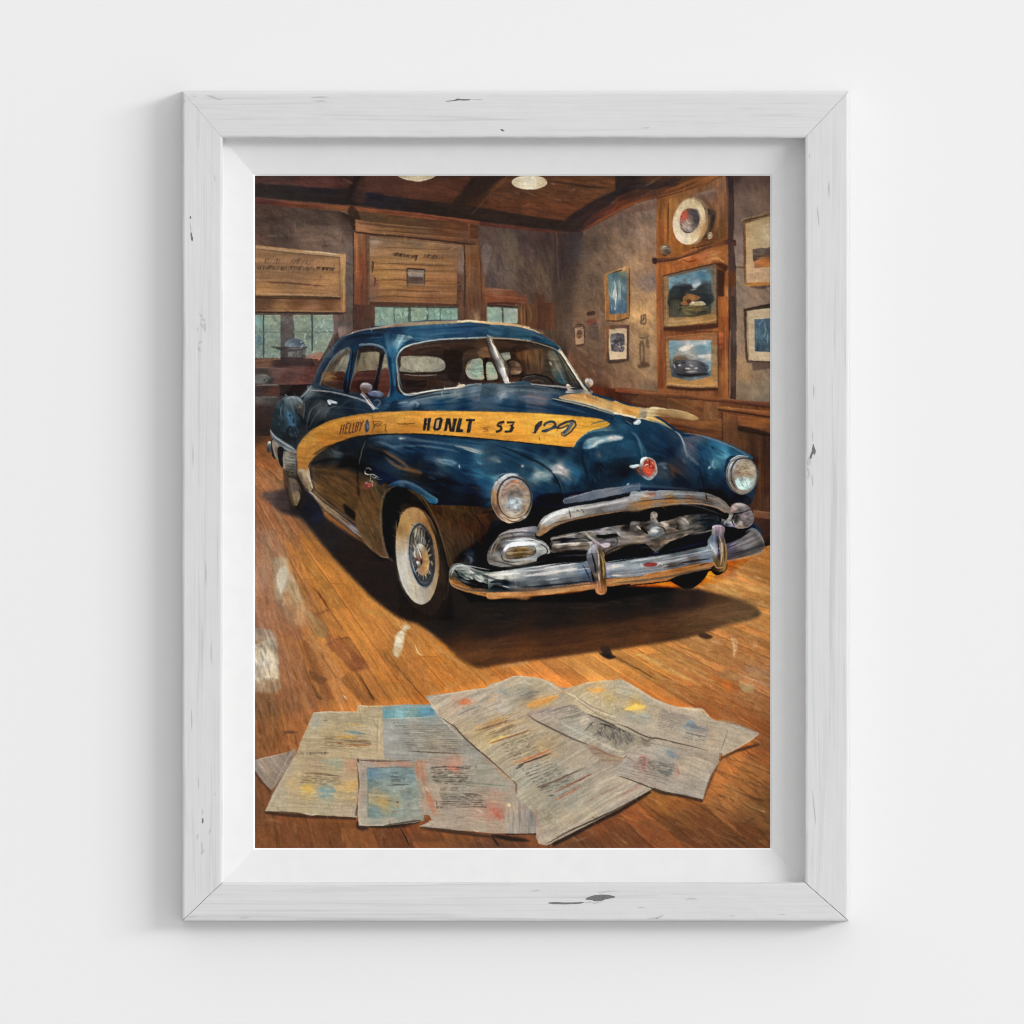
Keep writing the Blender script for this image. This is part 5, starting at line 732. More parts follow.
# ---- the yellow stripe
O(0, 0, 1)
F('298,465 297,452 300,443 306,436 316,428 330,421 350,416 372,413 400,411.5 440,411 490,412 530,413 560,415 585,417 600,419 609,423 609,425 604,428 590,431 583,435 577,441 572.5,447.3 560,446.4 530,443 500,440 470,437 430,434.4 400,433.5 372,434.5 352,438 335,444 322,452 313,460 310,466 309,475 313,489 304,485 299,476', '300,470:a8682c 303,450:b8782c 308,480:b08450 310,440:b07a2c 325,430:b47a30 340,425:b87e30 320,445:ac6e28 340,437:a86c2c 355,430:b07430 370,420:b87e34 375,430:a87030 390,425:c0863c 400,415:c88e3c 410,430:b87830 430,415:d09038 430,430:cc8c34 450,425:d69838 470,415:d89838 480,435:d08c34 500,420:dc9c3c 520,440:d89034 540,430:dca440 560,420:e0a440 575,440:dc9438 590,422:dca038 600,425:cc9430 550,445:e0a03c', ang=2, ln=16, wd=2, amp=.12)
S('299,476 297,460 300,444 316,428 350,416.5 400,411.5 470,411.5 540,413.5 600,419', .8, '8c6c38', a=.8, taper=0); S('309,475 310,464 322,452 352,438.5 400,434 440,435.4 500,440.6 530,443.6 572,447.8', 1, '1c1810', a=.85, taper=0)
S('309,474 311,463 323,451 350,438 380,433.8', 1.4, '5c3814', a=.6); S('572.5,447.3 577,441 583,435 595,429 609,424.6', .9, 'e8c070', a=.7); S('330,424 360,418 400,416', 1.6, 'd09848', a=.6, soft=.3); S('400,420 470,418 540,420', 2, 'e8ac50', a=.5, soft=.4); S('440,430 520,434 565,441', 2, 'e4a040', a=.5, soft=.4)
S('302,445 315,432 335,423', 2, 'c08838', a=.7, soft=.3); S('305,470 306,455 318,444 340,436', 1.5, '98602a', a=.7, soft=.2); S('303,445 304,436', 1, '8c5820', a=.5)
F('298,470 305,470 312,488 306,486 300,478', '300,474:c8b088 306,480:b89c74 310,486:8c7450', amp=.15, a=.85); S('307,469 309,478 313,488', 1.6, 'c8c0a8', a=.8); S('299,473 303,480', 1.6, 'dcd0b0', a=.8)
dabs('300,440 340,422 420,413 600,418 580,440 500,440 400,432 330,444 302,470', 'e0a444 b87c2c d09040 c08430 f0b858', 150, 0, 7, 1.1, a=.4, spread=25)
S('372,415 374,425 372,433', .8, '6c4418', a=.7); S('385,427 387,433', 1, '5c3c18', a=.8); S('386,425 390,415', .6, '8c5c24', a=.6); S('396,424 405,424 416,423', 1, '6c4414', a=.9); S('398,427 410,426 420,426.5', .8, '7c5018', a=.6); S('394,418 396,432', .5, '7c5020', a=.4)
S('590,422 594,423 598,422', .8, '8c6420', a=.9); S('539,437 540,441', 1.2, '7c4a14', a=.8)
# lettering on the stripe, in strokes as the photograph shows it
def letters(o, segs, w, col, a=.95, sh=None):
    O(*o)
    for s_ in segs:
        if sh:
            q = ' '.join('%f,%f' % (float(p.split(',')[0])+6, float(p.split(',')[1])+3) for p in s_.split())
            S(q, w*.7, sh, sm=False, taper=0, a=.6)
        S(s_, w, col, sm=False, taper=0, a=a)
# ---- lower side of the car with the floor mirrored in it
O(250, 420)
for s_, w, c, a in (('750,100 728,160 700,240 690,330 700,500 715,600 730,680', 1.6, '16140f', .85), ('742,130 715,210 700,290', 1, '84807c', .6), ('390,300 398,380 420,450', 2.4, '201a14', .7), ('395,310 440,316 520,318', 1.6, '7c6440', .5), ('400,325 600,330 690,355', 2, '7c5a30', .5), ('520,180 550,210 600,215', 2, '5c6468', .5), ('640,190 620,200 560,190', 3, '14181c', .6), ('750,160 900,220 1000,280', 3, '3c3028', .6), ('860,200 960,260 1024,310', 2.6, '84603a', .6), ('900,130 960,150 1024,175', 3, '28485f', .7), ('780,170 900,190 1000,240', 3, '101a24', .6), ('760,120 850,110 1000,130', 2, '34506a', .6), ('800,140 860,150 940,190', 2, '6c7c90', .4), ('955,120 1000,118', 2, 'a0a4a8', .7), ('400,230 480,180 600,140', 2, '0e1216', .7), ('420,280 500,250 620,260', 3, '141414', .6), ('560,300 640,290 690,310', 2.4, '0e0e10', .7), ('450,350 560,380 680,420', 2, '8c6838', .4), ('730,400 760,500 790,640', 2, '8c6a40', .4), ('750,530 780,520 790,560', 1, '8c7450', .7), ('735,600 750,640 780,700', 1.4, '54402a', .6), ('860,430 820,480 800,560', 3, '7c5a34', .5), ('690,380 700,470', 1.6, '54381c', .6)):
    S(s_, w, c, a=a, soft=.25 if w > 1.5 else 0)
dabs('400,320 690,350 720,640 560,540 420,430', '84602f 5c4020 74502a 4c3820 8c6a3a', 150, 40, 9, 1.5, a=.45, spread=14)
dabs('720,400 860,430 840,700 870,840 740,700', '84603a 64482a 7c5830 90704a', 120, 65, 9, 1.5, a=.45, spread=18)
F('600,540 640,560 712,630 715,650 690,645 620,600', '1c1610', soft=.6, a=.85)
# chrome script and crest on the wing
for s_, c, w in (('740,318 760,308 782,322', '8c8474', 1.3), ('738,325 742,345 770,350', 'b0a894', 1.2), ('750,352 790,350 830,372', '9c9480', 1.3), ('770,345 775,375 765,395', '8c8470', 1), ('735,340 760,352', 'd0c8b0', 1.1), ('800,355 815,378 850,382', '6c6a60', 1), ('745,300 755,312', '6c6a60', .8), ('780,360 800,372 812,362', 'a8a08c', .8), ('770,395 785,390 790,405', 'c0b8a4', 1)): S(s_, w, c, a=.9)
F('735,410 755,402 785,415 780,450 765,482 748,470 736,440', '745,420:9c5044 770,430:a84c40 760,470:cc9484 750,450:8c4c3c', amp=.25); S('760,455 768,478', 1.8, 'e0b8a8', a=.9); S('740,405 752,400', 1.4, 'c8a8a0', a=.8); S('755,425 775,422', 1.4, 'c86c5c', a=.8); S('780,400 788,430 782,450', .9, 'd8c8b4', a=.7)
# rocker and running trim
F('330,420 380,440 450,500 560,590 660,660 760,720 775,745 740,745 560,620 400,500 340,450', '370,440:34302a 450,510:4c3c2c 560,600:3c2c20 660,660:5c4630 740,710:6c543a', ang=38, amp=.16)
S('400,440 500,520 640,630 760,712', 1.8, '2c2018', a=.9, taper=0); S('410,455 540,560 700,675 770,730', 2.4, '7c6244', a=.75, taper=0); S('420,480 560,590 700,690', 1.4, '3c2c20', a=.8)
F('375,450 410,470 480,530 600,620 700,700 755,740 745,768 715,755 600,670 480,570 420,510 385,470', '400,480:8c7c64 450,520:6c5844 520,570:9c805c 600,640:7c6858 680,700:8c8890 730,745:a4a4ac 700,720:90888c', ang=38, amp=.16); S('410,492 500,570 600,650 720,755', 1.4, 'b8a080', a=.75); S('640,670 700,715 750,745', 1.8, 'b4b4bc', a=.8); S('735,752 752,745 745,765', 1.4, 'f0f0f0', a=.95); S('380,455 480,540 600,630', 1, 'd0c0a0', a=.5); S('760,715 775,740 760,750', 1.6, '4c3c2c', a=.7)
F('340,410 385,452 400,470 420,510 380,480 340,450 320,430', '3c342c', amp=.2, a=.8); S('380,455 410,480', 1.4, 'c0b8a8', a=.8)
F('315,320 345,318 375,370 402,445 380,450 340,405 322,365', '325,330:b4a88c 350,350:b89c74 385,420:a08460 360,420:6c5840 330,370:74645a', ang=70, amp=.16); S('375,300 385,370 405,440', 1.6, 'd8d0bc', a=.75); S('312,330 325,380 350,410', 1.6, '6c6458', a=.8); S('318,330 335,325', 1.6, 'e8e0cc', a=.8)
# rear bumper, plate and rear wheel
O(250, 420)
F('135,60 160,95 210,130 260,160 295,190 300,210 285,215 240,195 180,160 140,100', '150,80:6c7478 200,140:5c6468 250,170:84888a 290,200:8c8c8c', ang=35, amp=.2); S('135,70 170,115 230,155 285,185', 1.4, 'a8acac', a=.8); S('150,110 200,150 290,200', 1, '2c3034', a=.7)
F('108,170 118,145 140,140 145,180 135,208 115,205', '125,150:a8a8a4 115,190:2c2c2c 138,180:54504c', amp=.2); S('118,150 130,142 138,150', 2, 'e8e8e4', a=.9); F('138,130 158,140 160,200 170,250 145,230 140,180', '1c1a1a')
F('145,130 190,165 200,220 215,300 180,265 155,215', '165,160:8c7c6c 175,200:6c5c50 190,250:7c6450 160,200:54483c', ang=75, amp=.2); S('150,140 160,210 190,260', 1.4, 'a89c8c', a=.7); F('185,175 225,190 215,300 195,285 180,230', '121012'); S('222,195 218,250 228,320 240,370', 1.5, 'a8a494', a=.8)
F('225,200 290,215 300,260 305,340 290,390 250,370 232,310 222,250', '240,220:8c8474 270,240:54504a 290,250:6c6860 250,280:6c6458 280,300:44403a 260,340:54504a 290,340:5c564c 270,380:3c3834', ang=20, amp=.28, ln=5)
for y in (225, 245, 265, 290, 310, 330, 350): S('235,%d 262,%d 300,%d' % (y, y+8, y+12), 1.1, 'a09c90' if y % 2 else '2c2a28', a=.55)
scrib(238, 290, 300, 305, 30, '9c988c', .9, .7); scrib(240, 340, 295, 352, 24, '8c887c', .8, .6); S('295,230 302,300 296,370', 1.3, '3c3834', a=.8)
F('300,350 330,400 345,440 420,510 470,590 460,640 400,660 330,610 320,560 335,480 320,420', '350,480:14141c 400,560:10121c 440,620:16182a 360,600:101018', soft=.5, amp=.1)
F('245,375 300,385 325,425 330,480 320,530 300,550 275,545 262,510 250,450', '255,400:7c7068 280,430:a09080 310,420:6c6058 265,450:988c80 300,460:b4a48c 270,500:a8987c 310,500:b0a080 290,540:9c8c6c 320,450:5c5040', ang=80, amp=.16); S('255,390 262,470 280,540', 1.2, '9c988c', a=.6); F('275,400 315,415 325,445 295,455 285,470 275,440', '5c5250', soft=.4, a=.7, amp=.2); S('318,440 328,490 312,540 300,552', 1.4, '1a1614', a=.9); S('280,548 300,553', 1.6, '1c1816', a=.8); S('270,500 285,535 305,545', 1.6, 'c8b890', a=.6)
# ---- wheel arch and front wheel
O(370, 420)
F('60,560 70,500 90,455 130,425 180,420 240,430 290,460 340,510 380,570 420,650 450,740 480,840 500,920 510,1024 200,1180 150,900 120,880 90,800 75,700', '80,560:141210 150,480:121010 100,640:100f0f 120,800:121212 200,460:161412 300,520:201a14 380,650:241c14 430,800:2c2018 470,950:1c1410 160,560:141210', amp=.1)
F('155,620 170,570 210,540 260,530 300,540 350,580 400,650 440,740 470,850 490,960 495,1060 470,1150 440,1210 400,1250 350,1240 290,1200 230,1130 190,1050 165,950 155,850 150,700', '160,640:241c14 170,800:2a2018 200,1050:34261a 260,1160:2c1e16 340,1230:241a12 420,1200:2a1c14 460,1100:2c2016 460,900:34261a 440,780:3c2a1a 400,680:4c3822 300,545:2c2018 470,1000:3c2a1c', ang=80, amp=.16)
E(303, 868, 134, 313, '180,700:9c7440 190,620:a87c48 230,580:b88c54 280,575:b8905c 330,600:b08450 370,650:a07038 410,720:9c7040 430,800:98744c 430,900:a08058 180,800:b89c78 180,850:b8a890 200,950:c0b8a8 220,1020:bcb4a4 280,1080:b4ac9c 330,1090:a49c90 400,1020:a08c70 380,1050:a49884 210,880:c4bcb0 230,640:a88450', rot=-6, ang=80, amp=.09, ln=20)
S('230,570 280,558 330,575 390,640 425,730', 1.4, '7c5a34', a=.7); S('182,900 198,1010 245,1110 320,1165', 2.6, 'd8d4c8', a=.5, soft=.6); S('435,800 440,930 425,1040 390,1130 340,1168', 1.6, 'b08c5c', a=.5, soft=.3); S('170,640 172,760 182,900', 1.2, 'c8a880', a=.5); S('190,640 215,590 250,570', 2.4, 'c89c60', a=.6, soft=.4)
E(333, 864, 84, 212, '270,750:5c5a54 260,850:4c5260 300,700:7c7468 350,690:4c4a48 300,980:3c4048 330,1010:4c5058 380,900:3c3a38 400,850:6c6050 390,760:34302c', rot=-6, amp=.2)
ER(333, 864, 84, 210, 1.6, '94948c', rot=-6, a=.8, t0=90, t1=300); ER(333, 864, 76, 196, 1.6, '26282c', rot=-6, a=.9); ER(330, 866, 81, 204, 1.2, '9ca4b4', rot=-6, a=.7, t0=80, t1=200); S('265,800 262,880 285,960 320,1000 350,1010', 2.2, '8090a8', a=.6, soft=.2); S('270,900 290,970 330,1005', 1, 'd0d4dc', a=.6)
E(336, 862, 68, 174, '300,700:5c564e 350,690:2c2826 380,750:201e20 390,850:2a2624 360,950:34383c 300,950:34383e 290,880:54504c 280,800:4c4a46', rot=-6, amp=.2)
for t in range(0, 360, 17):
    r_ = math.radians(t); c_, s_ = math.cos(r_), math.sin(r_)
    cc = ['c8c0ac', '8c8478', '4c4a4a', 'a89878'][(t*7) % 4]
    S('%f,%f %f,%f' % (332+34*c_-s_*-4, 880+76*s_, 336+62*c_+4*s_, 862+166*s_), 1.2 if t < 180 else 1.5, cc, a=.75, sm=False)
for s_, w, c in (('300,690 285,760', 1.8, 'c8bca4'), ('325,670 310,720 300,780', 1.6, '9c9080'), ('275,720 280,780', 1.6, '3c3a38'), ('350,690 340,760', 2, '4c4844'), ('365,710 360,760 378,800', 2.2, '1c1a1e'), ('330,740 350,770 352,800', 2.6, '848488'), ('385,800 400,860', 2.4, '3c3830'), ('395,900 400,930', 1.6, 'b09c78'), ('370,950 390,990', 1.6, 'a8a498'), ('340,960 360,1000', 1.4, 'b8b8b4')): S(s_, w, c, a=.8)
E(332, 892, 48, 104, '300,810:c4c4c0 320,800:b4b4b0 290,840:8c8884 350,820:7c6c54 370,860:a88c5c 370,920:b0905c 350,960:a07c4c 330,900:7c5c44 300,900:4c4440 310,950:8c8480 340,860:8c6c4c 320,980:7c6c58', rot=-8, amp=.16, ang=80)
E(344, 915, 32, 78, '330,860:9c7c50 360,880:b8945c 360,930:b08c58 340,960:987048 325,900:6c5040', rot=-8, amp=.14); S('300,820 318,840 330,900 325,930', 2.2, '1c1a1c', a=.85); S('305,815 320,850 330,890', 1.3, 'e8e8e4', a=.9); S('300,880 318,885 322,900', 1.6, 'a84838', a=.85); E(306, 925, 18, 24, '300,915:d0ccc8 310,940:6c6058 300,935:3c302c', rot=0, amp=.1); S('298,912 312,912', 1.6, 'f0ece8', a=.9); S('290,830 285,860 295,880', 1.6, 'd8d8d4', a=.8); S('345,970 370,950 378,900', 1.4, 'd8b888', a=.6); S('300,960 330,985 360,975', 1.4, 'a89070', a=.7); S('292,900 300,960', 2, '2c2a2c', a=.7)
S('420,860 440,930 440,1010', 1.2, '8c6c48', a=.5)
# wing lip
F('90,460 100,430 150,395 200,385 260,395 320,425 380,470 430,500 435,525 400,535 350,510 300,470 240,440 170,430 120,440', '110,440:4c4438 150,410:34485c 200,400:3c5468 260,410:2c4c64 320,440:24445c 380,490:30586c 420,515:3c6474 240,430:14242f', ang=35, amp=.14); S('150,405 220,395 300,425 400,490', 1.6, '6c8090', a=.6, soft=.3); S('425,500 434,525 415,535', 1.2, '7c98a0', a=.8); S('100,435 170,428 250,445 330,500', 1.6, '0e1214', a=.8, soft=.2)
F('62,560 72,500 95,455 130,430 170,425 140,440 105,475 85,540 80,620 85,720 105,820 125,880 100,875 75,800 65,700', '100,460:5c4830 75,560:6c5434 75,700:74583a 100,840:84664a', ang=80, amp=.14)
F('-60,470 0,430 80,420 95,450 72,500 62,600 66,700 80,800 105,878 60,870 -20,800 -80,700 -90,600', '0,480:6a4a28 60,440:54402a 40,560:74502c 0,600:74522c -40,640:7c5c36 30,700:7a5a36 60,800:705030 -30,760:7c603c', ang=65, ln=16, amp=.16, soft=.3)
dabs('-60,470 70,450 60,600 70,780 90,860 0,800 -60,700', '84603a 64482a 90703e 54401f', 90, 60, 9, 1.4, a=.45, spread=20)
S('100,460 75,520 68,620 74,720 98,850', 1.3, '8c7450', a=.7); S('62,870 100,878 125,880', 1.4, '9c7c54', a=.6)
# wing reflection behind the wheel
F('240,440 330,480 400,540 500,545 640,550 760,570 800,640 830,650 790,690 740,800 720,860 620,840 560,880 540,930 505,940 480,850 450,740 410,640 350,550 300,490', '350,520:3c3020 420,560:54381f 420,640:644626 460,700:60421f 480,800:5c4022 500,880:5c4424 560,600:5a4020 560,700:5c3c1e 600,780:54381f 660,700:5c361c 700,620:54341c 700,740:4c3018 760,640:4c2c18 640,600:543c20 740,580:4c3220 620,830:3c2a1c 800,650:3c2418 560,840:4c361e 700,820:2c2016', ang=75, ln=16, amp=.16)
dabs('420,560 760,580 760,680 700,800 560,830 500,860 440,700', '74522a 4c341a 64462a 84602f 3c2814', 190, 70, 9, 1.5, a=.45, spread=25)
S('330,480 380,560 430,660 470,780 500,900', 1.5, '8c6c44', a=.65); S('400,545 520,560 640,600', 2, '6c5028', a=.5, soft=.4); S('690,615 740,600 790,560', 3, '7c542c', a=.6, soft=.5); S('710,600 780,585 800,600', 2, '1c1410', a=.7, soft=.3); S('480,760 500,850 530,920', 1.6, '74562f', a=.6)
F('240,440 300,455 360,490 420,530 500,540 640,545 740,540 800,480 760,500 640,480 500,450 440,500 420,540 340,470', '12141a', soft=1, a=.5)
F('570,870 600,835 700,825 780,840 800,900 740,900 730,950 640,940 560,930', '580,880:2c2018 640,860:4c4c50 700,850:141820 600,900:4c4844 740,870:121620', amp=.25); S('620,870 650,890 640,920', 2.2, '8c8c90', a=.6, soft=.2); S('590,860 600,910', 1.5, '24201e', a=.8); S('600,850 700,830', 1.4, '34424c', a=.6); S('540,900 580,940 720,950', 2.4, '0e1014', a=.8)
# ---- left headlamp
O(490, 420)
E(140, 503, 134, 160, '30,420:9c9490 60,370:a4a8ac 120,345:b4b8bc 190,350:84888c 245,400:6c7480 270,480:7c7c80 265,560:8c7c6c 220,620:a49484 150,655:b09c88 90,635:a88c70 40,590:98785c 12,520:8c6c4c 20,470:a88460', rot=-4, amp=.14, ang=60)
ER(140, 503, 132, 158, 1.1, '34383e', rot=-4, a=.8, t0=270, t1=400); ER(140, 503, 131, 157, 1.2, 'c8b8a4', rot=-4, a=.6, t0=60, t1=180); S('60,385 110,352 180,350', 2.6, 'd8d8d8', a=.8, soft=.2); S('25,450 40,500 30,560', 2, 'c08c58', a=.6, soft=.2); S('40,470 55,500 45,540', 1.8, '54381f', a=.7, soft=.2); S('60,600 120,640 190,640', 2, 'c8b8a4', a=.7); S('80,620 150,650 210,630', 1, '4c3c34', a=.7); S('30,420 45,390', 2.2, 'bcbcbc', a=.7)
ER(155, 498, 105, 134, 1.8, '3c342f', rot=-3, a=.85, t0=150, t1=330); ER(157, 500, 107, 136, 1.2, '28282c', rot=-3, a=.9, t0=250, t1=420); ER(155, 500, 98, 126, 1.6, 'a89880', rot=-3, a=.6, t0=20, t1=200)
E(160, 500, 92, 118, '90,450:8c7464 110,400:94705c 160,395:946c54 210,420:9c8068 240,480:a89078 90,520:a09080 80,560:98887c 130,460:8c7460 170,450:84705f 200,470:988878 130,520:b4bcc0 150,520:dce4e4 165,540:c8dce0 110,540:8c9498 200,520:a8a49c 180,560:8c9ca4 210,560:8c7868 150,580:a09488 200,590:94846f 120,590:ac9c8c 230,540:b0987c', amp=.22, ln=6, pw=4)
dabs('90,420 210,400 240,540 170,600 90,560', 'b4a494 7c6454 c8bcac 6c5c58 9c948c a07c60', 110, 60, 4, 1.1, a=.6, spread=80)
F('130,500 150,505 165,540 172,575 150,560 128,540', 'b8d4dc', amp=.1, a=.85); S('140,500 155,540 170,570', 1.4, 'ecf4f4', a=.85); S('165,560 190,520 215,500', 1.5, 'd0d0c8', a=.6); S('110,500 125,530 120,570', 1.4, '5c6468', a=.6); S('170,500 175,540', 1.2, '4c5458', a=.7); S('145,440 170,425 200,440', 1.6, 'c0ac94', a=.5); S('100,570 150,602 200,595', 1.6, 'c8b8a0', a=.6)
# ---- right headlamp
O(615, 420)
E(808, 353, 102, 124, '720,280:a8acb0 760,240:b4bcc0 820,230:8c8c8c 880,260:7c8480 905,330:6c787c 900,400:7c8880 860,460:8c8478 800,475:8c8074 740,450:7c6c60 710,390:5c5450 708,330:84807c', rot=-4, amp=.16)
ER(808, 353, 100, 122, 1.2, '4c5054', rot=-4, a=.8, t0=280, t1=420); S('730,260 790,232 850,236', 1.6, 'dce0e0', a=.85); S('715,310 740,280 760,260', 1.8, 'c8d4d8', a=.8); ER(822, 352, 84, 110, 1.7, '38302c', rot=-3, a=.85, t0=120, t1=300); ER(812, 354, 92, 116, 1.1, 'b0b4b0', rot=-3, a=.6, t0=150, t1=260); S('745,270 800,245 870,255', 1.2, '34302c', a=.8); S('900,310 912,350 900,410', 2, '4c585c', a=.7)
E(828, 350, 72, 100, '770,300:8c7c6c 800,270:9c9080 850,270:a49480 880,320:b4a48c 780,340:786454 820,330:8c7458 860,350:9c8468 770,380:8c8478 790,400:a8c0bc 820,400:c0dcdc 850,390:b0c4bc 820,370:84786c 880,390:9c9c8c 800,440:b0b8ac 850,430:9cacac', amp=.2, ln=6, pw=4); dabs('780,270 880,280 880,360 770,350', 'b8a890 74604c 9c8c78', 60, 0, 5, 1.1, a=.55, spread=60)
F('765,390 790,375 800,400 830,440 790,440', 'c0dce0', amp=.1, a=.85); F('815,365 850,370 860,400 840,425 825,400', 'c8dcdc', amp=.12, a=.8); S('790,380 820,430', 1.4, '6c7c7c', a=.8); S('820,370 845,420', 1.1, '84908c', a=.7); S('860,400 880,380', 2.2, 'b0d0d4', a=.7); S('800,330 850,320 880,330', 1.6, 'c4b498', a=.6); S('770,455 820,470 860,455', 1.4, 'a8a898', a=.7); S('735,330 735,400 760,450', 1.3, '9c8c7c', a=.6)
# ---- badge
F('90,295 130,287 180,292 190,300 150,308 100,305', 'a8b4b8', amp=.14); S('95,293 140,289 175,293', 1.3, 'e4ecec', a=.9)
F('130,310 160,300 175,340 185,370 160,355 140,335', '6c3c2c', amp=.3); S('140,315 165,345', 1, 'a88878', a=.6)
E(210, 310, 58, 72, '170,260:b4b8b8 200,245:8c8478 250,270:b8a090 262,320:8c7870 240,370:9c9490 190,370:54606c 165,330:5c3c34', amp=.2); S('162,275 175,250 205,240', 2.4, 'f0f4f4', a=.9); S('175,360 215,382 245,365', 1.6, 'a8acac', a=.7); S('262,290 266,330 250,360', 1.2, 'c8b4a8', a=.7)
F('185,265 215,250 248,265 254,300 245,335 215,365 190,345 175,320 178,290', '200,270:8c3c30 220,270:b04c38 240,290:c05440 200,320:cc4c30 220,330:d85838 230,310:a83c2c 200,345:b84838', amp=.2); S('190,320 215,300 245,290', 2.4, 'd8644c', a=.7); S('212,255 222,285 215,310', 1.3, '5c2018', a=.7); S('195,330 230,345', 1.8, 'e0603c', a=.8); S('182,300 200,285 212,290', 1.2, 'e8d4c8', a=.8); S('225,270 240,300 235,325', 1.2, '7c2c24', a=.6)
for x, y in ((236, 278), (228, 300), (205, 262)): S('%d,%d %d,%d' % (x, y, x+5, y-6), 1.3, 'f0c8b8', a=.8)
# ---- grille, lamps and bumpers
O(490, 420)
F('0,680 60,640 130,660 260,620 330,560 420,560 560,560 700,540 1024,490 1024,1000 0,1000 -60,900', '50,680:20202a 150,650:16181f 250,620:0e1420 600,650:1c1c1c 800,600:181818 900,620:1c1c1c 700,700:2a2828 450,800:14161a 600,880:0c1018 850,850:0c1420 950,780:1a1a1c 20,750:1c1a1c 440,700:1c1a1a 900,900:0e1826', amp=.1)
O(615, 420)
F('-10,520 300,495 560,505 680,530 730,560 760,620 740,680 700,720 600,760 400,800 200,860 0,880', '100,600:1c1c1c 300,560:1e1c1a 500,540:1c1a18 640,560:20202a 680,640:141820 500,600:3c3a36 400,750:0c1420 200,830:0c1622 60,830:0e1014 550,740:101822 620,720:16202e 650,760:0c121c', amp=.12)
F('690,480 730,500 850,500 850,540 740,550 700,530', '14161e', amp=.1, soft=.4)
# toothed centre bar
O(490, 420)
F('390,760 420,745 560,720 700,690 820,660 940,640 1030,640 1100,660 1250,640 1300,600 1400,590 1500,620 1470,690 1350,720 1250,740 1150,800 1060,840 1000,790 860,820 790,860 740,830 620,850 540,830 400,850 385,800', '400,780:8c8884 440,760:7c7876 420,830:6c645c 520,750:9c9c9c 560,740:8c8c8c 480,800:acacac 560,800:847c74 520,830:6c645c 620,720:8c8c90 680,700:74747c 640,780:a4a0a0 700,720:5c5c60 760,700:94949c 740,740:4c4c50 720,780:bcbcbc 740,810:e0e4e8 780,830:6c645c 820,700:a49c98 860,740:8c847c 900,680:8c8c8c 940,660:7c7c80 960,700:3c3434 900,760:a49c90 920,790:7c7468 1000,680:948c80 1040,700:a89c8c 1000,760:6c645c', ang=-8, amp=.28, ln=9, wd=1.8)
for s_, w, c, a in (('400,755 480,745 560,725 620,715', 2.2, 'bcbcbc', .7), ('440,770 520,780 640,765', 1.8, '34302e', .8), ('395,800 480,795 600,790 680,780', 2.2, 'c4c4c4', .7), ('400,835 480,830 600,815', 1.6, '94806c', .6), ('590,720 650,760 720,790 740,810', 3.2, 'c8c8cc', .8), ('600,710 680,735 720,745', 2, '9c9ca0', .7), ('640,740 700,740 760,735', 3, '2c2828', .8), ('700,700 760,690 800,700', 2.2, 'b4b4b8', .7), ('730,800 760,790 765,815', 3.2, 'e8ecec', .85), ('820,690 860,740 900,755 940,750', 2.4, 'b4acA0', .7), ('840,720 880,760 900,790', 1.6, '5c5048', .7), ('860,670 920,670 960,690', 2, 'a8a8a8', .7), ('960,670 990,700 1000,730', 4, '28242a', .85), ('930,660 970,650 1020,655', 2, 'b8b4b0', .7), ('850,800 880,830 800,860', 1.6, '4c4440', .7), ('560,760 590,790 600,820', 1.6, '2c2828', .6), ('480,760 540,770', 1.4, 'e0e0e0', .6), ('660,830 720,840 780,850', 1.8, '4c4440', .7), ('790,680 830,670', 1.4, 'd8d4d0', .6), ('770,770 820,760 850,770', 2, '3c3634', .7), ('450,815 500,812', 1.4, 'e0dcd8', .6)):
    S(s_, w, c.lower(), a=a)
dabs('400,760 800,680 1000,660 980,780 800,840 620,830 400,840', 'b8b4ac 54504c dcdcdc 34302e 8c8478', 120, -12, 5, 1.2, a=.6, spread=30)
O(615, 420)
F('-10,700 40,680 120,680 180,700 250,720 270,700 290,650 380,640 420,610 500,610 560,600 640,600 680,640 640,690 560,700 520,720 470,720 400,760 320,750 260,840 220,820 180,790 100,800 0,830', '20,730:8c8070 100,700:948878 60,770:a49880 150,760:7c7060 190,690:4c4440 240,710:c8d4dc 230,740:9ca4a8 280,730:84786c 320,700:6c6258 380,700:5c544c 420,650:948c88 460,660:7c7874 520,650:54504e 600,640:4c4c50 640,660:3c4048 580,690:4c4440 440,730:5c544a 350,740:74695c 250,790:847868 280,660:a09c9c 330,660:c4bcb4 100,780:746854', ang=-12, amp=.28, ln=9, wd=1.8)
for s_, w, c, a in (('20,730 80,745 130,750', 2, 'd8ccb8', .6), ('130,690 160,710 200,730', 3, '2c2624', .8), ('10,760 60,790 120,790', 1.8, '54483c', .7), ('225,695 255,720 280,735', 3.4, 'd4e0ec', .85), ('215,700 230,720', 2, '6c8094', .7), ('230,590 250,630 270,680', 2.4, 'a8a49c', .8), ('255,585 260,640 275,690', 1.6, '84807a', .7), ('200,580 240,590 270,575', 3, '9c948c', .8), ('290,655 330,660 345,680', 2.4, 'd8d0c8', .8), ('420,630 450,640 470,665', 3, 'b8b0b0', .8), ('360,680 400,700 460,690', 2, '3c3430', .7), ('500,640 560,620 620,640', 2.4, '34302e', .7), ('300,740 360,730 420,740', 1.6, 'a8987c', .6), ('480,715 520,705 570,712', 1.8, '7c7468', .7), ('560,650 600,670 640,660', 2, '6c707c', .6), ('140,680 160,690', 1.6, 'e0dcd4', .8), ('180,780 230,800 260,800', 2, '9c9080', .5), ('320,700 350,720', 2, '9c9490', .6), ('0,720 20,750', 2, '4c443e', .7), ('390,620 420,612 460,612', 1.4, '8c8884', .6), ('20,840 100,810 200,830 240,850', 5, '10141a', .8)):
    S(s_, w, c, a=a)
dabs('0,700 280,720 420,640 640,620 560,700 300,750 100,790', 'a8a096 3c3632 c8c0b4 5c564e 847a6c', 150, -10, 5, 1.2, a=.55, spread=35)
FS('230,835 285,835 290,870 225,870', '4c5c74', soft=.4, a=.6); S('235,845 270,840', 2, '7c8ca4', a=.6)
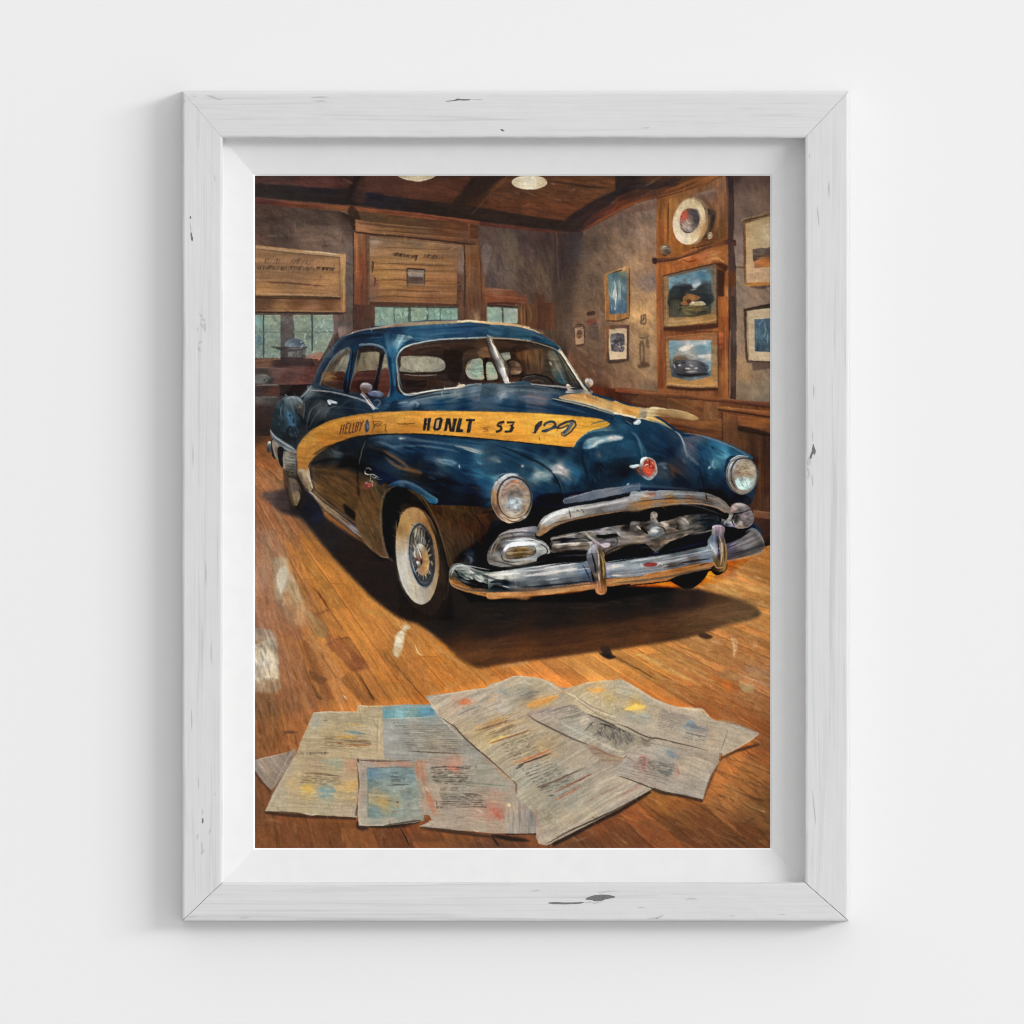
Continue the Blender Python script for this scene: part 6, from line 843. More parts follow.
# grille surround: long chrome arch
O(490, 420)
F('295,735 300,690 340,625 400,590 500,562 620,545 760,520 880,495 980,468 1040,455 1150,450 1300,458 1400,475 1470,510 1510,560 1500,600 1440,570 1380,545 1250,540 1100,555 1000,565 880,575 760,600 600,625 480,645 400,680 350,735 320,745', '310,700:7c7468 340,650:9c9c9c 400,610:b8b8b8 450,600:c8ccd0 520,585:b4b4b4 600,580:aaaab0 700,560:b8bcc0 800,545:a4a8b0 900,520:8c9098 980,490:b4a8a0 380,680:b89068 450,645:b08c6c 550,635:8c7868 700,610:6c5c54 800,585:7c6858 950,555:a88c70 1000,540:9c7c64 600,610:9c9894 330,725:a88460 1050,500:9098a0 1100,480:a0a4ac 1000,510:a0a0a4 1200,480:848c94 1350,490:84888c 1450,540:8c8484 1200,540:a88058 1100,545:b08860 1350,540:6c5c50 1480,580:8c7c78', ang=-12, ln=24, wd=1.6, amp=.15, pw=4)
for s_, w, c, a in (('300,725 320,670 360,625 420,592 500,565', 1.6, '4c4c50', .6), ('335,660 380,625 440,605 500,592', 3.2, 'e0e0e0', .85), ('510,585 600,565 720,545 860,520', 2.4, 'dcdcdc', .65), ('505,590 512,620 515,640', 1, '34302c', .9), ('540,590 570,600 600,610', 1.4, '44403c', .8), ('575,580 590,600 600,615', 1.4, '3c3836', .7), ('520,620 600,605 640,600', 1.5, '5c5048', .6), ('640,590 760,570 900,545', 1.4, '6c7480', .6), ('500,640 600,620 760,592 880,570', 1.2, '3c302a', .7), ('330,740 370,690 440,650 500,635', 1.6, 'd09c68', .6), ('400,690 480,650 600,630', 1, '2c2018', .7), ('880,530 960,515 1024,505', 2, 'b8bcc0', .6), ('500,560 640,540 780,515', 1.2, 'f0f0ec', .6), ('900,490 980,465 1024,458', 3, 'c8b8ac', .7), ('760,560 880,530 940,520', 3, '9c94a0', .4), ('700,585 800,570', 2, '8494a8', .5), ('900,560 1000,545 1024,542', 1.6, '5c3c28', .6)):
    S(s_, w, c, a=a)
O(615, 420)
for s_, w, c, a in (('0,545 80,525 160,515 260,505 350,500 500,505', 3.2, 'a87448', .75), ('0,515 100,490 200,480 330,478 470,480', 2.8, 'a0a8b4', .7), ('0,490 80,470 180,455', 2.6, '8c949c', .6), ('-5,580 80,565 200,545 330,535 450,530 560,530 640,545 700,575', 1.6, '1c1612', .85), ('0,560 100,545 260,525 400,515 560,515 640,530', 1.5, 'a08468', .7), ('270,460 400,455 540,465 620,490 680,530 720,570', 1.6, '6c7074', .7), ('380,470 460,465 560,475', 2, '3c4450', .5), ('300,490 400,485 560,495', 2, '9c8c80', .6), ('560,500 620,515 690,560', 3.2, '94888a', .6), ('575,460 578,490 590,510', 1.6, '14181c', .9), ('150,480 200,475 260,480', 2.6, 'c4b8a8', .7), ('140,490 100,500', 2, 'e0dcd8', .6), ('650,540 690,570 720,598', 1.6, 'b8a494', .7), ('600,540 680,590 715,605', 1.4, '1c1612', .8)):
    S(s_, w, c, a=a)
F('150,478 200,458 250,458 258,490 230,498 190,490', '170,480:d0c8c0 210,465:bca498 240,470:a07468 240,488:a89084', amp=.25); S('225,470 245,476', 1.4, 'a84c40', a=.7); S('180,462 215,455', 1.3, 'ece8e4', a=.8); S('165,486 200,486', 1.2, 'f0ece8', a=.7); S('285,460 310,462', 1.4, 'c8b8a0', a=.6)
# side light on the left with its pod
O(490, 420)
F('0,810 40,770 60,735 120,705 200,690 290,680 300,700 290,750 340,775 375,810 385,850 350,880 260,915 150,940 60,945 0,925 -20,880', '20,800:5c544c 60,760:7c7468 100,730:8c8480 200,705:9c9498 260,700:848490 280,740:6c6864 40,860:a09c94 20,900:7c746c 100,920:8c8884 200,905:9c9488 320,870:a8a8a8 360,840:b8b8b8 340,800:98989c 200,780:c0c4c8 100,800:8c8c90 60,820:4c4440', ang=-10, amp=.2, ln=12)
S('0,860 20,800 60,745 110,715 200,698 280,690', 2, 'a89c98', a=.7); S('30,840 60,780 110,755 200,745 280,745', 2, '4c4440', a=.6); S('80,735 160,712 240,708', 1.4, 'd0c8c0', a=.6); S('130,720 150,740', 1, '3c3432', a=.6); S('20,870 40,800 70,770', 1.2, 'b09070', a=.6); S('0,925 80,945 200,930', 1.4, '2c2826', a=.8)
F('85,830 110,795 160,780 260,775 330,785 365,815 372,845 340,865 260,890 150,912 90,905 65,870', '100,820:d8d8dc 160,795:e0e4e8 260,785:c8ccd0 330,800:9ca0a8 360,840:b4b8b8 300,870:8c8c8c 200,895:a8a49c 90,890:8c8478 80,850:74706c 200,810:e8e8e8', ang=-5, amp=.12)
S('90,835 110,805 160,792 240,788 300,795', 2.2, 'f4f4f4', a=.85); S('320,790 360,820 365,850 330,865', 1.1, '3c3c40', a=.8); S('75,850 80,890 130,910 220,900', 1.2, '44403c', a=.8)
F('100,850 120,825 160,815 260,812 285,830 285,850 250,870 160,885 110,880', '120,840:8c7c68 200,830:7c6444 260,825:94846c 260,850:7c6850 180,860:74603f 120,870:6c5c4c', ang=-4, amp=.28, ln=5, wd=1.2); S('100,855 115,825 160,812 270,808 290,830 285,855 250,875 150,888 108,882 100,855', 1, '34302c', a=.8); S('130,850 200,845 260,842', 1, 'b0a07c', a=.6); S('135,865 200,862 250,857', 1, '4c3c2c', a=.7)
S('375,760 395,790 380,830', 2.2, '0c0c0e', a=.9)
F('0,935 100,950 250,925 380,880 500,870 620,860 620,885 500,915 300,945 100,975 0,965', '0c1420', amp=.1)
# right side light pod
O(615, 420)
F('690,660 720,630 735,560 760,535 800,530 840,545 870,580 885,620 878,660 850,685 800,695 740,685 700,680', '700,660:6c6868 730,650:8c8c8c 750,560:8c7c78 800,545:a09490 850,560:847874 790,580:6c6460 870,620:7c7470 840,650:8c807c 800,670:8c847c 760,640:b8b8b8 740,620:9c9c9c', amp=.28, ln=6)
F('755,600 800,590 850,585 880,610 875,655 840,685 790,690 755,650', '780,610:746c6c 830,610:84787c 860,640:6c6464 800,660:948c84 770,640:54504e', amp=.3, ln=4); S('750,600 800,595 860,575 880,590', 1.5, '34303a', a=.9); S('745,560 780,540 830,545', 1.4, 'c0b4ac', a=.7); S('740,670 748,640 752,680', 1.6, 'dcdcdc', a=.8); S('695,670 710,640 740,620', 1.5, 'b4b4b4', a=.7); S('760,660 800,690 860,680', 1.2, 'a89c90', a=.7); S('760,600 745,640 760,680', 1.4, '3c3836', a=.8)
# lower bumper
O(370, 420)
F('505,1006 510,960 530,925 570,915 620,930 700,960 800,975 900,975 1024,960 1024,1140 900,1139 800,1135 700,1121 600,1095 530,1064 508,1032', '520,950:7c807c 560,935:8c9090 530,1000:5c5850 520,1038:a8845c 600,960:9ca4a8 650,970:b8bcc0 700,990:a0a4a0 620,1000:949c9c 580,1000:3c4040 600,1025:6c7074 640,1025:4c5054 700,1025:949894 740,1019:8c9494 800,1000:7c8484 850,990:a8acb0 900,990:c4c8cc 960,1000:dce0e4 1000,1006:d8dce0 800,1038:54585c 860,1032:5c5c60 700,1051:2c2e34 650,1051:4c443e 760,1054:3c4048 860,1051:3c3c40 560,1057:b08860 620,1083:a8845c 700,1102:b08c68 800,1111:b8906a 900,1108:b08c68 1000,1102:b89068 1000,1038:9ca4ac 940,1051:6c747c 900,1064:54545a 1000,1064:5c646c', ang=4, ln=20, amp=.16, pw=4)
for s_, w, c, a in (('520,1000 540,950 580,930 640,950', 1.8, 'b8b8b4', .7), ('640,965 700,1000 720,1025 680,1032', 3.6, 'c4c8c4', .65), ('690,990 760,985 840,985', 2, 'd8dcdc', .7), ('540,960 600,1006 680,1038 780,1060', 3.6, '24282e', .75), ('560,970 590,1000 620,1006', 2, '8c9090', .7), ('530,1000 570,1038 640,1070', 2, '8c6c4c', .7), ('580,1032 640,1057 720,1070 860,1069', 1.8, '14161a', .85), ('510,1019 540,1051 600,1076 680,1095 780,1105 900,1102', 2.2, 'c89c70', .8), ('560,1051 640,1080 760,1092 900,1086 1020,1080', 1.6, '9c7450', .7), ('520,1038 600,1083 700,1114 800,1130 900,1134 1020,1130', 1.6, 'b08858', .9), ('760,1032 840,1025 900,1032 920,1038 880,1057', 3.2, '2c2c30', .7), ('850,1000 940,990 1020,985', 3.6, 'eceff0', .7), ('900,1019 960,1025 1020,1019', 3, 'e8ecf0', .6), ('940,1051 1020,1038', 2.6, 'a8b0b8', .6), ('720,1070 800,1067 900,1070 1020,1060', 2, '1a1e28', .75), ('760,960 860,972 960,960 1020,955', 1.6, '1c242e', .7), ('640,1000 660,1019', 2, 'd8dcdc', .6), ('600,1010 640,1022', 1.4, 'd8d8d4', .6), ('515,985 522,1025', 1.4, '7c6c58', .7)):
    S(s_, w, c, a=a)
dabs('530,940 700,980 1000,980 1000,1057 760,1057 620,1038', 'd0d4d4 34383c 7c848c b0b4b4 54585c', 110, 8, 6, 1.2, a=.5, spread=30)
O(490, 420)
F('-10,1000 0,975 150,955 300,930 450,905 620,890 640,920 650,1000 640,1040 500,1060 300,1085 100,1100 0,1105', '20,990:a8acb0 60,1000:cccfd0 150,1000:b8bcc4 250,985:b0b4bc 300,970:c4c8d0 400,960:9ca4b0 500,950:8c94a4 560,930:9ca4b0 620,930:7c8494 100,1050:3c4048 180,1060:a8acb0 250,1040:8c94a0 350,1030:84889a 450,1020:6c7484 550,1010:5c6880 620,1010:3c4454 40,1070:4c5258 300,1060:5c5e66 450,1050:64687a', ang=-7, ln=26, wd=1.6, amp=.15)
F('-10,1100 100,1095 300,1080 500,1055 640,1035 680,1040 680,1060 640,1085 500,1110 300,1125 100,1140 -10,1145', '0,1120:b08c68 100,1120:b89068 200,1110:c49c74 300,1105:b8906a 400,1090:c09870 500,1080:b08860 600,1065:b88c64 300,1122:a07850 500,1105:a07848', ang=-6, amp=.14)
for s_, w, c, a in (('0,1000 60,985 150,985 260,965 360,950', 3.4, 'd8dce0', .7), ('120,1020 180,1000 300,985 440,960', 3, 'd0d4dc', .6), ('0,1040 60,1030 130,1045 160,1055', 4, '34383e', .7), ('160,1070 240,1055 300,1045', 3, 'dce0e4', .7), ('300,1000 420,985 560,960', 2, '4c566a', .6), ('350,1040 480,1020 600,1000', 3, '586478', .6), ('0,970 200,945 400,912 560,892 620,888', 1.8, '0c121c', .9), ('20,985 200,955 400,925 600,900', 1, 'e0e4e8', .6), ('0,1100 150,1088 350,1070 600,1040', 1.4, '3c3a3a', .7), ('0,1148 150,1140 350,1122 560,1098 660,1080', 1, '6c4c2c', .8), ('100,1105 250,1098', 1.4, 'd8b088', .6), ('560,900 600,925 620,960', 1.6, '2c3240', .7), ('600,890 625,925 640,1000', 2, '8c9cb4', .6), ('80,1060 140,1075', 1.4, 'e8e8e8', .7), ('0,1075 40,1065 100,1085', 2.4, '1c2026', .7), ('420,980 460,975', 2, 'c0c8d4', .6)):
    S(s_, w, c, a=a)
F('735,925 760,905 900,885 1030,865 1030,980 900,995 750,1015 735,980', '760,930:c0ccd8 850,920:a8b4c4 950,910:98a8b8 760,980:7c8c9c 850,970:b0bcc8 950,960:a0a8b4 800,1000:9c9ca4 1000,900:8c9cac 1000,960:9ca4a8', ang=-6, ln=24, amp=.14); S('740,1010 850,995 950,985 1030,975', 1.2, '6c7074', a=.7); S('760,890 900,868 1030,845', 2.4, '141c2c', a=.85); S('745,940 850,915 950,905', 2.4, 'd8e4ec', a=.7); S('750,970 800,960 860,960', 3, 'e0e4e8', a=.5, soft=.3)
F('740,1020 900,1000 1030,985 1030,1025 900,1045 760,1065 735,1050', '760,1040:c09068 850,1025:c89c70 950,1015:b88c5c 1010,1010:b48454', ang=-6, amp=.14); S('745,1070 880,1052 1030,1030', 1, '5c3c20', a=.7)
O(615, 420)
F('0,920 100,890 250,860 400,840 560,810 620,790 680,800 760,770 820,730 850,700 880,690 920,720 945,760 950,810 930,840 850,865 760,885 700,900 640,915 560,935 400,950 250,975 100,1000 0,1005', '30,930:98a4b0 100,920:a8b0bc 100,960:a0a4ac 200,900:8c949c 170,950:b8bcc4 250,950:9ca4b0 300,900:7c8490 350,930:848c98 400,880:747c84 450,920:54565c 500,860:7c848c 560,840:94a0a8 580,880:6c645c 560,920:7c6c60 620,860:6c7484 720,840:5c5c60 780,800:747478 820,760:84868a 880,740:8c8c8c 920,780:6c6c70 930,820:7c7470 850,840:6c6864 780,860:7c6c60 700,860:6c6860 730,800:7c7c80 880,800:5c5c60', ang=-12, ln=24, wd=1.6, amp=.18)
F('0,1005 100,985 250,965 400,940 560,915 640,895 650,915 600,945 500,965 400,990 330,1010 200,1030 0,1055', '30,1025:b88c60 150,1000:b08458 300,985:c09468 400,965:a87c50 500,940:b88c5c 600,915:b4845c 250,1010:a8784c', ang=-9, amp=.14); F('700,885 800,870 900,850 935,835 920,858 850,880 760,900 700,905', '740,892:b08c70 850,870:c09870 920,845:a88464', ang=-10, amp=.12)
for s_, w, c, a in (('0,890 150,865 300,842 450,815 560,795 610,780', 2.4, '101c2e', .85), ('0,930 120,905 280,880 420,860', 2.2, 'b8c0c8', .6), ('20,990 160,975 300,950', 1.6, 'd8dce0', .6), ('300,920 400,915 500,890 560,870', 3, '34363c', .7), ('330,940 440,925 560,900', 2, 'a0784c', .6), ('360,965 480,945 600,915', 1.4, '3c2c22', .6), ('240,900 330,885 420,870', 2.4, '4c545e', .6), ('550,880 600,870 620,880', 2, '54483c', .6), ('590,800 625,840 635,880', 3.6, 'a8c0d0', .7), ('610,800 640,850 640,900', 1.6, '4c5c70', .7), ('720,820 800,790 860,750', 2.4, 'a4a4a8', .5), ('720,850 800,820 880,780', 2.4, '3c3c40', .6), ('740,870 840,845 930,815', 1.6, 'a09890', .6), ('720,890 800,875 900,850', 1.4, '3c302c', .6), ('860,695 900,700 930,740 948,790', 1.4, '6c6c6c', .7), ('880,750 890,800', 1.2, '44444a', .5), ('900,740 910,800', 1.2, '9c9c9c', .5), ('730,750 760,730 850,700', 3, '0e121a', .85), ('0,1058 150,1040 330,1012', 1, '6c4426', .7), ('100,985 200,965 300,950 400,940', 1.1, '50545c', .7)):
    S(s_, w, c, a=a)
dabs('20,910 400,860 560,840 560,900 300,940 40,990', 'c4ccd4 4c5058 8c949c 343840', 90, -10, 7, 1.2, a=.5, spread=20); dabs('720,820 880,710 940,790 900,840 740,880', 'a8a8ac 44444a 8c8884 5c5c60', 60, -20, 6, 1.1, a=.5, spread=25)
F('165,930 185,910 250,905 290,912 310,925 270,940 190,940', '180,925:c8b8b0 220,922:8c5c60 250,925:8c6468 290,920:98a0a8', amp=.14); S('190,922 220,919 252,921', 1.8, '9c4446', a=.85); S('168,935 175,918 190,910', 1.3, 'ece8e8', a=.85); S('260,935 290,925 320,930', 1.4, 'd8d8d8', a=.7)
# bumper guards
O(490, 420)
F('620,880 625,835 650,800 685,795 715,820 735,870 740,940 738,1020 745,1080 735,1105 705,1115 675,1095 660,1040 650,960', '640,840:8c94a0 660,815:6c7884 690,810:b4bcbc 670,860:44484c 700,860:7c705c 720,860:9c9070 660,920:54585c 690,900:a89c84 710,930:6c5c38 725,960:a89060 680,980:7c7c84 700,1000:5c4c34 720,1040:b89068 690,1060:c09874 710,1090:cc9c74 660,1000:303238', ang=82, amp=.18, ln=18, wd=1.4)
for s_, w, c, a in (('632,870 645,825 670,805', 1.5, 'bcc8d0', .8), ('660,830 675,870 680,930', 2.4, '22262a', .8), ('690,815 705,850 700,900 690,940', 1.8, 'c8bca8', .8), ('720,840 735,900 735,1000', 1.6, 'b09858', .8), ('712,860 718,950 715,1030', 2, '5c4a28', .8), ('650,900 665,970 675,1030', 1.8, '94a0ac', .7), ('665,940 680,1010 690,1050', 1.6, '1c2024', .7), ('700,960 705,1020', 1.8, 'e0d4b8', .7), ('725,1000 728,1060', 1.2, '4c3414', .7), ('690,1060 710,1110 735,1095', 2.2, 'e0b088', .7), ('680,1050 690,1095', 1.4, '7c5430', .7), ('650,860 655,900', 2, '4c5866', .7)): S(s_, w, c, a=a)
F('610,880 640,850 645,960 655,1040 640,1050 640,940', '384050', a=.6, soft=.3)
O(615, 420)
F('615,700 625,675 655,668 690,680 700,710 695,740 705,800 712,880 715,940 700,970 660,990 625,980 612,960 640,950 665,930 660,860 645,790 630,740', '640,690:b8b0ac 680,700:a8988c 650,720:8c8480 690,730:6c645c 660,770:6c706c 690,780:a09878 670,820:54585c 700,830:b8a878 680,880:94885c 705,880:a89458 700,930:6c5c34 680,950:4c3c24 640,970:34281a 665,900:c8c4a8 655,780:34383c', ang=84, amp=.18, ln=18, wd=1.4)
for s_, w, c, a in (('620,705 630,680 665,675 690,690', 2, 'd8d0cc', .8), ('625,715 660,725 695,725', 1.4, '54483e', .7), ('645,730 655,790 665,850 670,920', 1.8, '24282c', .8), ('670,740 685,800 692,870 690,930', 1.8, 'd0c8a4', .8), ('695,750 708,830 712,920', 1.2, 'b89c58', .8), ('702,760 700,850 705,930', 1.4, '4c4020', .7), ('680,890 685,930 670,955', 1.4, 'ecdcb4', .7), ('620,965 645,985 680,980', 2.4, '1e1610', .8), ('630,760 640,820 655,880', 1.6, '94a4b0', .6), ('660,690 680,700', 1.6, 'e8c8bc', .7), ('640,840 650,860', 3, 'c8d8e0', .8)): S(s_, w, c, a=a)
# underside of the bumper, far wheel
F('340,1015 420,990 520,965 590,950 585,990 560,1020 520,1060 480,1080 440,1080', '400,1040:14120f 500,1010:1c1c1e 560,990:2c2a28 520,1050:16130f', ang=60, amp=.15); S('585,955 580,990 550,1030 510,1065', 1.4, '4c4038', a=.6); S('560,960 540,1020 500,1060', 1.4, '0c0b0a', a=.8)
# ---- the loose papers on the floor
O(250, 695)
G = '6c6660'
def paper(pts, cols, ang, **k):
    q = [c.split(':') for c in cols.split()]; m = sum(hx(h) for _, h in q)/len(q)
    cols = ' '.join('%s:%02x%02x%02x' % ((p,)+tuple(int(v) for v in hx(h)*.6+m*.4)) for p, h in q)
    k.setdefault('amp', .09); FS(pts, cols, ang=ang, ln=12, wd=1.3, **k)
# contact shadows first
O(250, 695)
S('30,480 80,550 140,615', 3, '3a2418', a=.7, soft=.5); S('100,745 250,765 420,775 680,785', 3.4, '2c1e18', a=.8, soft=.5, taper=0); S('690,800 700,845 760,852', 4, '241a16', a=.8, soft=.6); S('700,835 860,840 1024,835', 3, '2a1e18', a=.8, soft=.4)
O(370, 695)
S('0,835 150,828 320,810', 4, '1c1612', a=.85, soft=.4); S('320,850 500,870 700,895 800,905', 3, '2c201a', a=.8, soft=.4); S('780,890 900,915 1024,930', 4, '201814', a=.8, soft=.5)
O(490, 695)
S('20,900 120,915 230,925', 4, '201814', a=.8, soft=.5); S('90,890 300,885 370,960', 2, '14100e', a=.9); S('400,955 520,895 700,800 850,725 1024,610', 3.8, '1a1412', a=.85, soft=.4, taper=0)
O(615, 695)
S('10,520 120,550 220,590 300,620 420,640 560,675', 3.4, '241a16', a=.8, soft=.4, taper=0); S('560,670 600,560 660,430', 3, '4a2c1c', a=.7, soft=.8); S('660,415 760,360 860,330 925,310', 3.4, '34221a', a=.8, soft=.5)
O(0, 0, 1)
FS('300,742 360,716 440,712 520,684 600,690 660,700 735,740 722,752 700,770 640,772 600,790 545,830 430,815 340,800 300,790', '938981', amp=.1)
O(250, 695)
FS('110,880 130,880 120,870', '6c4424')
paper('28,415 100,395 235,368 290,340 300,370 145,610 90,560 35,480', '60,430:94887c 150,420:8c8078 220,390:8a7e76 100,520:8c8076 140,580:847870 250,380:6c6058', 45, amp=.12)
S('32,415 130,392 240,366', 1, 'b8aca0', a=.6); S('35,480 90,555 142,608', 1, '5c4c44', a=.8); S('290,342 240,410 150,600', 1.6, 'a09890', a=.6)
# two pages at the back left
paper('408,110 480,105 685,105 690,62 780,70 1024,55 1024,420 850,410 690,400 300,375 330,290 370,200', '440,130:a8a494 420,170:94958e 600,130:a39c86 700,80:b4a486 800,100:a89e88 720,160:9c9680 560,180:9c9072 400,220:a09680 500,240:a08f6c 600,230:a8946c 650,300:9c8a68 450,330:a4967c 350,330:a09078 760,250:a49a84 700,350:a89a80 830,200:a89c84 830,350:b0a084 820,120:aca088', 3)
S('410,112 480,107 690,106', 1.2, 'c8c0b0', a=.8); S('690,64 760,70 860,66', 1.3, 'cfc0a0', a=.8); S('432,120 438,150 430,200', 3, '88949c', a=.5, soft=.4); S('400,180 470,190', 2, '84888c', a=.4, soft=.4)
for s_, c, w in (('470,160 500,162', '6c6c6c', 2), ('590,165 680,162', '8c8878', 1.2), ('560,130 650,128', '8c8474', 1), ('600,228 680,238 720,245', '5c8494', 3), ('690,240 760,250', '5c7078', 1.4), ('550,265 680,268', 'c49c50', 3), ('480,275 540,278', '5c5044', 1), ('480,300 560,302 600,310', '7c5c3c', 1), ('560,295 580,310 590,300', 'a84c34', 1.4), ('600,290 780,300', '5c4030', 1.2), ('620,312 700,318 780,315', '8c5c34', 2.2), ('680,285 770,290', '6c4c34', 1), ('480,320 540,325', '6c5c4c', 1), ('600,340 700,345', '8c7c60', 1), ('620,180 740,200', 'b49c6c', 3), ('700,80 720,200', '7c7868', .8)):
    S(s_, w, c, a=.75)
lines(470, 140, 760, 140, 3, -4, 14, '8c8470', .6, .4); lines(440, 260, 800, 272, 5, -6, 18, '6c5c44', .7, .6); lines(740, 120, 840, 118, 7, -1, 22, '8c846c', .6, .35)
scrib(305, 380, 380, 380, 16, '4c463c', .8, .7); scrib(380, 380, 500, 378, 16, '3c362e', 1, .8, .2, .1, 1.3)
S('835,140 828,260 835,385', 1.4, 'c4b490', a=.6); S('820,150 815,370', 1, '7c7460', a=.5); S('858,160 862,400', 1, '6c6c6c', a=.4)
# third page: blue heading
O(370, 695)
paper('80,75 240,58 420,60 470,150 610,280 700,360 720,420 900,560 940,640 900,760 320,430 90,405', '120,90:5c8a9c 200,90:6a98ac 380,90:5c92ac 430,80:8c9498 130,180:949698 110,250:989ca0 200,250:8c9090 300,200:948e88 450,250:948c80 400,300:9c8c78 550,300:8c8880 300,350:8c8c8a 200,380:8e9090 500,390:9c8478 150,390:9c9898 440,180:8c8c88 700,450:88908c 800,520:8c928c 850,600:948880 640,400:8c8c88', 3)
FS('85,95 240,80 405,78 415,135 250,145 88,150', '110,120:5c8c9c 200,100:74a4b4 260,115:7a9ca0 350,110:5c94b0 400,120:5488a8', ang=0, amp=.14); S('408,80 440,120 450,150', 2.6, '4c6c84', a=.6); S('390,60 410,90', 2, 'b8b4ac', a=.7); lines(200, 95, 330, 95, 4, 4, 13, '54706c', .8, .7); S('85,150 240,146 415,135', 1, 'c0bcb0', a=.6)
scrib(150, 182, 210, 180, 12, '5c5450', 1, .7); lines(150, 200, 540, 190, 3, 6, 22, '6c6460', .8, .6); lines(160, 260, 600, 270, 7, 12, 14, '74685e', .7, .6, .1); S('220,352 360,362 470,368 600,372', 1.4, '4c443c', a=.8); S('260,232 360,240', 1.6, 'c4c0bc', a=.6); S('130,190 160,220', 2, 'b8bcc0', a=.5, soft=.4); S('120,280 150,285', 2, 'c4c4c4', a=.5, soft=.3); S('400,300 500,310 560,320', 2, 'b89c74', a=.4, soft=.3); S('500,380 600,385', 3, 'a87c6c', a=.4, soft=.5)
# lower pages of the left group
O(250, 695)
paper('300,375 480,385 690,405 700,560 690,780 430,765 330,755 100,740 145,640 200,540 280,400', '320,400:a4967c 450,400:a4947c 620,400:b09478 400,440:a89078 560,430:8c9c90 660,450:b0846c 330,500:a8987c 500,500:a89878 640,520:a89078 270,560:a8926c 200,600:949088 380,600:c0a058 490,620:6c8c9c 600,600:b89c64 680,570:b89454 660,640:a89068 180,680:9c988c 300,690:a89c84 450,700:a09c88 600,720:a49a8c 150,720:a09a8e 670,740:a89c90 250,480:a0988c', 5)
for s_, c, w, a in (('130,680 230,480 285,400', '88888c', 3, .4), ('115,725 200,560 250,460', 'b4aca0', 2.4, .5), ('330,590 410,600', 'cca84c', 7, .6), ('440,600 550,610', '648c9c', 8, .6), ('450,645 540,640', '5c8090', 4, .5), ('590,600 680,595', 'c8a05c', 7, .5), ('620,560 690,570', 'c49854', 4, .5), ('340,495 460,500 590,520', '5c4c3c', 1.3, .8), ('340,520 400,522', '7c6c54', 1, .6), ('340,545 400,550', '7c6c54', .9, .5), ('430,420 560,425', '84948c', 3, .5), ('620,430 680,440', 'b08470', 6, .4), ('100,742 200,745 330,755 430,765', '3c3028', 1.4, .8), ('340,752 400,762 435,755', 'd0c8b8', 1.8, .7), ('150,700 300,705 500,715 680,720', 'b8ac98', 1, .6), ('240,680 255,600 300,470', 'b8a888', 1.2, .5), ('180,715 182,722', '4c443c', 1.4, .8), ('460,735 680,740', 'a4988c', 4, .4)): S(s_, w, c, a=a, soft=0)
lines(330, 500, 600, 520, 5, -4, 14, '6c5c48', .8, .6, .1); lines(360, 400, 600, 410, 4, -5, 16, '847864', .6, .4); dabs('320,580 690,590 680,660 310,660', 'cca858 6c90a0 a89c84 c0a878', 40, 3, 7, 1.6, a=.4); scrib(305, 378, 500, 378, 14, '4c463c', .9, .6, .1, .2)
S('690,410 700,600 680,770', 1.8, '3c302a', a=.75, taper=0)
# small blue sheet
paper('685,412 760,418 1060,425 1085,470 1120,800 1060,812 850,835 700,832 690,680 705,560', '720,430:a49088 850,435:b08870 1000,440:a8786c 720,600:9c9084 730,750:9c948c 800,500:7c8c90 900,500:6c8494 1000,500:788c94 850,600:849088 1000,600:7c8888 850,680:94907c 900,700:8c9084 800,760:748c90 950,760:7c8c8c 1030,700:8c9490 720,810:a89c94 900,815:a49c90 1080,700:9c8c80 1060,480:9c8474', 2)
FS('752,462 1050,460 1065,560 1095,780 900,775 755,780 758,600', '780,500:5c7c94 850,490:6c8490 950,500:708890 1030,490:748a90 800,560:74888c 900,580:7c8c8c 790,650:948c74 850,680:a08c60 930,690:8c8c78 1000,640:7c8a8a 800,740:6c848c 950,740:7c8c8c 1060,740:848c88', ang=3, amp=.14, ln=8)
for s_, c, w, a in (('752,464 900,460 1048,462', '54504c', .9, .6), ('755,470 758,600 755,775', '54645c', 1, .6), ('770,470 775,560', '4c7490', 2.4, .6), ('760,425 900,432 1040,435', 'b4806c', 2.6, .5), ('690,412 800,420 1040,418', '3c342e', 1.3, .7), ('900,495 960,498', '4c5054', 1.1, .8), ('890,520 970,520', '4c5054', 1.1, .8), ('910,545 960,540 950,555', '4c5054', 1.1, .8), ('870,575 960,570 1020,568', '44484c', 1.4, .85), ('940,675 950,690', '4c403c', 2.6, .8), ('940,700 960,710', '9c8454', 3, .6), ('790,660 860,680 900,690', 'a88c54', 5, .4), ('780,600 820,590', 'b09478', 3, .5), ('970,590 975,594', '3c403c', 1.4, .8), ('700,700 710,820 830,828 980,815', 'c8bcb0', 1.2, .6), ('700,440 710,600 695,760', 'b09c90', 2.4, .5), ('700,600 695,720', 'b49084', 2, .5), ('860,830 1020,808 1100,798', '2c241e', 1.8, .7), ('900,740 960,745', '7c5c4c', 1.4, .5)): S(s_, w, c, a=a, soft=0)
S('690,405 697,430', 2, '3c302c', a=.8); scrib(780, 425, 830, 425, 12, '3c342c', .9, .7)
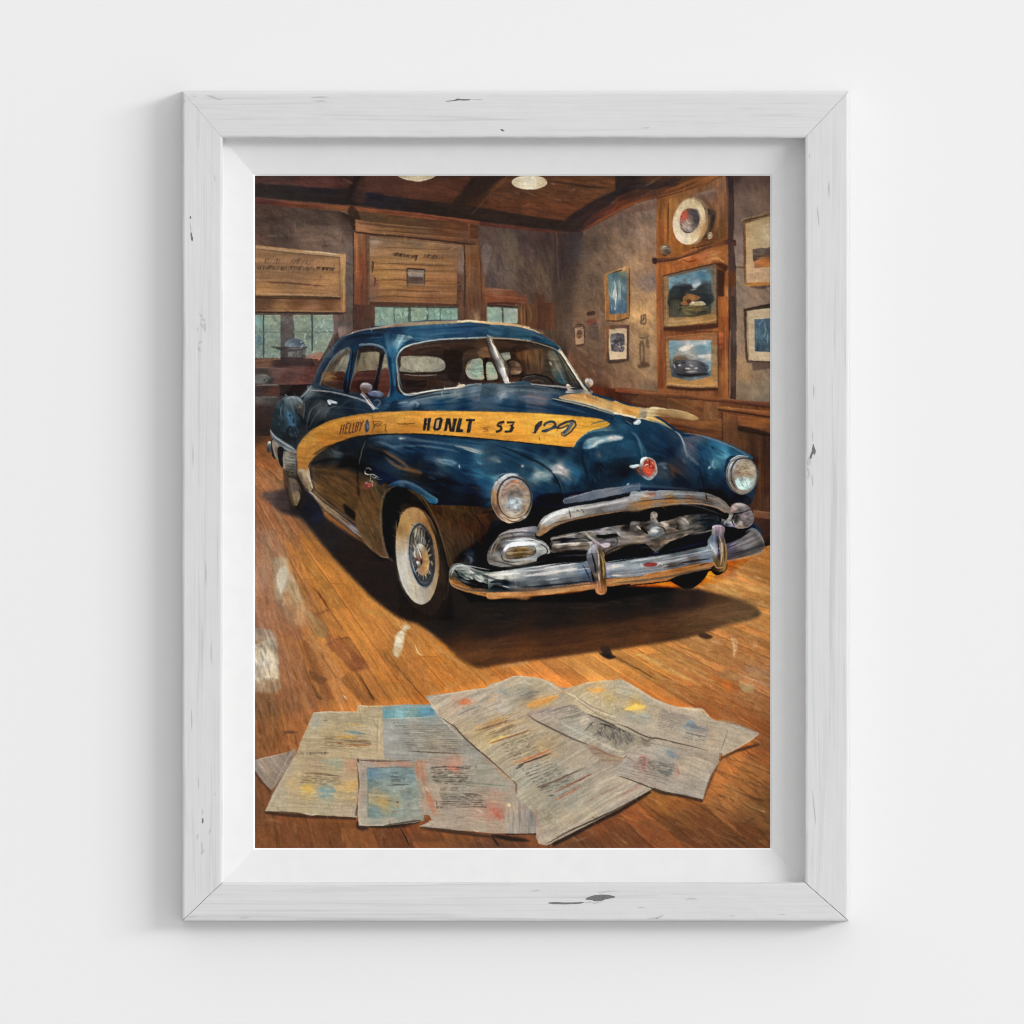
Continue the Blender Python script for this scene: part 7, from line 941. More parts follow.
# middle lower page
O(370, 695)
paper('300,405 340,410 640,380 720,420 905,540 935,570 940,640 880,690 870,880 790,885 680,870 500,860 310,840 395,800 350,660 320,520', '320,440:a87c64 320,520:a07460 380,460:94908c 450,430:a08c84 540,450:b47c6c 640,430:8c9290 720,460:84908c 800,520:8c908c 400,520:8c8e88 500,520:8c9288 600,560:88908a 700,560:848c86 850,580:8c9490 350,600:a49c90 380,660:a8765c 430,640:9c968c 500,640:8c908a 600,620:90928c 700,640:988c80 800,640:a0887a 420,740:a08878 500,740:908c86 600,740:968a80 700,740:a48478 780,730:a86454 820,760:a06050 820,820:a09084 700,840:a0988c 500,830:988e86 400,820:98908a 380,820:9c948c 900,640:8c8880', 2)
lines(385, 470, 600, 475, 4, 4, 24, '4c4844', .9, .8, .1); lines(400, 500, 640, 520, 5, 2, 14, '504c44', .9, .75, .1); lines(430, 590, 620, 590, 2, 2, 14, '4c4840', 1, .7); lines(425, 630, 720, 640, 5, 3, 15, '443f3a', 1, .8, .1); S('620,560 760,570 870,578', 1.3, '5c7068', a=.7); S('590,628 700,632', 1.4, '3c3834', a=.8); S('425,670 430,710', 1.2, '4c4844', a=.7); scrib(430, 722, 500, 722, 12, '3c3834', 1.2, .8, .1, .1); scrib(440, 610, 560, 606, 14, '5c564c', 1, .7); S('540,715 700,712 750,718', 1.3, '544e48', a=.8); S('380,465 500,455 640,470', 1.4, '44403c', a=.8); scrib(550, 470, 680, 466, 14, '4c4844', 1, .8, .1, .15, 1.2)
for s_, c, w, a in (('490,450 540,470 560,480', 'c4786c', 5, .6), ('360,600 390,680 420,770', 'a8684c', 5, .5), ('300,420 310,540', 'a8644c', 3, .5), ('330,420 345,540 370,640', 'a06c50', 4, .5), ('780,720 820,760 830,800', 'b05848', 5, .5), ('750,790 800,740 840,720', 'b87060', 2, .5), ('560,760 640,780', 'a09890', 2, .5), ('680,730 730,750', 'c4bcb0', 2, .6), ('500,510 560,512', 'd0ccc4', 1.4, .7), ('350,580 380,620', 'c0b8ac', 2.4, .6), ('310,840 420,850 560,865 700,882', '2c2420', 1.4, .8), ('320,835 400,820 380,800', 'b4aca4', 1.6, .6), ('660,860 700,872', 'c8b8a8', 1.6, .7), ('760,620 840,630 900,640', 'b08070', 3, .4), ('800,460 860,510 900,545', 'b08864', 4, .5), ('870,700 865,820 872,880', 'b0a090', 1.4, .6), ('930,560 938,630', '7c5440', 2, .7), ('340,660 360,780', 'b89880', 1.4, .5)): S(s_, w, c, a=a, soft=0)
scrib(340, 800, 400, 798, 14, '3c3630', .9, .6)
# small sheet at the bottom
paper('865,690 1030,660 1110,665 1130,700 1120,885 870,882', '900,710:b09c84 950,720:a09088 1000,720:94908e 1050,740:7c7880 960,780:84807e 1040,800:787c80 900,800:9c9488 1090,780:8c8886 900,860:9c9690 1050,860:94908e 1100,700:8c8480', 88, amp=.12)
for s_, c, w, a in (('880,692 900,710', 'd8c4a4', 4, .7), ('900,720 905,860', 'b8a48c', 1.4, .5), ('1000,720 1090,715 1095,820 1000,830', '6c6874', 3, .3), ('870,884 1000,886 1110,880', '2c2622', 1.2, .8), ('950,730 960,850', '6c6864', 1, .4), ('1080,690 1090,760', '5c5854', 2, .5)): S(s_, w, c, a=a, soft=0)
# large diagonal sheet
paper('355,5 600,-30 830,-60 1040,-80 1130,100 1390,340 1550,440 1600,510 1780,560 1830,585 1600,720 1350,850 1130,960 1080,950 1060,900 1080,780 930,640 940,600 905,540 700,350 610,280 450,130 400,70', '400,20:a09c98 480,30:a8a098 560,50:b08c78 620,20:ac9c90 700,0:a8a4a0 800,-20:a8a49c 500,100:ac9c8c 600,100:9c9890 750,80:a89c90 850,80:a8a8a4 900,0:a49c98 700,160:a4988c 620,180:a89880 800,150:b0946c 700,230:b8a070 850,200:ac9470 950,160:b49c7c 780,290:c0a86c 1000,200:a8987c 850,290:a49c88 950,300:a09a84 1050,250:9c9078 800,340:989484 900,400:a09484 1000,400:b09c7c 1100,330:b09468 1150,370:a48868 950,480:8c9490 1050,450:8c9090 1150,430:949488 1000,560:949890 1100,520:8c9290 1200,450:8c9088 1300,430:a09488 1200,540:8c908c 1300,500:8c9090 1060,600:989488 1200,620:8c9290 1350,560:98948c 1450,500:a09490 1500,560:a49c94 1600,600:a49c94 1700,600:a8a09a 1100,700:8c8c80 1150,780:909080 1300,700:8c908c 1400,680:94948c 1250,780:a09484 1400,750:a49c8c 1150,900:9c948c 1120,850:948a80 1300,830:a49a90 1500,680:a8a098 1600,640:ac9c94 1300,250:a0988c', -28, amp=.12)
for s_, c, w, a in (('380,30 430,110 480,170 600,285', 'c4bcb0', 2, .6), ('450,140 540,200 620,285 700,355 800,440 905,538', '3c302a', 1.5, .85), ('905,540 935,570 935,640', '6c5444', 2, .7), ('400,10 600,-25 830,-58', 'ccc4b8', 1.2, .7), ('570,50 610,40 650,50', 'c8683c', 7, .7), ('630,40 700,35', 'bc8c78', 4, .5), ('740,40 830,20', 'c8a888', 5, .5), ('560,130 640,90 720,70', '5c6468', 1.6, .7), ('800,60 840,90 860,110', 'b8b8b8', 4, .4), ('640,70 760,110', '8c8c88', 3, .4), ('660,210 780,170 900,130', 'dca860', 2.4, .6), ('660,230 800,190 930,140', '7c4c24', 1.4, .85), ('700,200 850,150', '9c6c3c', 1, .7), ('760,310 880,270 1040,220', '8c4c20', 1.4, .85), ('770,290 900,250', 'e0c068', 3, .6), ('740,260 850,225 960,180', '6c5030', 1.2, .7), ('720,240 900,180 1000,150', 'd8a868', 1.6, .5), ('900,440 980,410 1060,380', 'c88c5c', 3, .6), ('940,450 1050,410 1160,370', '4c2c1c', 1.6, .9), ('960,430 1100,370 1150,345', 'b4542c', 1.5, .85), ('930,470 960,455 980,440', '3c3c3c', 2.4, .7), ('1180,620 1260,580 1380,520 1420,500', '7c3c2c', 1.5, .85), ('1140,640 1180,640', '4c3c34', 1.4, .8), ('1190,665 1300,610 1340,580', 'a85c44', 1.6, .8), ('1170,675 1240,650', 'b86c54', 1.2, .7), ('1070,590 1200,540 1380,460', '54382c', 1.5, .85), ('1090,592 1140,575', '3c3434', 1.6, .8), ('990,640 1100,780 1200,830', '848070', 2, .4), ('1040,620 1150,740 1220,780', 'a8a090', 2, .5), ('1130,710 1150,780 1140,830', '7c7868', 3, .4), ('1180,840 1300,780 1420,700', 'b4a48c', 3, .5), ('1120,955 1250,880 1400,810 1600,715 1820,590', '241c18', 1.5, .8), ('1350,700 1500,620 1620,560', '8c6c64', 2, .5), ('1600,640 1700,590 1760,560', 'a87870', 3, .5), ('1450,700 1560,640 1660,590', 'c4bcac', 1.4, .6), ('1380,760 1500,690 1640,620', '7c746c', 1, .6), ('1070,860 1100,940 1130,950', 'b49084', 3, .4), ('1060,700 1070,780 1100,900', 'a87468', 2.4, .4), ('1220,110 1300,220 1500,380', 'b0a898', 2, .4)): S(s_, w, c, a=a, soft=0)
lines(690, 200, 880, 135, 6, 28, 24, '6c5c44', .8, .65, .1); lines(840, 330, 1010, 270, 6, 14, 17, '5c5444', .8, .7, .1); lines(960, 490, 1150, 420, 9, 18, 17, '54524c', .9, .75, .1); lines(1060, 590, 1280, 500, 2, 20, 24, '54443c', .9, .6, .1); lines(560, 120, 720, 60, 5, 26, 20, '84807c', .8, .5); lines(1200, 600, 1380, 520, 2, 20, 24, '6c5c54', .8, .5)
dabs('640,-20 1000,-60 1100,80 1200,260 700,200 500,80', 'c0b8b0 8c8884 b0a08c 9c9c9c c8bcac', 130, -25, 10, 1.6, a=.35, spread=15); dabs('900,400 1400,420 1600,600 1200,900 1000,560', 'a8a498 848880 b4a890 94948c 7c8480', 170, -28, 10, 1.6, a=.35, spread=15)
# back pages of the right group
O(490, 560)
paper('-20,800 80,770 170,740 300,750 400,780 460,830 620,780 780,765 850,800 940,860 1024,900 1024,1100 940,1080 600,1100 400,990 240,950 60,880', '40,800:a09a90 120,770:b0a89c 200,770:aca89c 300,770:b0a894 380,800:aca698 120,860:949490 200,840:8c9090 60,820:9098a0 250,860:74706c 340,840:a49c88 350,890:c8944c 280,920:c08c4c 420,860:ac9c8c 450,880:94908c 500,870:a8a08c 560,830:b4a484 650,800:b09c7c 680,820:d8a45c 760,800:a8a08c 840,820:a09c94 600,880:b8b098 680,880:b4a488 750,880:bca468 820,860:b0a078 900,880:b49c50 940,940:e0b444 880,960:d8b04c 800,940:b0a890 700,940:a8a090 620,940:bcb09c 960,900:9ca0a0 980,980:94989c 500,960:908478 400,960:948c88 300,990:908a88 800,1000:a0a098 900,1000:98a09c', -25)
for s_, c, w, a in (('-10,820 80,775 170,742 290,752', 'ccc4b8', 1.2, .7), ('280,755 340,765 400,800 460,840', 'ccc4b0', 1.6, .6), ('170,790 220,780 280,800', 'bcb8ac', 3, .5), ('190,870 270,845 320,840', '64686c', 2.6, .6), ('230,880 300,860', '6c6070', 2, .5), ('60,820 80,840 130,870', '6c7c90', 3, .4), ('240,930 330,905 440,870', 'd0934a', 6, .75), ('330,890 440,860', 'dca458', 2, .6), ('620,820 680,835 740,820', 'dca04a', 4, .65), ('610,790 700,775 770,770', 'cfc0a0', 1.6, .6), ('870,955 940,935 1000,930', 'e4bc50', 5.5, .85), ('900,965 960,945', 'f0d070', 2, .7), ('880,920 960,900 990,910', 'd4a040', 3, .5), ('770,800 820,790', 'b0a098', 3, .4), ('480,840 560,880 700,960 850,1024', 'dcd0b4', 3, .6), ('540,860 640,930 780,990', '6c645c', 2, .6), ('560,900 620,940 720,1000 860,1040', '746c64', 1.6, .5), ('460,830 480,850', 'c88848', 2, .5), ('0,870 60,860', 'd0a080', 4, .4), ('0,860 80,890 120,900', 'b8b0a8', 2, .5), ('820,780 900,840 1010,890', '8c8478', 1.6, .6), ('750,880 800,900 830,930', 'd0b060', 3, .4), ('900,830 960,860 1000,890', '8494a4', 3, .4), ('640,860 720,870', 'ccb890', 2, .5)): S(s_, w, c, a=a, soft=0)
lines(600, 860, 800, 840, 6, 30, 20, '8c846c', .7, .45); lines(100, 830, 300, 790, 3, 20, 22, '8c8c8c', .7, .4)
O(490, 695)
paper('235,120 300,90 540,60 620,115 720,150 900,230 1000,290 980,320 860,400 760,380 640,320 540,285 400,225 280,165', '280,120:a08c88 350,100:948c8c 420,100:a49890 480,90:9c9488 540,80:8c847a 400,170:a4988c 500,180:a0a098 580,160:a8a49c 600,180:b4aca4 560,220:9ca4a0 640,170:948c84 650,220:a09c90 700,200:74706c 800,220:6c6864 860,250:7c7870 780,280:74706a 700,270:8c8884 900,260:84807a 640,290:a8a498 740,330:a8a498 840,370:a49c8c 900,330:a89c90 950,290:948878 860,300:8c8880', -20, amp=.13)
for s_, c, w, a in (('240,125 300,165 420,225 540,282 640,318', '4c443c', 2, .8), ('640,318 720,360 800,392 850,402', '6c3c30', 2, .8), ('850,402 900,370 950,330', '5c5448', 1.4, .8), ('480,150 620,118', '6c645c', 1.2, .7), ('620,118 720,160 870,235', '3c3834', 1.6, .8), ('700,180 740,190 860,235', '34322e', 1.8, .8), ('600,230 640,190 660,170', '3c3a38', 1.3, .7), ('660,260 690,240 740,240', '5c5854', 2, .6), ('570,170 610,150 640,160', 'd0c8c0', 3, .5), ('560,210 620,240', 'b0b4b0', 3, .5), ('720,200 700,260', '4c4a48', 1.2, .7), ('400,120 500,90', '6c6c6c', 1.2, .6), ('350,110 520,65', '7c6c6c', 1.4, .5), ('440,160 520,130', '6c645c', 1, .6), ('450,170 500,200 600,250 700,300', 'b8bcb4', 2, .5), ('700,300 800,350 860,360', 'c0b8a8', 2.4, .6)): S(s_, w, c, a=a, soft=0)
dabs('650,180 860,240 960,290 820,320 640,240', '504e4c 84807a 3c3a3a 9c988e 64605c', 150, 65, 7, 1.1, a=.6, spread=25); lines(320, 110, 520, 60, 5, 22, 12, '746c6c', .8, .6)
F('640,300 740,360 840,400 760,440 640,360', '8c7868', soft=.6, a=.7, amp=.2); S('760,400 860,400', 4, 'a89478', a=.5, soft=.5)
O(615, 560)
paper('0,760 60,770 150,820 250,890 400,940 540,960 600,1000 640,1024 790,1050 905,1100 920,1110 860,1160 680,1250 660,1240 560,1240 420,1200 250,1170 160,1130 0,1060 0,900', '60,830:acac9c 30,880:b0a080 120,930:d8ac44 160,940:c8b060 200,880:989890 100,1000:98a09c 180,1000:949c9c 250,950:a89c90 320,980:9c9088 350,1010:8c8480 420,1000:989088 300,1060:a09890 500,980:b0a494 560,980:b4a898 540,1000:a09888 480,1060:7c8894 560,1080:8c8484 450,1100:94918c 600,1060:988e84 700,1060:a49c90 800,1080:a8a094 880,1105:aca294 820,1140:a89c8c 720,1190:a89e92 620,1150:a89684 500,1140:9c948c 380,1130:a49a92 260,1130:a8a098 150,1080:a49c94 40,1020:a8a096 640,1200:a0948a 540,1190:948c84 450,1180:908a84', 15)
for s_, c, w, a in (('0,740 100,800 250,890 400,945 540,958', 'c4b8a4', 2.2, .6), ('400,940 500,950 560,960 600,1005', 'd8ccb4', 2.6, .7), ('60,955 130,940 190,935', 'f0cc60', 5.6, .85), ('100,920 180,900', 'c8a050', 3, .5), ('250,930 270,990 245,1060', 'b8a890', 1.6, .6), ('300,960 400,1000 480,1020', '7c7478', 3, .4), ('440,1080 470,1040 500,1050 480,1090', '6c88a4', 5, .6), ('450,1050 520,1070 590,1090', '5c6070', 4, .5), ('440,1100 500,1115 580,1130', '5c5c60', 1.4, .7), ('620,1080 640,1120', 'bca080', 3, .4), ('0,1045 80,1070 200,1130 280,1140 400,1170 590,1215', '3c3630', 1.6, .8), ('160,1130 200,1155 240,1140', '4c4438', 3, .5), ('590,1205 680,1200 720,1150', 'b8ac9c', 1.8, .6), ('670,1215 685,1190 720,1080', '6c645c', 1.2, .7), ('720,1040 800,1060 915,1105', '8c7c68', 1.2, .6), ('650,1020 700,1030 760,1035', 'a4947c', 2.4, .5), ('680,1250 780,1200 915,1115', 'c0b09c', 1.6, .6), ('100,1000 160,990 220,1000', 'a8b0ac', 3, .4), ('300,1060 420,1100 560,1140', 'b4a89a', 2, .5), ('580,1040 600,1100', '74706c', 1, .5)): S(s_, w, c, a=a, soft=0)
lines(280, 960, 460, 1000, 6, -4, 14, '746c68', .8, .55, .1); lines(480, 1040, 600, 1075, 4, -3, 12, '64646c', .8, .6, .1); scrib(280, 980, 380, 1000, 14, '84746c', .9, .5)
O(615, 695)
paper('0,460 60,410 100,350 170,330 200,310 330,325 480,370 590,400 665,370 660,430 610,520 560,665 440,640 300,610 210,570 120,535 10,505', '60,440:948e92 130,380:a49c94 220,340:a8a49a 300,350:98a09c 340,360:7c8c94 400,380:8c8484 200,420:8c8684 180,440:a06860 280,440:7c7a76 330,470:6c7478 380,480:9c8478 250,500:948c88 120,490:a09890 450,430:a89c84 540,440:a89c8c 500,520:a09a8c 600,440:a49a8e 560,580:989490 450,600:948e88 350,580:948e88 240,550:9c9490 40,480:94908c', 20, amp=.12)
for s_, c, w, a in (('10,512 100,540 200,580 300,615 430,638 555,665', '3a322c', 1.6, .85), ('150,400 180,395 190,430 170,460', 'a84c44', 2, .65), ('180,410 200,420', 'b8605c', 1.6, .6), ('380,520 400,470 410,490 390,530', 'a06c5c', 1.4, .6), ('330,355 360,375 380,400', '5c7c94', 5, .5), ('270,480 340,500 360,460', '54605f', 5, .5), ('210,420 240,460', '64625e', 3, .5), ('560,665 600,540 655,440', '5c5048', 1.2, .8), ('400,420 420,500', 'b4a488', 2, .5), ('550,450 600,500 560,600', 'b4aca0', 2.4, .4), ('100,360 60,420 10,470', 'b4a898', 1.6, .6), ('200,330 280,345 340,380', 'b8b4a8', 2, .5), ('310,575 440,600 540,620', 'a8a49c', 1.4, .5), ('660,375 680,380 670,430', '4c4038', 2, .6)): S(s_, w, c, a=a, soft=0)
lines(130, 400, 380, 450, 8, -8, 16, '5c5854', .8, .65, .1); dabs('180,400 380,440 360,510 200,470', '6c6a66 8c8884 54565a a09890', 60, 20, 6, 1.2, a=.5)
S('160,290 200,315 230,320', 4, '6c6258', a=.6, soft=.5)
# ---- working over the finished picture
def punch(pts, k, m=None, a=1.0, soft=2, gain=1.0):
    """deepen darks and lift lights inside an outline"""
    M, y0, x0 = mask(P(pts), soft); h, w = M.shape
    C = CV[y0:y0+h, x0:x0+w]; mm = (C*M[..., None]).sum((0, 1))/max(M.sum(), 1) if m is None else hx(m)
    put(M, y0, x0, np.clip((C-mm)*k+mm*gain, 4, 250), a)
O(0, 0, 1)
mend('564,238 592,238 586,290 580,322 562,322 566,290', 5); mend('608,520 622,520 622,556 608,556', 4); mend('608,492 620,492 620,515 608,515', 3)
punch('485,535 540,495 640,488 720,490 750,520 765,545 700,585 600,595 480,600 448,580 452,560', 1.4, a=.95, gain=.84)
punch('545,535 640,515 725,505 735,530 640,552 560,560', 1.3, a=.9, gain=.78)
punch('280,400 340,330 480,318 560,345 640,410 760,460 740,510 560,500 480,540 400,500 330,450', 1.18, a=.95, gain=.93)
punch('312,462 350,455 400,480 400,560 380,560 330,510', 1.2, a=.9, gain=.8)
punch('430,500 490,505 500,545 470,560 440,560', 1.2, a=.9, gain=.78)
punch('395,500 440,500 455,620 400,620', 1.15)
tint('255,200 480,200 480,320 255,320', (1.04, .98, .92)); tint('480,200 655,200 655,395 480,395', (1.10, 1.01, .92)); tint('655,176 770,176 770,430 655,395', (1.05, 1.0, .95))
tint('280,400 340,330 480,318 560,345 640,410 760,460 740,510 560,500 480,480 400,480 330,450', (1.0, 1.03, .98), 2, blue=True)
tint('485,535 540,495 640,488 720,490 750,520 765,545 700,585 600,595 480,600 448,580 452,560', (1.0, .97, .88), 2, blue=True)
for q, c in (('256,316 334,316 334,358 256,358', '54605a'), ('375,306 458,307 458,326 375,326', '5c6c64'), ('487,307 517,308 517,323 487,322', '5c706c')): FS(q, c, a=.34, amp=.3, ln=4, wd=3)
dabs('256,316 334,316 334,356 256,356', '3c4c44 c4ccb8 54685c 8c9c70', 120, 60, 3.2, 1, a=.5, spread=90)
dabs('376,307 457,307 457,325 376,325', '4c6058 b8ccbc 64807c', 80, 60, 3, .9, a=.5, spread=90)
tint('255,720 310,708 430,695 520,672 620,678 760,735 715,800 550,848 265,815', (1.05, 1.005, .93), 3)
tint('400,346 492,340 562,352 580,386 500,384 402,396', (1.22, 1.17, 1.12), 1); tint('255,720 310,708 430,695 520,672 620,678 760,735 715,800 550,848 265,815', (1.07, 1.07, 1.07), 3); tint('405,520 440,520 445,600 410,600', (1.0, .97, .92), 2)
mend('522,562 538,562 538,602 522,602', 3)
# chrome again, wet over dry
O(540, 480, 8.53)
FS('205,165 250,135 330,125 450,90 560,70 700,55 853,20 853,90 700,118 560,155 400,182 280,200 205,208', '220,180:545c68 400,140:5c6470 600,110:6c7078 800,60:4c5c70', ang=-14, amp=.16); S('206,162 340,130 450,94', 1, 'a0a8b0', a=.8); S('450,95 600,75 740,50', 1.2, '848c98', a=.6); S('735,45 760,30', 1.6, 'c4ccd0', a=.8)
S('205,212 400,188 600,146 853,98', 2.2, '0a0e16', taper=0, a=.9)
F('2,470 0,370 60,310 140,265 240,235 400,208 560,184 700,152 853,118 900,110 900,250 853,258 700,268 560,288 400,314 250,348 130,394 60,434 8,480', '60,340:c4c4c0 180,275:dcdcd8 300,262:b4b4b0 450,228:a0a0a0 600,200:94949a 780,160:a4a4aa 800,225:84807e 500,275:74706c 200,335:94887a 30,430:94785c -20,500:8c7050', ang=-14, ln=20, amp=.12)
for q, w, c, a in (('10,380 90,312 180,270 285,248', 3.6, 'ececea', .85), ('340,245 500,218 680,178 853,142', 2.6, 'c4c4c8', .7), ('60,405 140,362 300,328 480,292 700,258 853,230', 1.2, '54463c', .8), ('-10,480 40,430 120,388 250,345 450,303 650,270 880,235', 2.0, 'ac845e', .85), ('20,470 90,420 220,372 400,330', .9, 'ccb49c', .7), ('245,250 262,325', 1.1, '2c2826', .9), ('308,250 330,272', 1, '34302e', .8), ('345,236 378,286', .9, '3c3836', .8), ('150,300 230,280', 1.4, 'f8f8f6', .7), ('400,262 560,236 760,196', 1, '6c6c70', .6), ('800,128 853,118', 2.2, 'e8e8ec', .8)): S(q, w, c, a=a)
F('0,490 60,442 130,402 250,356 400,322 560,296 700,276 900,262 900,370 700,385 560,402 440,424 300,444 180,464 90,492 40,512', '100,450:181414 400,370:1a1614 700,320:1e1a18 850,300:141214', amp=.14)
F('90,492 160,474 300,446 352,452 420,482 440,520 300,530 110,542 95,516', '150,490:84807c 250,465:a09c98 350,480:6c6864 200,520:34343a 400,510:4c4a4a', amp=.28, ln=6, ang=-8); F('110,546 250,535 400,530 424,560 400,592 250,602 130,616 105,580', '150,555:b0aca8 300,545:b8b4b0 200,585:74685c 350,575:847868 130,600:5c5048', amp=.22, ln=8, ang=-5)
for q, w, c, a in (('100,500 200,482 320,458', 1.4, 'c8c4c0', .7), ('100,516 220,506 330,500', 2.4, '24242a', .85), ('120,552 260,540 340,536', 1.5, 'e4e4e2', .85), ('130,610 260,600 390,590', 1.2, '3c322c', .8), ('340,505 420,515', 1.2, '9c9894', .7)): S(q, w, c, a=a)
F('350,442 450,432 560,416 650,400 700,398 760,380 860,372 930,400 930,520 853,530 760,542 700,560 640,600 560,636 540,600 500,560 440,512 380,472', '420,450:8c8884 520,440:949498 600,420:7c7c80 560,520:848080 700,500:8c8884 620,580:6c6058 760,420:54504e 820,400:74706c 820,500:9c9894 700,550:74685c 560,610:6c6056 640,540:6c6c6c', ang=10, amp=.28, ln=6)
F('478,470 560,464 640,456 664,478 584,496 500,496', '1a181a', amp=.2); F('700,398 780,380 800,420 760,440 700,430', '2c2624', amp=.2, soft=.3)
for q, w, c, a in (('380,448 440,500 500,540 530,562', 2.4, 'c4c0bc', .8), ('655,436 700,482 800,488', 2, 'd4d4d0', .8), ('780,372 853,418', 1.8, 'c8c0bc', .8), ('400,440 500,438 560,420', 1.4, 'bcbcc0', .7), ('640,470 660,520 640,560', 1.6, '4c4644', .7), ('560,620 620,590 690,560 760,545', 1.4, '3c322c', .8), ('700,520 780,520', 1.6, 'b8b4b0', .6), ('440,520 480,560', 1.4, '544c46', .7)): S(q, w, c, a=a)
F('515,546 560,538 598,544 584,570 536,574', 'f0f4f4', amp=.06)
F('-20,660 100,622 250,610 400,600 420,650 390,690 200,705 0,722 -20,720', '100,650:10161e 300,630:1c1a1c 50,700:0c121a', amp=.12); S('130,652 300,640 385,640', 1.1, '50505a', a=.8)
F('550,650 640,610 760,560 930,545 930,640 760,665 560,690', '600,660:0c121c 800,600:0a0e16', amp=.12); S('600,672 760,650 900,625', 1.4, '24384c', a=.7)
FS('-200,760 -100,750 0,738 150,716 300,700 390,698 430,760 450,870 300,886 150,906 0,918 -200,926', '-150,800:b8c0c4 -100,860:7c848c 100,775:c0c4c8 250,765:b0b4ba 100,840:90989e 250,830:7c848c 350,780:7c8ca0 380,850:545c68 50,895:4c5056 250,875:44444a -150,900:4c5056', ang=-6, ln=26, wd=1.4, amp=.14)
for q, w, c, a in (('-190,770 0,745 200,712 385,698', 1.1, '14181e', .85), ('-180,780 0,765 120,738 330,708', 1.2, 'd4d8dc', .8), ('-150,820 20,800 150,780 320,752', 3.2, 'e4e6e8', .75), ('-100,880 60,866 220,845 360,825', 1.4, '5c6470', .7), ('-190,915 0,905 200,884 430,860', 1.6, '2c2e34', .8), ('40,850 160,838', 1.6, 'd0d4d8', .6), ('360,720 400,790 430,860', 1.4, '2c3442', .7)): S(q, w, c, a=a)
FS('-200,930 0,921 200,901 450,874 472,882 462,930 200,956 0,976 -200,984', '-100,950:b88c60 100,935:c49a6c 300,910:bc8e5e 440,900:b88a5c', ang=-6, ln=20, amp=.12)
FS('560,708 700,690 853,662 900,655 900,812 853,820 700,832 570,838', '600,740:c0ccd8 620,800:848c94 700,720:a0acb8 800,700:909ca4 750,780:a0a0a4 830,790:94949a', ang=-8, ln=20, wd=1.4, amp=.14)
for q, w, c, a in (('560,706 700,686 880,655', 1.2, '141a24', .85), ('564,752 620,736 720,728', 3.4, 'e4ecf0', .8), ('600,812 720,816', 1.6, 'ecece8', .8), ('720,760 880,735', 2, 'b8c0c8', .7), ('600,786 760,770 880,760', 1.2, '5c6470', .7), ('570,838 720,832 880,816', 1, '34343a', .7)): S(q, w, c, a=a)
FS('556,846 700,838 900,818 900,866 700,888 556,908', 'c0925f', ang=-6, ln=20, amp=.14)
F('395,640 420,580 452,548 482,545 512,570 536,620 552,690 556,780 562,860 570,930 556,968 520,980 484,968 466,930 470,860 440,780 410,720', '430,600:94a0ac 460,580:b4bcc0 500,600:6c6048 440,680:5c6470 480,700:848478 520,700:8c7c50 545,760:a08c5c 470,760:4c5058 500,800:a4987c 540,850:7c5c30 490,880:c09468 520,930:d09c68 500,960:a87444 470,850:34343a', ang=82, amp=.2, ln=18, wd=1.3)
for q, w, c, a in (('412,640 430,590 460,562', 1.3, 'd4dce0', .85), ('440,620 462,700 476,800', 2, '22262c', .85), ('480,580 500,650 500,740', 1.6, 'd8d0c0', .8), ('516,620 536,720 540,840', 1.3, 'c0a464', .85), ('505,640 522,740 528,850', 1.4, '4c3c20', .8), ('498,790 504,870', 1.5, 'ecdcc0', .8), ('484,940 510,970 545,960', 1.8, 'e0b080', .8), ('548,700 560,840', 1, '3c2c1c', .7)): S(q, w, c, a=a)
O(630, 480, 7.314)
F('0,95 80,86 150,80 300,85 450,90 540,92 620,116 680,150 720,190 738,236 720,246 660,216 560,190 450,180 300,182 150,206 0,236', '40,110:98a0a8 200,110:848a92 350,110:848a90 500,110:7c8086 650,160:84807c 100,175:9c7850 300,150:a47c52 450,150:846c58 560,165:6c625a 20,210:8c7860 700,210:8c847c', ang=-4, ln=20, wd=1.4, amp=.14)
for q, w, c, a in (('0,112 80,100 160,96', 2.2, 'bcc4cc', .8), ('190,112 300,102 450,106 540,116', 1.6, 'a4a8ac', .7), ('0,188 100,170 250,154 430,150', 2.2, 'b08252', .8), ('0,172 120,150 300,134 480,140 600,165', .9, '44362e', .8), ('0,222 150,196 300,176 450,170 560,182 650,208 720,242', 1.1, 'bca080', .8), ('0,242 150,214 300,191 450,186 560,199 650,226 700,252', 1.8, '0c0c0e', .9), ('548,90 562,150', 1.1, '14161a', .9), ('560,125 640,150 700,200', 2, '9c948c', .7)): S(q, w, c, a=a)
F('60,112 110,92 170,88 190,104 180,122 120,124', '80,105:c8c4c0 150,100:b09c90 170,110:a89080', amp=.2); S('136,98 164,112', 2, 'a8584a', a=.75)
F('0,246 150,218 300,196 450,190 560,202 650,230 700,256 690,290 600,250 450,256 300,276 200,292 100,304 0,314', '141212', amp=.14)
F('0,314 80,304 140,300 150,240 195,236 198,292 230,310 350,272 450,252 560,247 640,262 646,340 560,372 470,387 380,402 300,432 232,442 200,502 160,507 120,472 60,456 0,466', '30,340:7c7874 100,330:44403e 180,370:a8b4c0 240,320:9c948e 300,370:6c6056 400,300:94908c 350,350:58524a 450,330:54524c 550,300:34383e 600,300:2c3036 180,440:64594e 60,430:84786c 170,270:8c867e', ang=-12, amp=.34, ln=6)
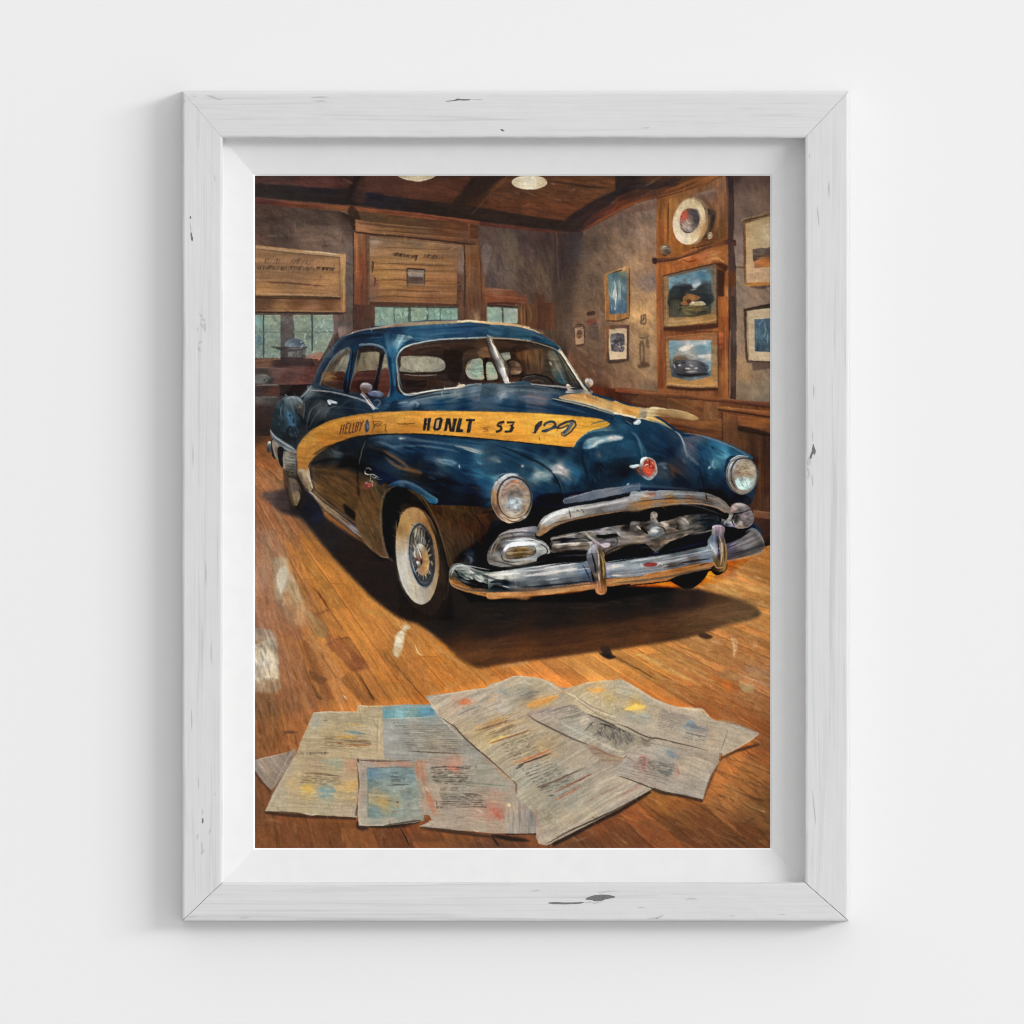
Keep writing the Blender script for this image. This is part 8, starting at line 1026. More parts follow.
for q, w, c, a in (('146,368 205,376', 3, 'e0ecf8', .9), ('216,308 282,332', 2, 'd4ccc4', .8), ('372,278 400,290 428,322', 2.4, 'c4c0c0', .8), ('45,334 80,366', 1.8, 'dcd8d4', .85), ('152,240 175,272 202,322', 1.8, 'b4aca4', .8), ('80,346 130,396', 2.8, '18161c', .9), ('0,418 60,412 120,420', 1.6, 'b8b0a4', .7), ('120,420 160,470 200,480', 1.4, '8c8070', .6), ('230,360 300,350 360,380', 1.4, '9c9080', .6), ('300,410 380,380 470,370', 1.2, '8c8070', .6), ('480,300 560,290 620,300', 1.6, '1c2026', .7), ('420,340 480,330 540,345', 1.4, '847c72', .6), ('0,370 60,385', 1.6, '3c3632', .8), ('200,340 240,350 260,390', 1.4, '34302c', .8), ('330,300 350,330 340,360', 1.4, '34302c', .7)): S(q, w, c, a=a)
F('0,474 120,480 165,515 200,518 300,446 470,400 560,385 575,450 450,484 300,514 150,548 0,562', '50,520:0c1018 300,480:0c141e 500,430:101a28', amp=.12); S('260,520 420,485 565,452', 2.2, '1c3450', a=.8); S('165,532 210,526', 2, '5c6c84', a=.7)
FS('0,588 150,562 350,532 500,502 590,480 604,600 500,612 350,642 150,682 0,702', '20,620:98a4b0 100,600:909ca8 150,650:94989f 250,570:7c848c 350,560:687078 450,540:60646c 550,510:84909a 300,620:64605c 450,600:645648 550,570:7c8898 400,590:84848a 250,650:a4a4a6', ang=-10, ln=22, wd=1.3, amp=.18)
for q, w, c, a in (('0,578 150,554 350,522 560,480', 1.6, '10182a', .85), ('0,596 150,573 300,548', 1.3, 'c8d0d4', .8), ('0,645 120,624 300,592 420,566', 2.4, 'bcc4cc', .7), ('350,612 450,592 580,576', 2, '34343a', .85), ('240,640 330,624 400,618', 2, '54483e', .7), ('0,690 150,670 280,650', 1.4, 'd0d4d8', .6), ('430,560 500,540 560,520', 1.4, '9ca4ac', .6)): S(q, w, c, a=a)
F('98,615 126,603 184,605 194,619 160,632 112,632', '98504a', amp=.2); S('84,606 80,622 96,636', 1, 'e0d8d0', a=.85); S('190,632 216,608 236,622', 1, 'dcdcdc', a=.8); S('240,634 270,622', 1, 'd8d4d0', a=.7)
FS('0,716 150,692 350,652 500,627 600,618 592,646 450,676 330,706 262,738 0,768', '50,740:b88a5c 250,700:b88450 400,670:ac7c4c 550,640:b88c60', ang=-9, ln=20, amp=.14)
FS('700,462 800,422 880,372 922,372 968,430 984,490 950,530 850,560 700,588 706,520', '720,500:6c6c74 800,450:84848a 880,420:8c8a8c 920,400:6c6866 960,470:64605e 900,510:6c6864 800,530:5c5450 720,560:64605c 850,480:7c7c82', ang=-22, ln=20, wd=1.3, amp=.2)
for q, w, c, a in (('700,462 800,420 875,368', 2, '0e121a', .85), ('720,500 820,462 900,420', 1.8, 'a8a8ac', .7), ('720,545 840,515 940,480', 1.4, '3c3c40', .7), ('710,590 850,562 950,530', 1.6, 'b89068', .8), ('922,376 965,430 980,488', 1, '9c9894', .7), ('720,480 780,455', 1.2, 'd0d0d4', .6)): S(q, w, c, a=a)
F('596,350 606,334 640,326 680,336 690,356 684,390 690,450 702,520 706,590 700,640 680,668 640,672 600,660 588,640 612,620 600,560 570,480 566,440 590,400', '620,350:b8b0ac 660,360:a8a09a 630,380:847c78 600,430:6c7c94 600,480:a0b4c8 630,520:c0ccd8 650,440:5c5a54 665,480:c0b080 650,560:4c4838 675,540:a09058 690,580:a88c50 640,620:8c7440 680,640:a08450 620,655:4c3820 600,640:34261a', ang=82, amp=.2, ln=16, wd=1.3)
for q, w, c, a in (('600,352 620,336 670,338', 1.8, 'e4dcd8', .8), ('650,405 665,470 668,540 660,620', 1.6, 'dcd0a4', .85), ('635,410 645,500 650,590', 1.6, '24241e', .8), ('690,440 700,530 700,610', 1.1, 'b89858', .8), ('680,430 688,520 686,600', 1.3, '443818', .8), ('580,470 610,510 625,545', 2.2, 'd4e0ec', .8), ('590,660 630,684 675,672', 1.8, '1c140e', .85), ('610,600 630,640 680,640', 1.2, 'e0c890', .7)): S(q, w, c, a=a)
O(0, 0, 1)
mend('620,506 640,503 640,520 620,522', 5); mend('620,528 636,526 636,552 620,552', 4); mend('620,566 636,563 636,582 620,584', 4); mend('508,566 526,564 526,602 508,602', 6)
punch('538,560 540,530 580,505 640,492 720,496 742,520 766,546 720,582 600,602 470,602 448,580 455,562 500,572', 1.42, a=.95, gain=.86, soft=1)
tint('538,560 540,530 580,505 640,492 720,496 742,520 766,546 720,582 600,602 470,602 448,580 455,562 500,572', (.90, .85, .80), 1)
O(615, 420)
S('20,455 100,430 180,424 300,430 420,440 540,452', 2.2, '3c4c60', a=.7, soft=.3); S('40,440 100,425 180,418', 1.2, '8c94a4', a=.6)
O(0, 0, 1)
tint('312,470 350,462 362,480 385,500 392,560 330,520', (.84, .80, .78), 3); tint('425,505 500,505 495,545 455,560 448,575 432,520', (.74, .70, .72), 3); tint('395,500 425,500 440,560 446,600 430,560 415,520', (.9, .88, .88), 2)
tint('286,470 303,470 304,510 292,510', (.80, .74, .66), 1.5); F('296,478 304,486 306,500 303,508 300,508 303,496 300,486', '1a1512', soft=.6, a=.9); F('284,470 288,472 292,492 296,508 290,504 285,486', '2c2018', soft=.5, a=.7)
tint('358,380 374,380 386,400 384,406 372,402 358,392', (.78, .76, .78), 1)
S('428,520 440,545 446,575 446,600 438,616 428,620', 3.6, '15100d', a=.75, soft=.8); S('396,560 398,590 406,612 418,622', 3, '15100d', a=.7, soft=.8)
F('262,536 276,530 290,560 300,590 312,618 296,626 278,606 266,576', 'b49878', soft=4, a=.35, ang=72, amp=.3); S('272,505 282,520 292,536', 3, 'a88c68', a=.4, soft=1.2); S('262,560 266,590', 4, 'b8a088', a=.35, soft=1.5)
ER(514, 498, 17.0, 20.4, 1.0, '2c2a2c', rot=-3, a=.8); ER(514.6, 498, 15.2, 18.6, 1.0, 'b8b0a8', rot=-3, a=.7, t0=150, t1=300)
E(515, 499, 8, 10, '512,495:6c6460 518,502:b8c4c8 512,504:dce4e6 520,494:4c4644', amp=.3, ln=3, a=.6, soft=.5); S('506,488 512,484 520,486', 1.2, 'd0c4b4', a=.7); S('508,510 515,514 523,510', 1.2, 'c4b8a8', a=.7)
ER(742, 475, 15.6, 18.8, 1.0, '34302e', rot=-3, a=.7); S('736,478 742,484 748,478', 1.4, 'e4f0f0', a=.7); S('734,466 742,462 750,466', 1.2, 'b4a48c', a=.6)
for q, w, c, a in (('452,584 470,590 500,591 540,589 598,583', 2.6, '2c3038', .6), ('470,569 488,577 505,582', 2.6, '22262c', .6), ('612,583 660,578 712,567', 2.2, '30343c', .6), ('520,580 550,578 585,573', 2.4, '6c7480', .5), ('620,574 660,570 700,562', 1.8, '5c646e', .6), ('730,556 745,552 758,545', 2.6, '34343a', .5), ('548,527 580,517 625,510', 1.5, '5c5854', .6), ('560,515 600,507', 1.2, '6c6c70', .6), ('650,506 690,505 722,515', 1.4, '4c4c50', .6), ('490,548 500,536 520,532 538,534', 1.4, '34302e', .7), ('492,560 520,566 545,560', 1.6, '2c2a2a', .7), ('505,541 530,539 545,545', 1.2, 'f0f0f0', .8), ('560,548 590,545', 1.6, '2a2828', .7), ('600,540 620,536', 1.8, '242224', .7), ('660,535 700,528', 1.8, '2c2a2a', .6), ('640,548 665,545', 1.6, '34302e', .6), ('575,556 600,553', 1.4, '4c443e', .6), ('690,535 715,530', 1.4, '8c8884', .5), ('495,575 520,573', 1.8, 'f0f2f2', .7), ('560,572 590,568', 1.5, 'e4e8ea', .6)): S(q, w, c, a=a)
tint('714,524 736,524 736,578 714,578', (.90, .86, 1.02), 1); tint('590,540 612,540 612,602 590,602', (.92, .89, .96), 1)
S('500,572 530,568 575,564', 1.6, 'e4e6e8', a=.7, soft=.3); S('660,560 700,552 720,548', 1.2, 'c8d0d8', a=.6); S('560,512 600,505 640,499', 1.6, 'dcdcdc', a=.6, soft=.3); S('450,572 456,566 470,566 490,570', 1.4, 'd0d4d4', a=.7)
# light on the bonnet's shoulder
O(490, 300)
F('590,940 610,900 650,882 720,872 800,866 850,876 835,894 760,908 700,922 660,946 610,955', '600,925:3c6c88 640,915:8cacb8 670,925:b8c4c4 720,895:6c98a8 780,885:b4b8b4 830,880:98a4a8 700,915:94acb0', soft=1.0, amp=.25, a=.9)
S('660,938 690,908 740,896', 2.6, 'dce0dc', a=.8, soft=.4); S('740,892 790,880 835,880', 2.4, 'e4dcd0', a=.8, soft=.3); S('610,920 640,896 700,880', 2, '8cb4c4', a=.6, soft=.4)
F('640,960 760,930 880,900 930,930 940,1000 860,1010 700,1020 640,1010', '680,980:14304a 760,960:1c4460 880,940:24587a 900,980:1c4866 700,1000:10263c', soft=2, amp=.2, a=.5)
S('900,840 940,880 965,950 975,1010', 2.4, '5c8ca4', a=.6, soft=.6); S('640,800 700,780 760,772', 1.6, '34546c', a=.6); S('790,790 860,800 930,840', 2.4, '24506c', a=.5, soft=.5)
S('690,985 705,1010', 3.4, '7c6c5c', a=.5, soft=.6); S('560,1000 580,940 600,900', 3, '0e2238', a=.5, soft=.8)
# thousands of small touches, each mixed from the colour already lying there
def touches(n, x0, y0, x1, y1, angf, ln, w, a, jit=.13):
    for _ in range(n):
        x, y = x0+(x1-x0)*rng.rand(), y0+(y1-y0)*rng.rand()
        if 332 < x < 478 and 414 < y < 436 or 494 < x < 580 and 416 < y < 440: continue
        t = math.radians(angf(x, y)+rng.randn()*9); L = ln*(.5+rng.rand())/2
        i, j = min(int((y-PY0)*SS), GH-1), min(int((x-PX0)*SS), GW-1)
        c = CV[i, j]*(1+jit*rng.randn())+rng.randn(3)*2.2
        c = np.clip(c, 0, 250).astype(int)
        d = np.array([math.cos(t), math.sin(t)])*L; b = np.array([-d[1], d[0]])*.25*(rng.rand()-.5)
        S(np.array([[x-d[0], y-d[1]], [x+b[0], y+b[1]], [x+d[0], y+d[1]]]), w*(.6+.8*rng.rand()), '%02x%02x%02x' % tuple(c), a=a*(.5+.5*rng.rand()), sm=False)
touches(1500, 257, 178, 768, 400, lambda x, y: 8 if y < 232 and x < 580 else (rng.rand()*180 if x < 640 else 60+rng.rand()*60), 6, 1.4, .5)
touches(900, 257, 600, 768, 846, lambda x, y: math.degrees(math.atan2(y-410, x-209)), 10, 1.6, .4, .08)
touches(700, 257, 480, 420, 700, lambda x, y: math.degrees(math.atan2(y-410, x-209)), 10, 1.3, .45)
touches(900, 300, 400, 760, 520, lambda x, y: 15 if x < 560 else 40, 7, 1.2, .42)
touches(260, 450, 490, 765, 600, lambda x, y: -10, 5, .9, .5, .16)
touches(900, 270, 680, 755, 842, lambda x, y: 3 if x < 440 else (-28 if x < 620 else 20), 8, 1.1, .4, .09)

# windscreen bar and rear panes toned down, softer foot to the shadow
O(0, 0, 1)
F('486,337 489,337 494,350 501,366 509,383 506,384 499,372 491,352', '488,340:5c5c58 495,358:8c8e8c 503,375:b4b8b8', sm=False, amp=.1, a=.85); S('489,339 497,358 507,382', 1.1, 'e0e0dc', a=.8, taper=3); S('487,340 494,357 503,380', .8, '2c2c2c', a=.6)
tint('400,355 446,355 446,374 400,374', (.80, .80, .80), 1); tint('465,358 500,358 500,382 465,382', (.80, .82, .82), 1)
tint('497,350 515,348 516,368 500,368', (.66, .68, .68), 1); tint('504,360 524,360 524,378 506,378', (.7, .68, .66), 1)
S('485,338 490,353 498,372 503,384', 1.2, '33261f', taper=0, a=.9); S('492,341 500,354 508,368 512,384', 1.0, '3a302a', taper=0, a=.85)
F('455,644 520,634 600,624 680,612 740,598 756,606 745,620 690,634 610,646 540,654 490,662 464,660', '470,652:6a3c1a 560,644:5c3216 640,634:5c3418 720,616:7c5430', soft=3.5, a=.5, amp=.2, ang=-8)
touches(120, 455, 610, 750, 662, lambda x, y: -6, 14, 1.4, .5, .2)
# crisp marks last: boards, blind and panes at the back
O(250, 170)
S('40,500 300,528 585,556', 1.4, 'bc9870', taper=0, a=.75); S('340,520 470,532 575,545', 1.4, 'dcbc94', a=.8); S('604,552 604,700 602,900', 1.6, 'b8905e', taper=0, a=.7); S('40,794 300,802 575,812', 1.3, 'a88660', taper=0, a=.7); S('40,822 300,824 585,828', 1.8, '3a281c', taper=0, a=.7); S('40,905 300,904 600,906', 1.4, 'a07248', a=.7)
tint('40,560 570,580 570,810 40,790', (1.10, 1.07, 1.08), 1)
for k in range(2): scrib(95+k*3, 602+k*2, 185, 606, 34, '3a2c22', .8, .8, .3, .1, 1.1); scrib(258+k*4, 606, 400, 610, 36, '3a2c22', .8, .8, .4, .1, 1.1)
scrib(45, 640, 235, 646, 22, '2c221c', 1, .9, .2, .08, 1.5); scrib(250, 644, 405, 648, 24, '2c221c', 1, .9, .2, .06, 1.5); scrib(430, 644, 540, 650, 20, '1e1814', 1.2, .95, .1, .04, 1.6); scrib(236, 664, 325, 668, 15, '4a3628', .7, .7); scrib(452, 692, 492, 694, 14, '3c2c20', .8, .8)
S('100,718 300,732 490,748', 1, '4c2c20', a=.7); lines(110, 712, 480, 740, 2, 4, 12, '5c3c2a', .7, .6, .1)
O(370, 170)
scrib(145, 548, 300, 572, 20, '1e1612', 1.3, .95, .3, .08, 1.2); scrib(345, 566, 452, 574, 22, '241a14', 1.1, .95, .3, .1, 1.2)
S('238,634 352,640', 1.3, '30221a', taper=0, a=.9); S('238,634 239,748', 1, '3c2c22', taper=0, a=.85); S('352,640 350,748', .9, '3c2c22', taper=0, a=.8); F('246,648 344,650 342,690 248,688', '8c8078', sm=False, amp=.25, a=.7)
for k in range(8): S('%d,690 %d,736' % (252+k*12, 250+k*12), 1, '3a2a22', a=.6)
for y, c in ((530, 'a4805a'), (590, 'b08858'), (660, 'b48a56'), (735, 'b48852'), (790, 'a07850')): S('60,%d 220,%d 400,%d 540,%d' % (y+4, y, y+6, y+10), 1.6, c, a=.45)
for k in range(26):
    x = 40+rng.rand()*510; S('%f,%f %f,%f' % (x, 890+rng.rand()*70, x+30*rng.rand()-5, 890+rng.rand()*70), 1.1, ['c4e0d0', '4c7468', 'b0d0bc', '8cb4a0'][k % 4], a=.7)
O(250, 300)
for k in range(60):
    x = (50+rng.rand()*140) if k % 2 else (290+rng.rand()*230); y = 110+rng.rand()*(250 if x < 200 else 190)
    S('%f,%f %f,%f' % (x, y, x+40*rng.rand()-20, y+40*rng.rand()-10), 1.2, ['c4d4bc', '3c5c50', 'b0b484', '6c9488', 'd0dcc8', '54745c'][k % 6], a=.65)
for q in ('90,98 92,370', '400,98 402,330'): S(q, 1.2, '2c3834', taper=0, a=.8, sm=False)
for q in ('36,205 200,210', '282,205 535,208'): S(q, .9, '5c6c60', taper=0, a=.6, sm=False)
# crisp marks last: printed lines on the pages
O(250, 695)
lines(340, 500, 600, 516, 5, -3, 13, '4c4238', .7, .6, .1); lines(470, 268, 790, 282, 5, -5, 13, '5c4630', .7, .6, .1); lines(470, 140, 800, 138, 6, -6, 17, '7c705c', .6, .45); lines(350, 395, 600, 405, 4, -5, 18, '6c6454', .6, .45); lines(330, 690, 660, 705, 2, -6, 18, '7c7060', .6, .4)
lines(890, 490, 990, 492, 5, 2, 15, '3c4448', .7, .7, .1); lines(780, 610, 920, 612, 4, 0, 20, '5c5c50', .6, .45)
O(370, 695)
lines(150, 195, 560, 190, 6, 8, 13, '5c5650', .65, .65); lines(160, 275, 640, 285, 6, 6, 12, '5c544c', .65, .6, .1); lines(385, 470, 640, 474, 7, 3, 13, '3c3a36', .75, .75, .1); lines(430, 640, 740, 650, 6, 2, 12, '38342f', .75, .75, .1)
for i in range(3): scrib(380+4*i, 462+34*i, 560+30*i, 464+34*i, 9, '34302c', .6, .8, .2, .15, 1.3)
lines(540, 110, 840, 10, 7, 32, 24, '7c7470', .7, .5); lines(700, 215, 900, 140, 8, 22, 17, '6a5034', .7, .65, .1); lines(820, 330, 1010, 255, 8, 17, 17, '544c3c', .7, .7, .1); lines(950, 480, 1150, 395, 10, 17, 15, '4c4a44', .75, .75, .1); lines(1050, 600, 1260, 510, 5, 22, 17, '5c5850', .7, .55, .1)
O(490, 695)
lines(330, 120, 520, 62, 6, 20, 11, '64605c', .65, .6); lines(660, 190, 700, 260, 14, 17, 5, '44423f', .7, .6, .1)
O(615, 695)
lines(290, 130, 430, 165, 7, -4, 13, '6a6460', .65, .6, .1); lines(450, 215, 590, 255, 5, -4, 12, '54565c', .7, .6, .1); lines(150, 395, 390, 455, 7, -8, 14, '4f4c48', .7, .65, .1)
O(490, 560)
lines(90, 850, 330, 790, 5, 18, 17, '84807c', .65, .5); lines(620, 880, 840, 830, 6, 30, 17, '84806c', .65, .5)
# crisp marks last: the lettering on the stripe
K = '1e1a1c'
def L(pts, c=K, **k): F(pts, c, sm=False, amp=.12, ln=3, wd=2, **k)
O(415, 405, 10.24)
for q in ('97,140 130,136 108,262 82,260', '136,136 168,130 150,262 122,262', '104,188 156,184 154,206 100,210'): L(q)
S('134,150 120,250', .5, 'd8a860', a=.8, sm=False); S('172,146 160,225', .8, 'c8a078', a=.6, sm=False)
L('208,140 268,130 286,146 266,248 238,264 200,262 186,240'); F('222,158 252,152 242,236 212,240', 'c49a68', sm=False, amp=.1)
for q in ('322,136 352,136 326,270 297,270', '334,138 364,138 382,276 356,276', '392,140 432,140 404,276 374,276'): L(q)
S('398,150 386,240', .5, 'b88c54', a=.7, sm=False); S('346,200 338,262', .7, 'a88060', a=.6)
L('448,140 486,138 462,248 494,250 488,282 416,280'); S('462,150 444,235', .5, '8c7058', a=.5, sm=False)
L('522,146 616,144 610,166 586,168 566,286 528,284 552,168 520,168'); S('572,172 556,270', .5, '7c5c4c', a=.6, sm=False)
S('672,232 716,238 772,228', .9, '7c4818', a=.85); S('720,224 706,246 744,254 738,270 696,276', .9, '7c4818', a=.85)
S('914,176 866,184 848,212 880,226 884,250 862,268 826,276', 2.5, K, taper=0, a=.95); S('888,196 872,212', 1.2, '1c1a1c', a=.9); S('868,190 856,206', .5, 'c89048', a=.7)
S('940,180 1020,182 978,214 1008,232 986,272 918,274', 2.4, K, taper=0, sm=False, a=.95); S('1014,186 964,278', 2.0, K, a=.9, sm=False); S('960,200 990,204', .7, 'c8a468', a=.8); S('948,252 972,240', .6, 'c8a468', a=.7)
O(525, 410, 12.8)
L('196,142 224,142 212,196 168,250 138,302 76,298 112,284 124,212 160,166', '2a2730'); S('196,160 150,240', .6, '6c5c64', a=.6)
S('240,206 262,176 326,150 374,164 386,200 352,226', 2.5, '26303c', taper=0, a=.95); F('404,208 400,238 330,260 262,290 206,286 218,258 300,238 350,214', '2a3442', sm=False, amp=.1); S('262,268 330,244 372,226', .9, '54687c', a=.7)
S('280,200 320,184 340,190', .8, '8c7458', a=.7)
S('404,240 440,196 520,158 600,140 640,156', 2.3, '242a34', taper=0, a=.95, sm=False); S('404,242 480,230 552,192', 1.6, '242a34', taper=0, sm=False, a=.9)
S('606,160 552,248 482,310', 3.8, '46606e', a=.9, sm=False, taper=0); S('640,154 650,198 584,284 506,336', 1.6, '242a34', taper=0, a=.95, sm=False); S('556,190 542,244 502,286 464,296 468,322 506,336', 1.2, '2a303c', taper=0, a=.85, sm=False); S('484,312 500,302', 1.5, '8c7c94', a=.7)
S('612,160 640,190', .8, '8ca0a4', a=.6)
S('290,292 370,300 450,332', 2, 'f0c868', a=.7); S('440,262 500,250 530,236', 1.4, 'ecd0a0', a=.7); S('656,214 690,210', 1.4, 'ecc898', a=.6); S('396,262 420,272', 1.2, '7c5418', a=.7)
O(330, 410, 10.24)
D = '4c2816'
for q in ('126,150 104,248', '152,146 132,242', '110,200 146,194', '180,140 156,240', '156,240 182,236', '166,190 190,186', '180,140 206,138', '218,138 196,238', '196,238 222,232', '250,132 228,232', '228,232 252,228', '278,130 256,222', '278,130 304,128', '304,128 292,168', '292,168 268,176', '290,176 280,218', '280,218 256,222', '318,122 324,160', '350,112 324,160', '324,160 306,222'): S(q, 1.25, D, taper=0, sm=False, a=.85)
for q in ('138,150 120,240', '200,150 182,230', '236,145 216,230'): S(q, .6, 'c88a48', sm=False, a=.6)
F('386,98 402,130 404,196 380,238 362,208 358,150', '383e50', amp=.2); S('372,140 392,170 380,200', 1, '9c9ca4', a=.8); S('384,100 380,236', .5, '24283a', a=.8)
for q in ('418,108 446,124 490,118 542,128', '452,196 470,152 512,134', '446,128 460,160 452,190', '540,128 500,160 470,170'): S(q, 1.1, '5c3a1c', a=.8)
S('558,150 572,162 562,226', 1.1, '6c4418', a=.85); S('690,138 764,146 874,142', 1.2, '74450f', a=.85); S('720,182 860,184', .6, '9c6424', a=.7); S('736,122 772,134 800,144', .8, '8a5a20', a=.7); S('764,72 770,100', .7, '8a5a20', a=.6); S('612,130 660,128', .6, '9c6828', a=.6)
# ---- last pass over the whole canvas: uneven edges, bristle grain, slight mixing of pigments
yy, xx = np.mgrid[0:GH, 0:GW].astype(np.float32)
du = vn(xx/7, yy/7, 901)*.9+vn(xx/3, yy/3, 905)*.35; dv = vn(xx/7, yy/7, 902)*.9+vn(xx/3, yy/3, 906)*.35
u = np.clip(xx+du, 0, GW-1.01); v = np.clip(yy+dv, 0, GH-1.01)
iu, iv = u.astype(int), v.astype(int); fu, fv = (u-iu)[..., None], (v-iv)[..., None]
CV = (CV[iv, iu]*(1-fu)+CV[iv, iu+1]*fu)*(1-fv)+(CV[iv+1, iu]*(1-fu)+CV[iv+1, iu+1]*fu)*fv
lum = CV.mean(2, keepdims=True)
k = np.clip((CV[..., 2:]-CV[..., :1])/40, 0, 1)
up = np.clip((470-PY0-yy/SS)/120, 0, 1)[..., None]
CV = lum+(CV-lum)*(.91-.06*k-.04*up)
g = vn(xx/2.2, yy/2.2, 911)*.5+vn(xx/4.5, yy/1.8, 912)*.35+vn(xx/1.8, yy/5.5, 913)*.35+vn(xx/14, yy/14, 914)*.25
CV = CV*(1+.15*g[..., None])+(g*5)[..., None]
CV = np.clip(.88*CV+.12*blur(CV, 1), 0, 255)
del yy, xx, du, dv, lum, g, u, v, iu, iv, fu, fv

# ------------------------------------------------------------------ building helpers
def W(px, py, depth):
    """photograph position -> point on the plane lying `depth` in front of the wall"""
    k = (D0+(abs(FRONT)-depth))/D0/1000
    return ((px-512)*k, -depth, ZC+(512-py)*k)
def material(name, col, rough=.6, spec=.25):
    m = bpy.data.materials.new(name); m.use_nodes = True
    b = m.node_tree.nodes['Principled BSDF']
    b.inputs['Base Color'].default_value = (*col, 1); b.inputs['Roughness'].default_value = rough
    b.inputs['Specular IOR Level'].default_value = spec
    return m, m.node_tree, b
def link_mesh(name, verts, faces, mats, parent=None, midx=None, smooth=False):
    me = bpy.data.meshes.new(name); me.from_pydata(verts, [], faces); me.update()
    for m in mats: me.materials.append(m)
    if midx is not None: me.polygons.foreach_set('material_index', midx)
    if smooth: me.polygons.foreach_set('use_smooth', [True]*len(me.polygons))
    o = bpy.data.objects.new(name, me); scene.collection.objects.link(o); o.parent = parent
    return o
def node(nt, t, **kw):
    n = nt.nodes.new(t)
    for k, v in kw.items(): n.inputs[k.replace('_', ' ')].default_value = v
    return n

# ------------------------------------------------------------------ materials
wall_m, nt, b = material('wall_paint', (.86, .86, .862), .8, .15)
tc = node(nt, 'ShaderNodeTexCoord'); n = node(nt, 'ShaderNodeTexNoise', Scale=260.0, Detail=3.0)
bu = node(nt, 'ShaderNodeBump', Strength=.06, Distance=.0006)
nt.links.new(tc.outputs['Object'], n.inputs['Vector']); nt.links.new(n.outputs['Fac'], bu.inputs['Height']); nt.links.new(bu.outputs['Normal'], b.inputs['Normal'])

def rail_material(name, horizontal):
    """thin white paint over brushed grain, the grain running along the rail"""
    m, nt, b = material(name, (.7, .7, .7), .55, .25)
    tc = node(nt, 'ShaderNodeTexCoord'); mp = node(nt, 'ShaderNodeMapping')
    mp.inputs['Scale'].default_value = (7, 60, 330) if horizontal else (330, 60, 7)
    nt.links.new(tc.outputs['Object'], mp.inputs['Vector'])
    n1 = node(nt, 'ShaderNodeTexNoise', Scale=1.0, Detail=6.0, Roughness=.62, Distortion=.35)
    n2 = node(nt, 'ShaderNodeTexNoise', Scale=14.0, Detail=4.0, Roughness=.6)
    n3 = node(nt, 'ShaderNodeTexNoise', Scale=.42, Detail=3.0, Roughness=.5, Distortion=1.2)
    nt.links.new(mp.outputs[0], n1.inputs['Vector']); nt.links.new(tc.outputs['Object'], n2.inputs['Vector']); nt.links.new(mp.outputs[0], n3.inputs['Vector'])
    r = node(nt, 'ShaderNodeValToRGB'); e = r.color_ramp.elements
    e[0].position = .22; e[0].color = (.55, .55, .555, 1); e[1].position = .40; e[1].color = (.68, .68, .682, 1)
    x = e.new(.72); x.color = (.715, .715, .717, 1)
    r3 = node(nt, 'ShaderNodeValToRGB'); f = r3.color_ramp.elements
    f[0].position = .30; f[0].color = (.86, .86, .86, 1); f[1].position = .44; f[1].color = (1, 1, 1, 1)
    r2 = node(nt, 'ShaderNodeMapRange'); r2.inputs['To Min'].default_value = .95; r2.inputs['To Max'].default_value = 1.04
    nt.links.new(n1.outputs['Fac'], r.inputs['Fac']); nt.links.new(n2.outputs['Fac'], r2.inputs['Value']); nt.links.new(n3.outputs['Fac'], r3.inputs['Fac'])
    v = nt.nodes.new('ShaderNodeVectorMath'); v.operation = 'SCALE'; v2 = nt.nodes.new('ShaderNodeVectorMath'); v2.operation = 'MULTIPLY'
    nt.links.new(r.outputs['Color'], v.inputs[0]); nt.links.new(r2.outputs['Result'], v.inputs['Scale'])
    nt.links.new(v.outputs['Vector'], v2.inputs[0]); nt.links.new(r3.outputs['Color'], v2.inputs[1])
    nt.links.new(v2.outputs['Vector'], b.inputs['Base Color'])
    bu = node(nt, 'ShaderNodeBump', Strength=.35, Distance=.0006)
    nt.links.new(n1.outputs['Fac'], bu.inputs['Height']); nt.links.new(bu.outputs['Normal'], b.inputs['Normal'])
    return m
rail_h, rail_v = rail_material('white_paint_on_wood_across', True), rail_material('white_paint_on_wood_upright', False)
bare, nt, b = material('bare_wood_under_paint', (.11, .11, .115), .9, .1)
n = node(nt, 'ShaderNodeTexNoise', Scale=900.0, Detail=2.0); r = node(nt, 'ShaderNodeValToRGB'); tc = node(nt, 'ShaderNodeTexCoord')
r.color_ramp.elements[0].color = (.06, .06, .065, 1); r.color_ramp.elements[1].color = (.30, .30, .30, 1)
nt.links.new(tc.outputs['Object'], n.inputs['Vector']); nt.links.new(n.outputs['Fac'], r.inputs['Fac']); nt.links.new(r.outputs['Color'], b.inputs['Base Color'])
side_m, nt, b = material('bounce_dimming_frame_side', (.53, .525, .52), .8, .1)  # grey added on the rails' outer sides to weaken light bounced onto the wall
crack, nt, b = material('hairline_crack', (.55, .55, .555), .9, .1)
mat_m, nt, b = material('white_mat_board', (.83, .83, .833), .75, .15)
tc = node(nt, 'ShaderNodeTexCoord'); n = node(nt, 'ShaderNodeTexNoise', Scale=60.0, Detail=5.0); r2 = node(nt, 'ShaderNodeMapRange')
r2.inputs['To Min'].default_value = .75; r2.inputs['To Max'].default_value = .81
nt.links.new(tc.outputs['Object'], n.inputs['Vector']); nt.links.new(n.outputs['Fac'], r2.inputs['Value']); nt.links.new(r2.outputs['Result'], b.inputs['Base Color'])
edge_m, nt, b = material('white_print_border', (.94, .94, .94), .7, .15)
print_m, nt, b = material('printed_canvas', (.5, .5, .5), .7, .08)
at = nt.nodes.new('ShaderNodeAttribute'); at.attribute_name = 'pigment'
nt.links.new(at.outputs['Color'], b.inputs['Base Color'])

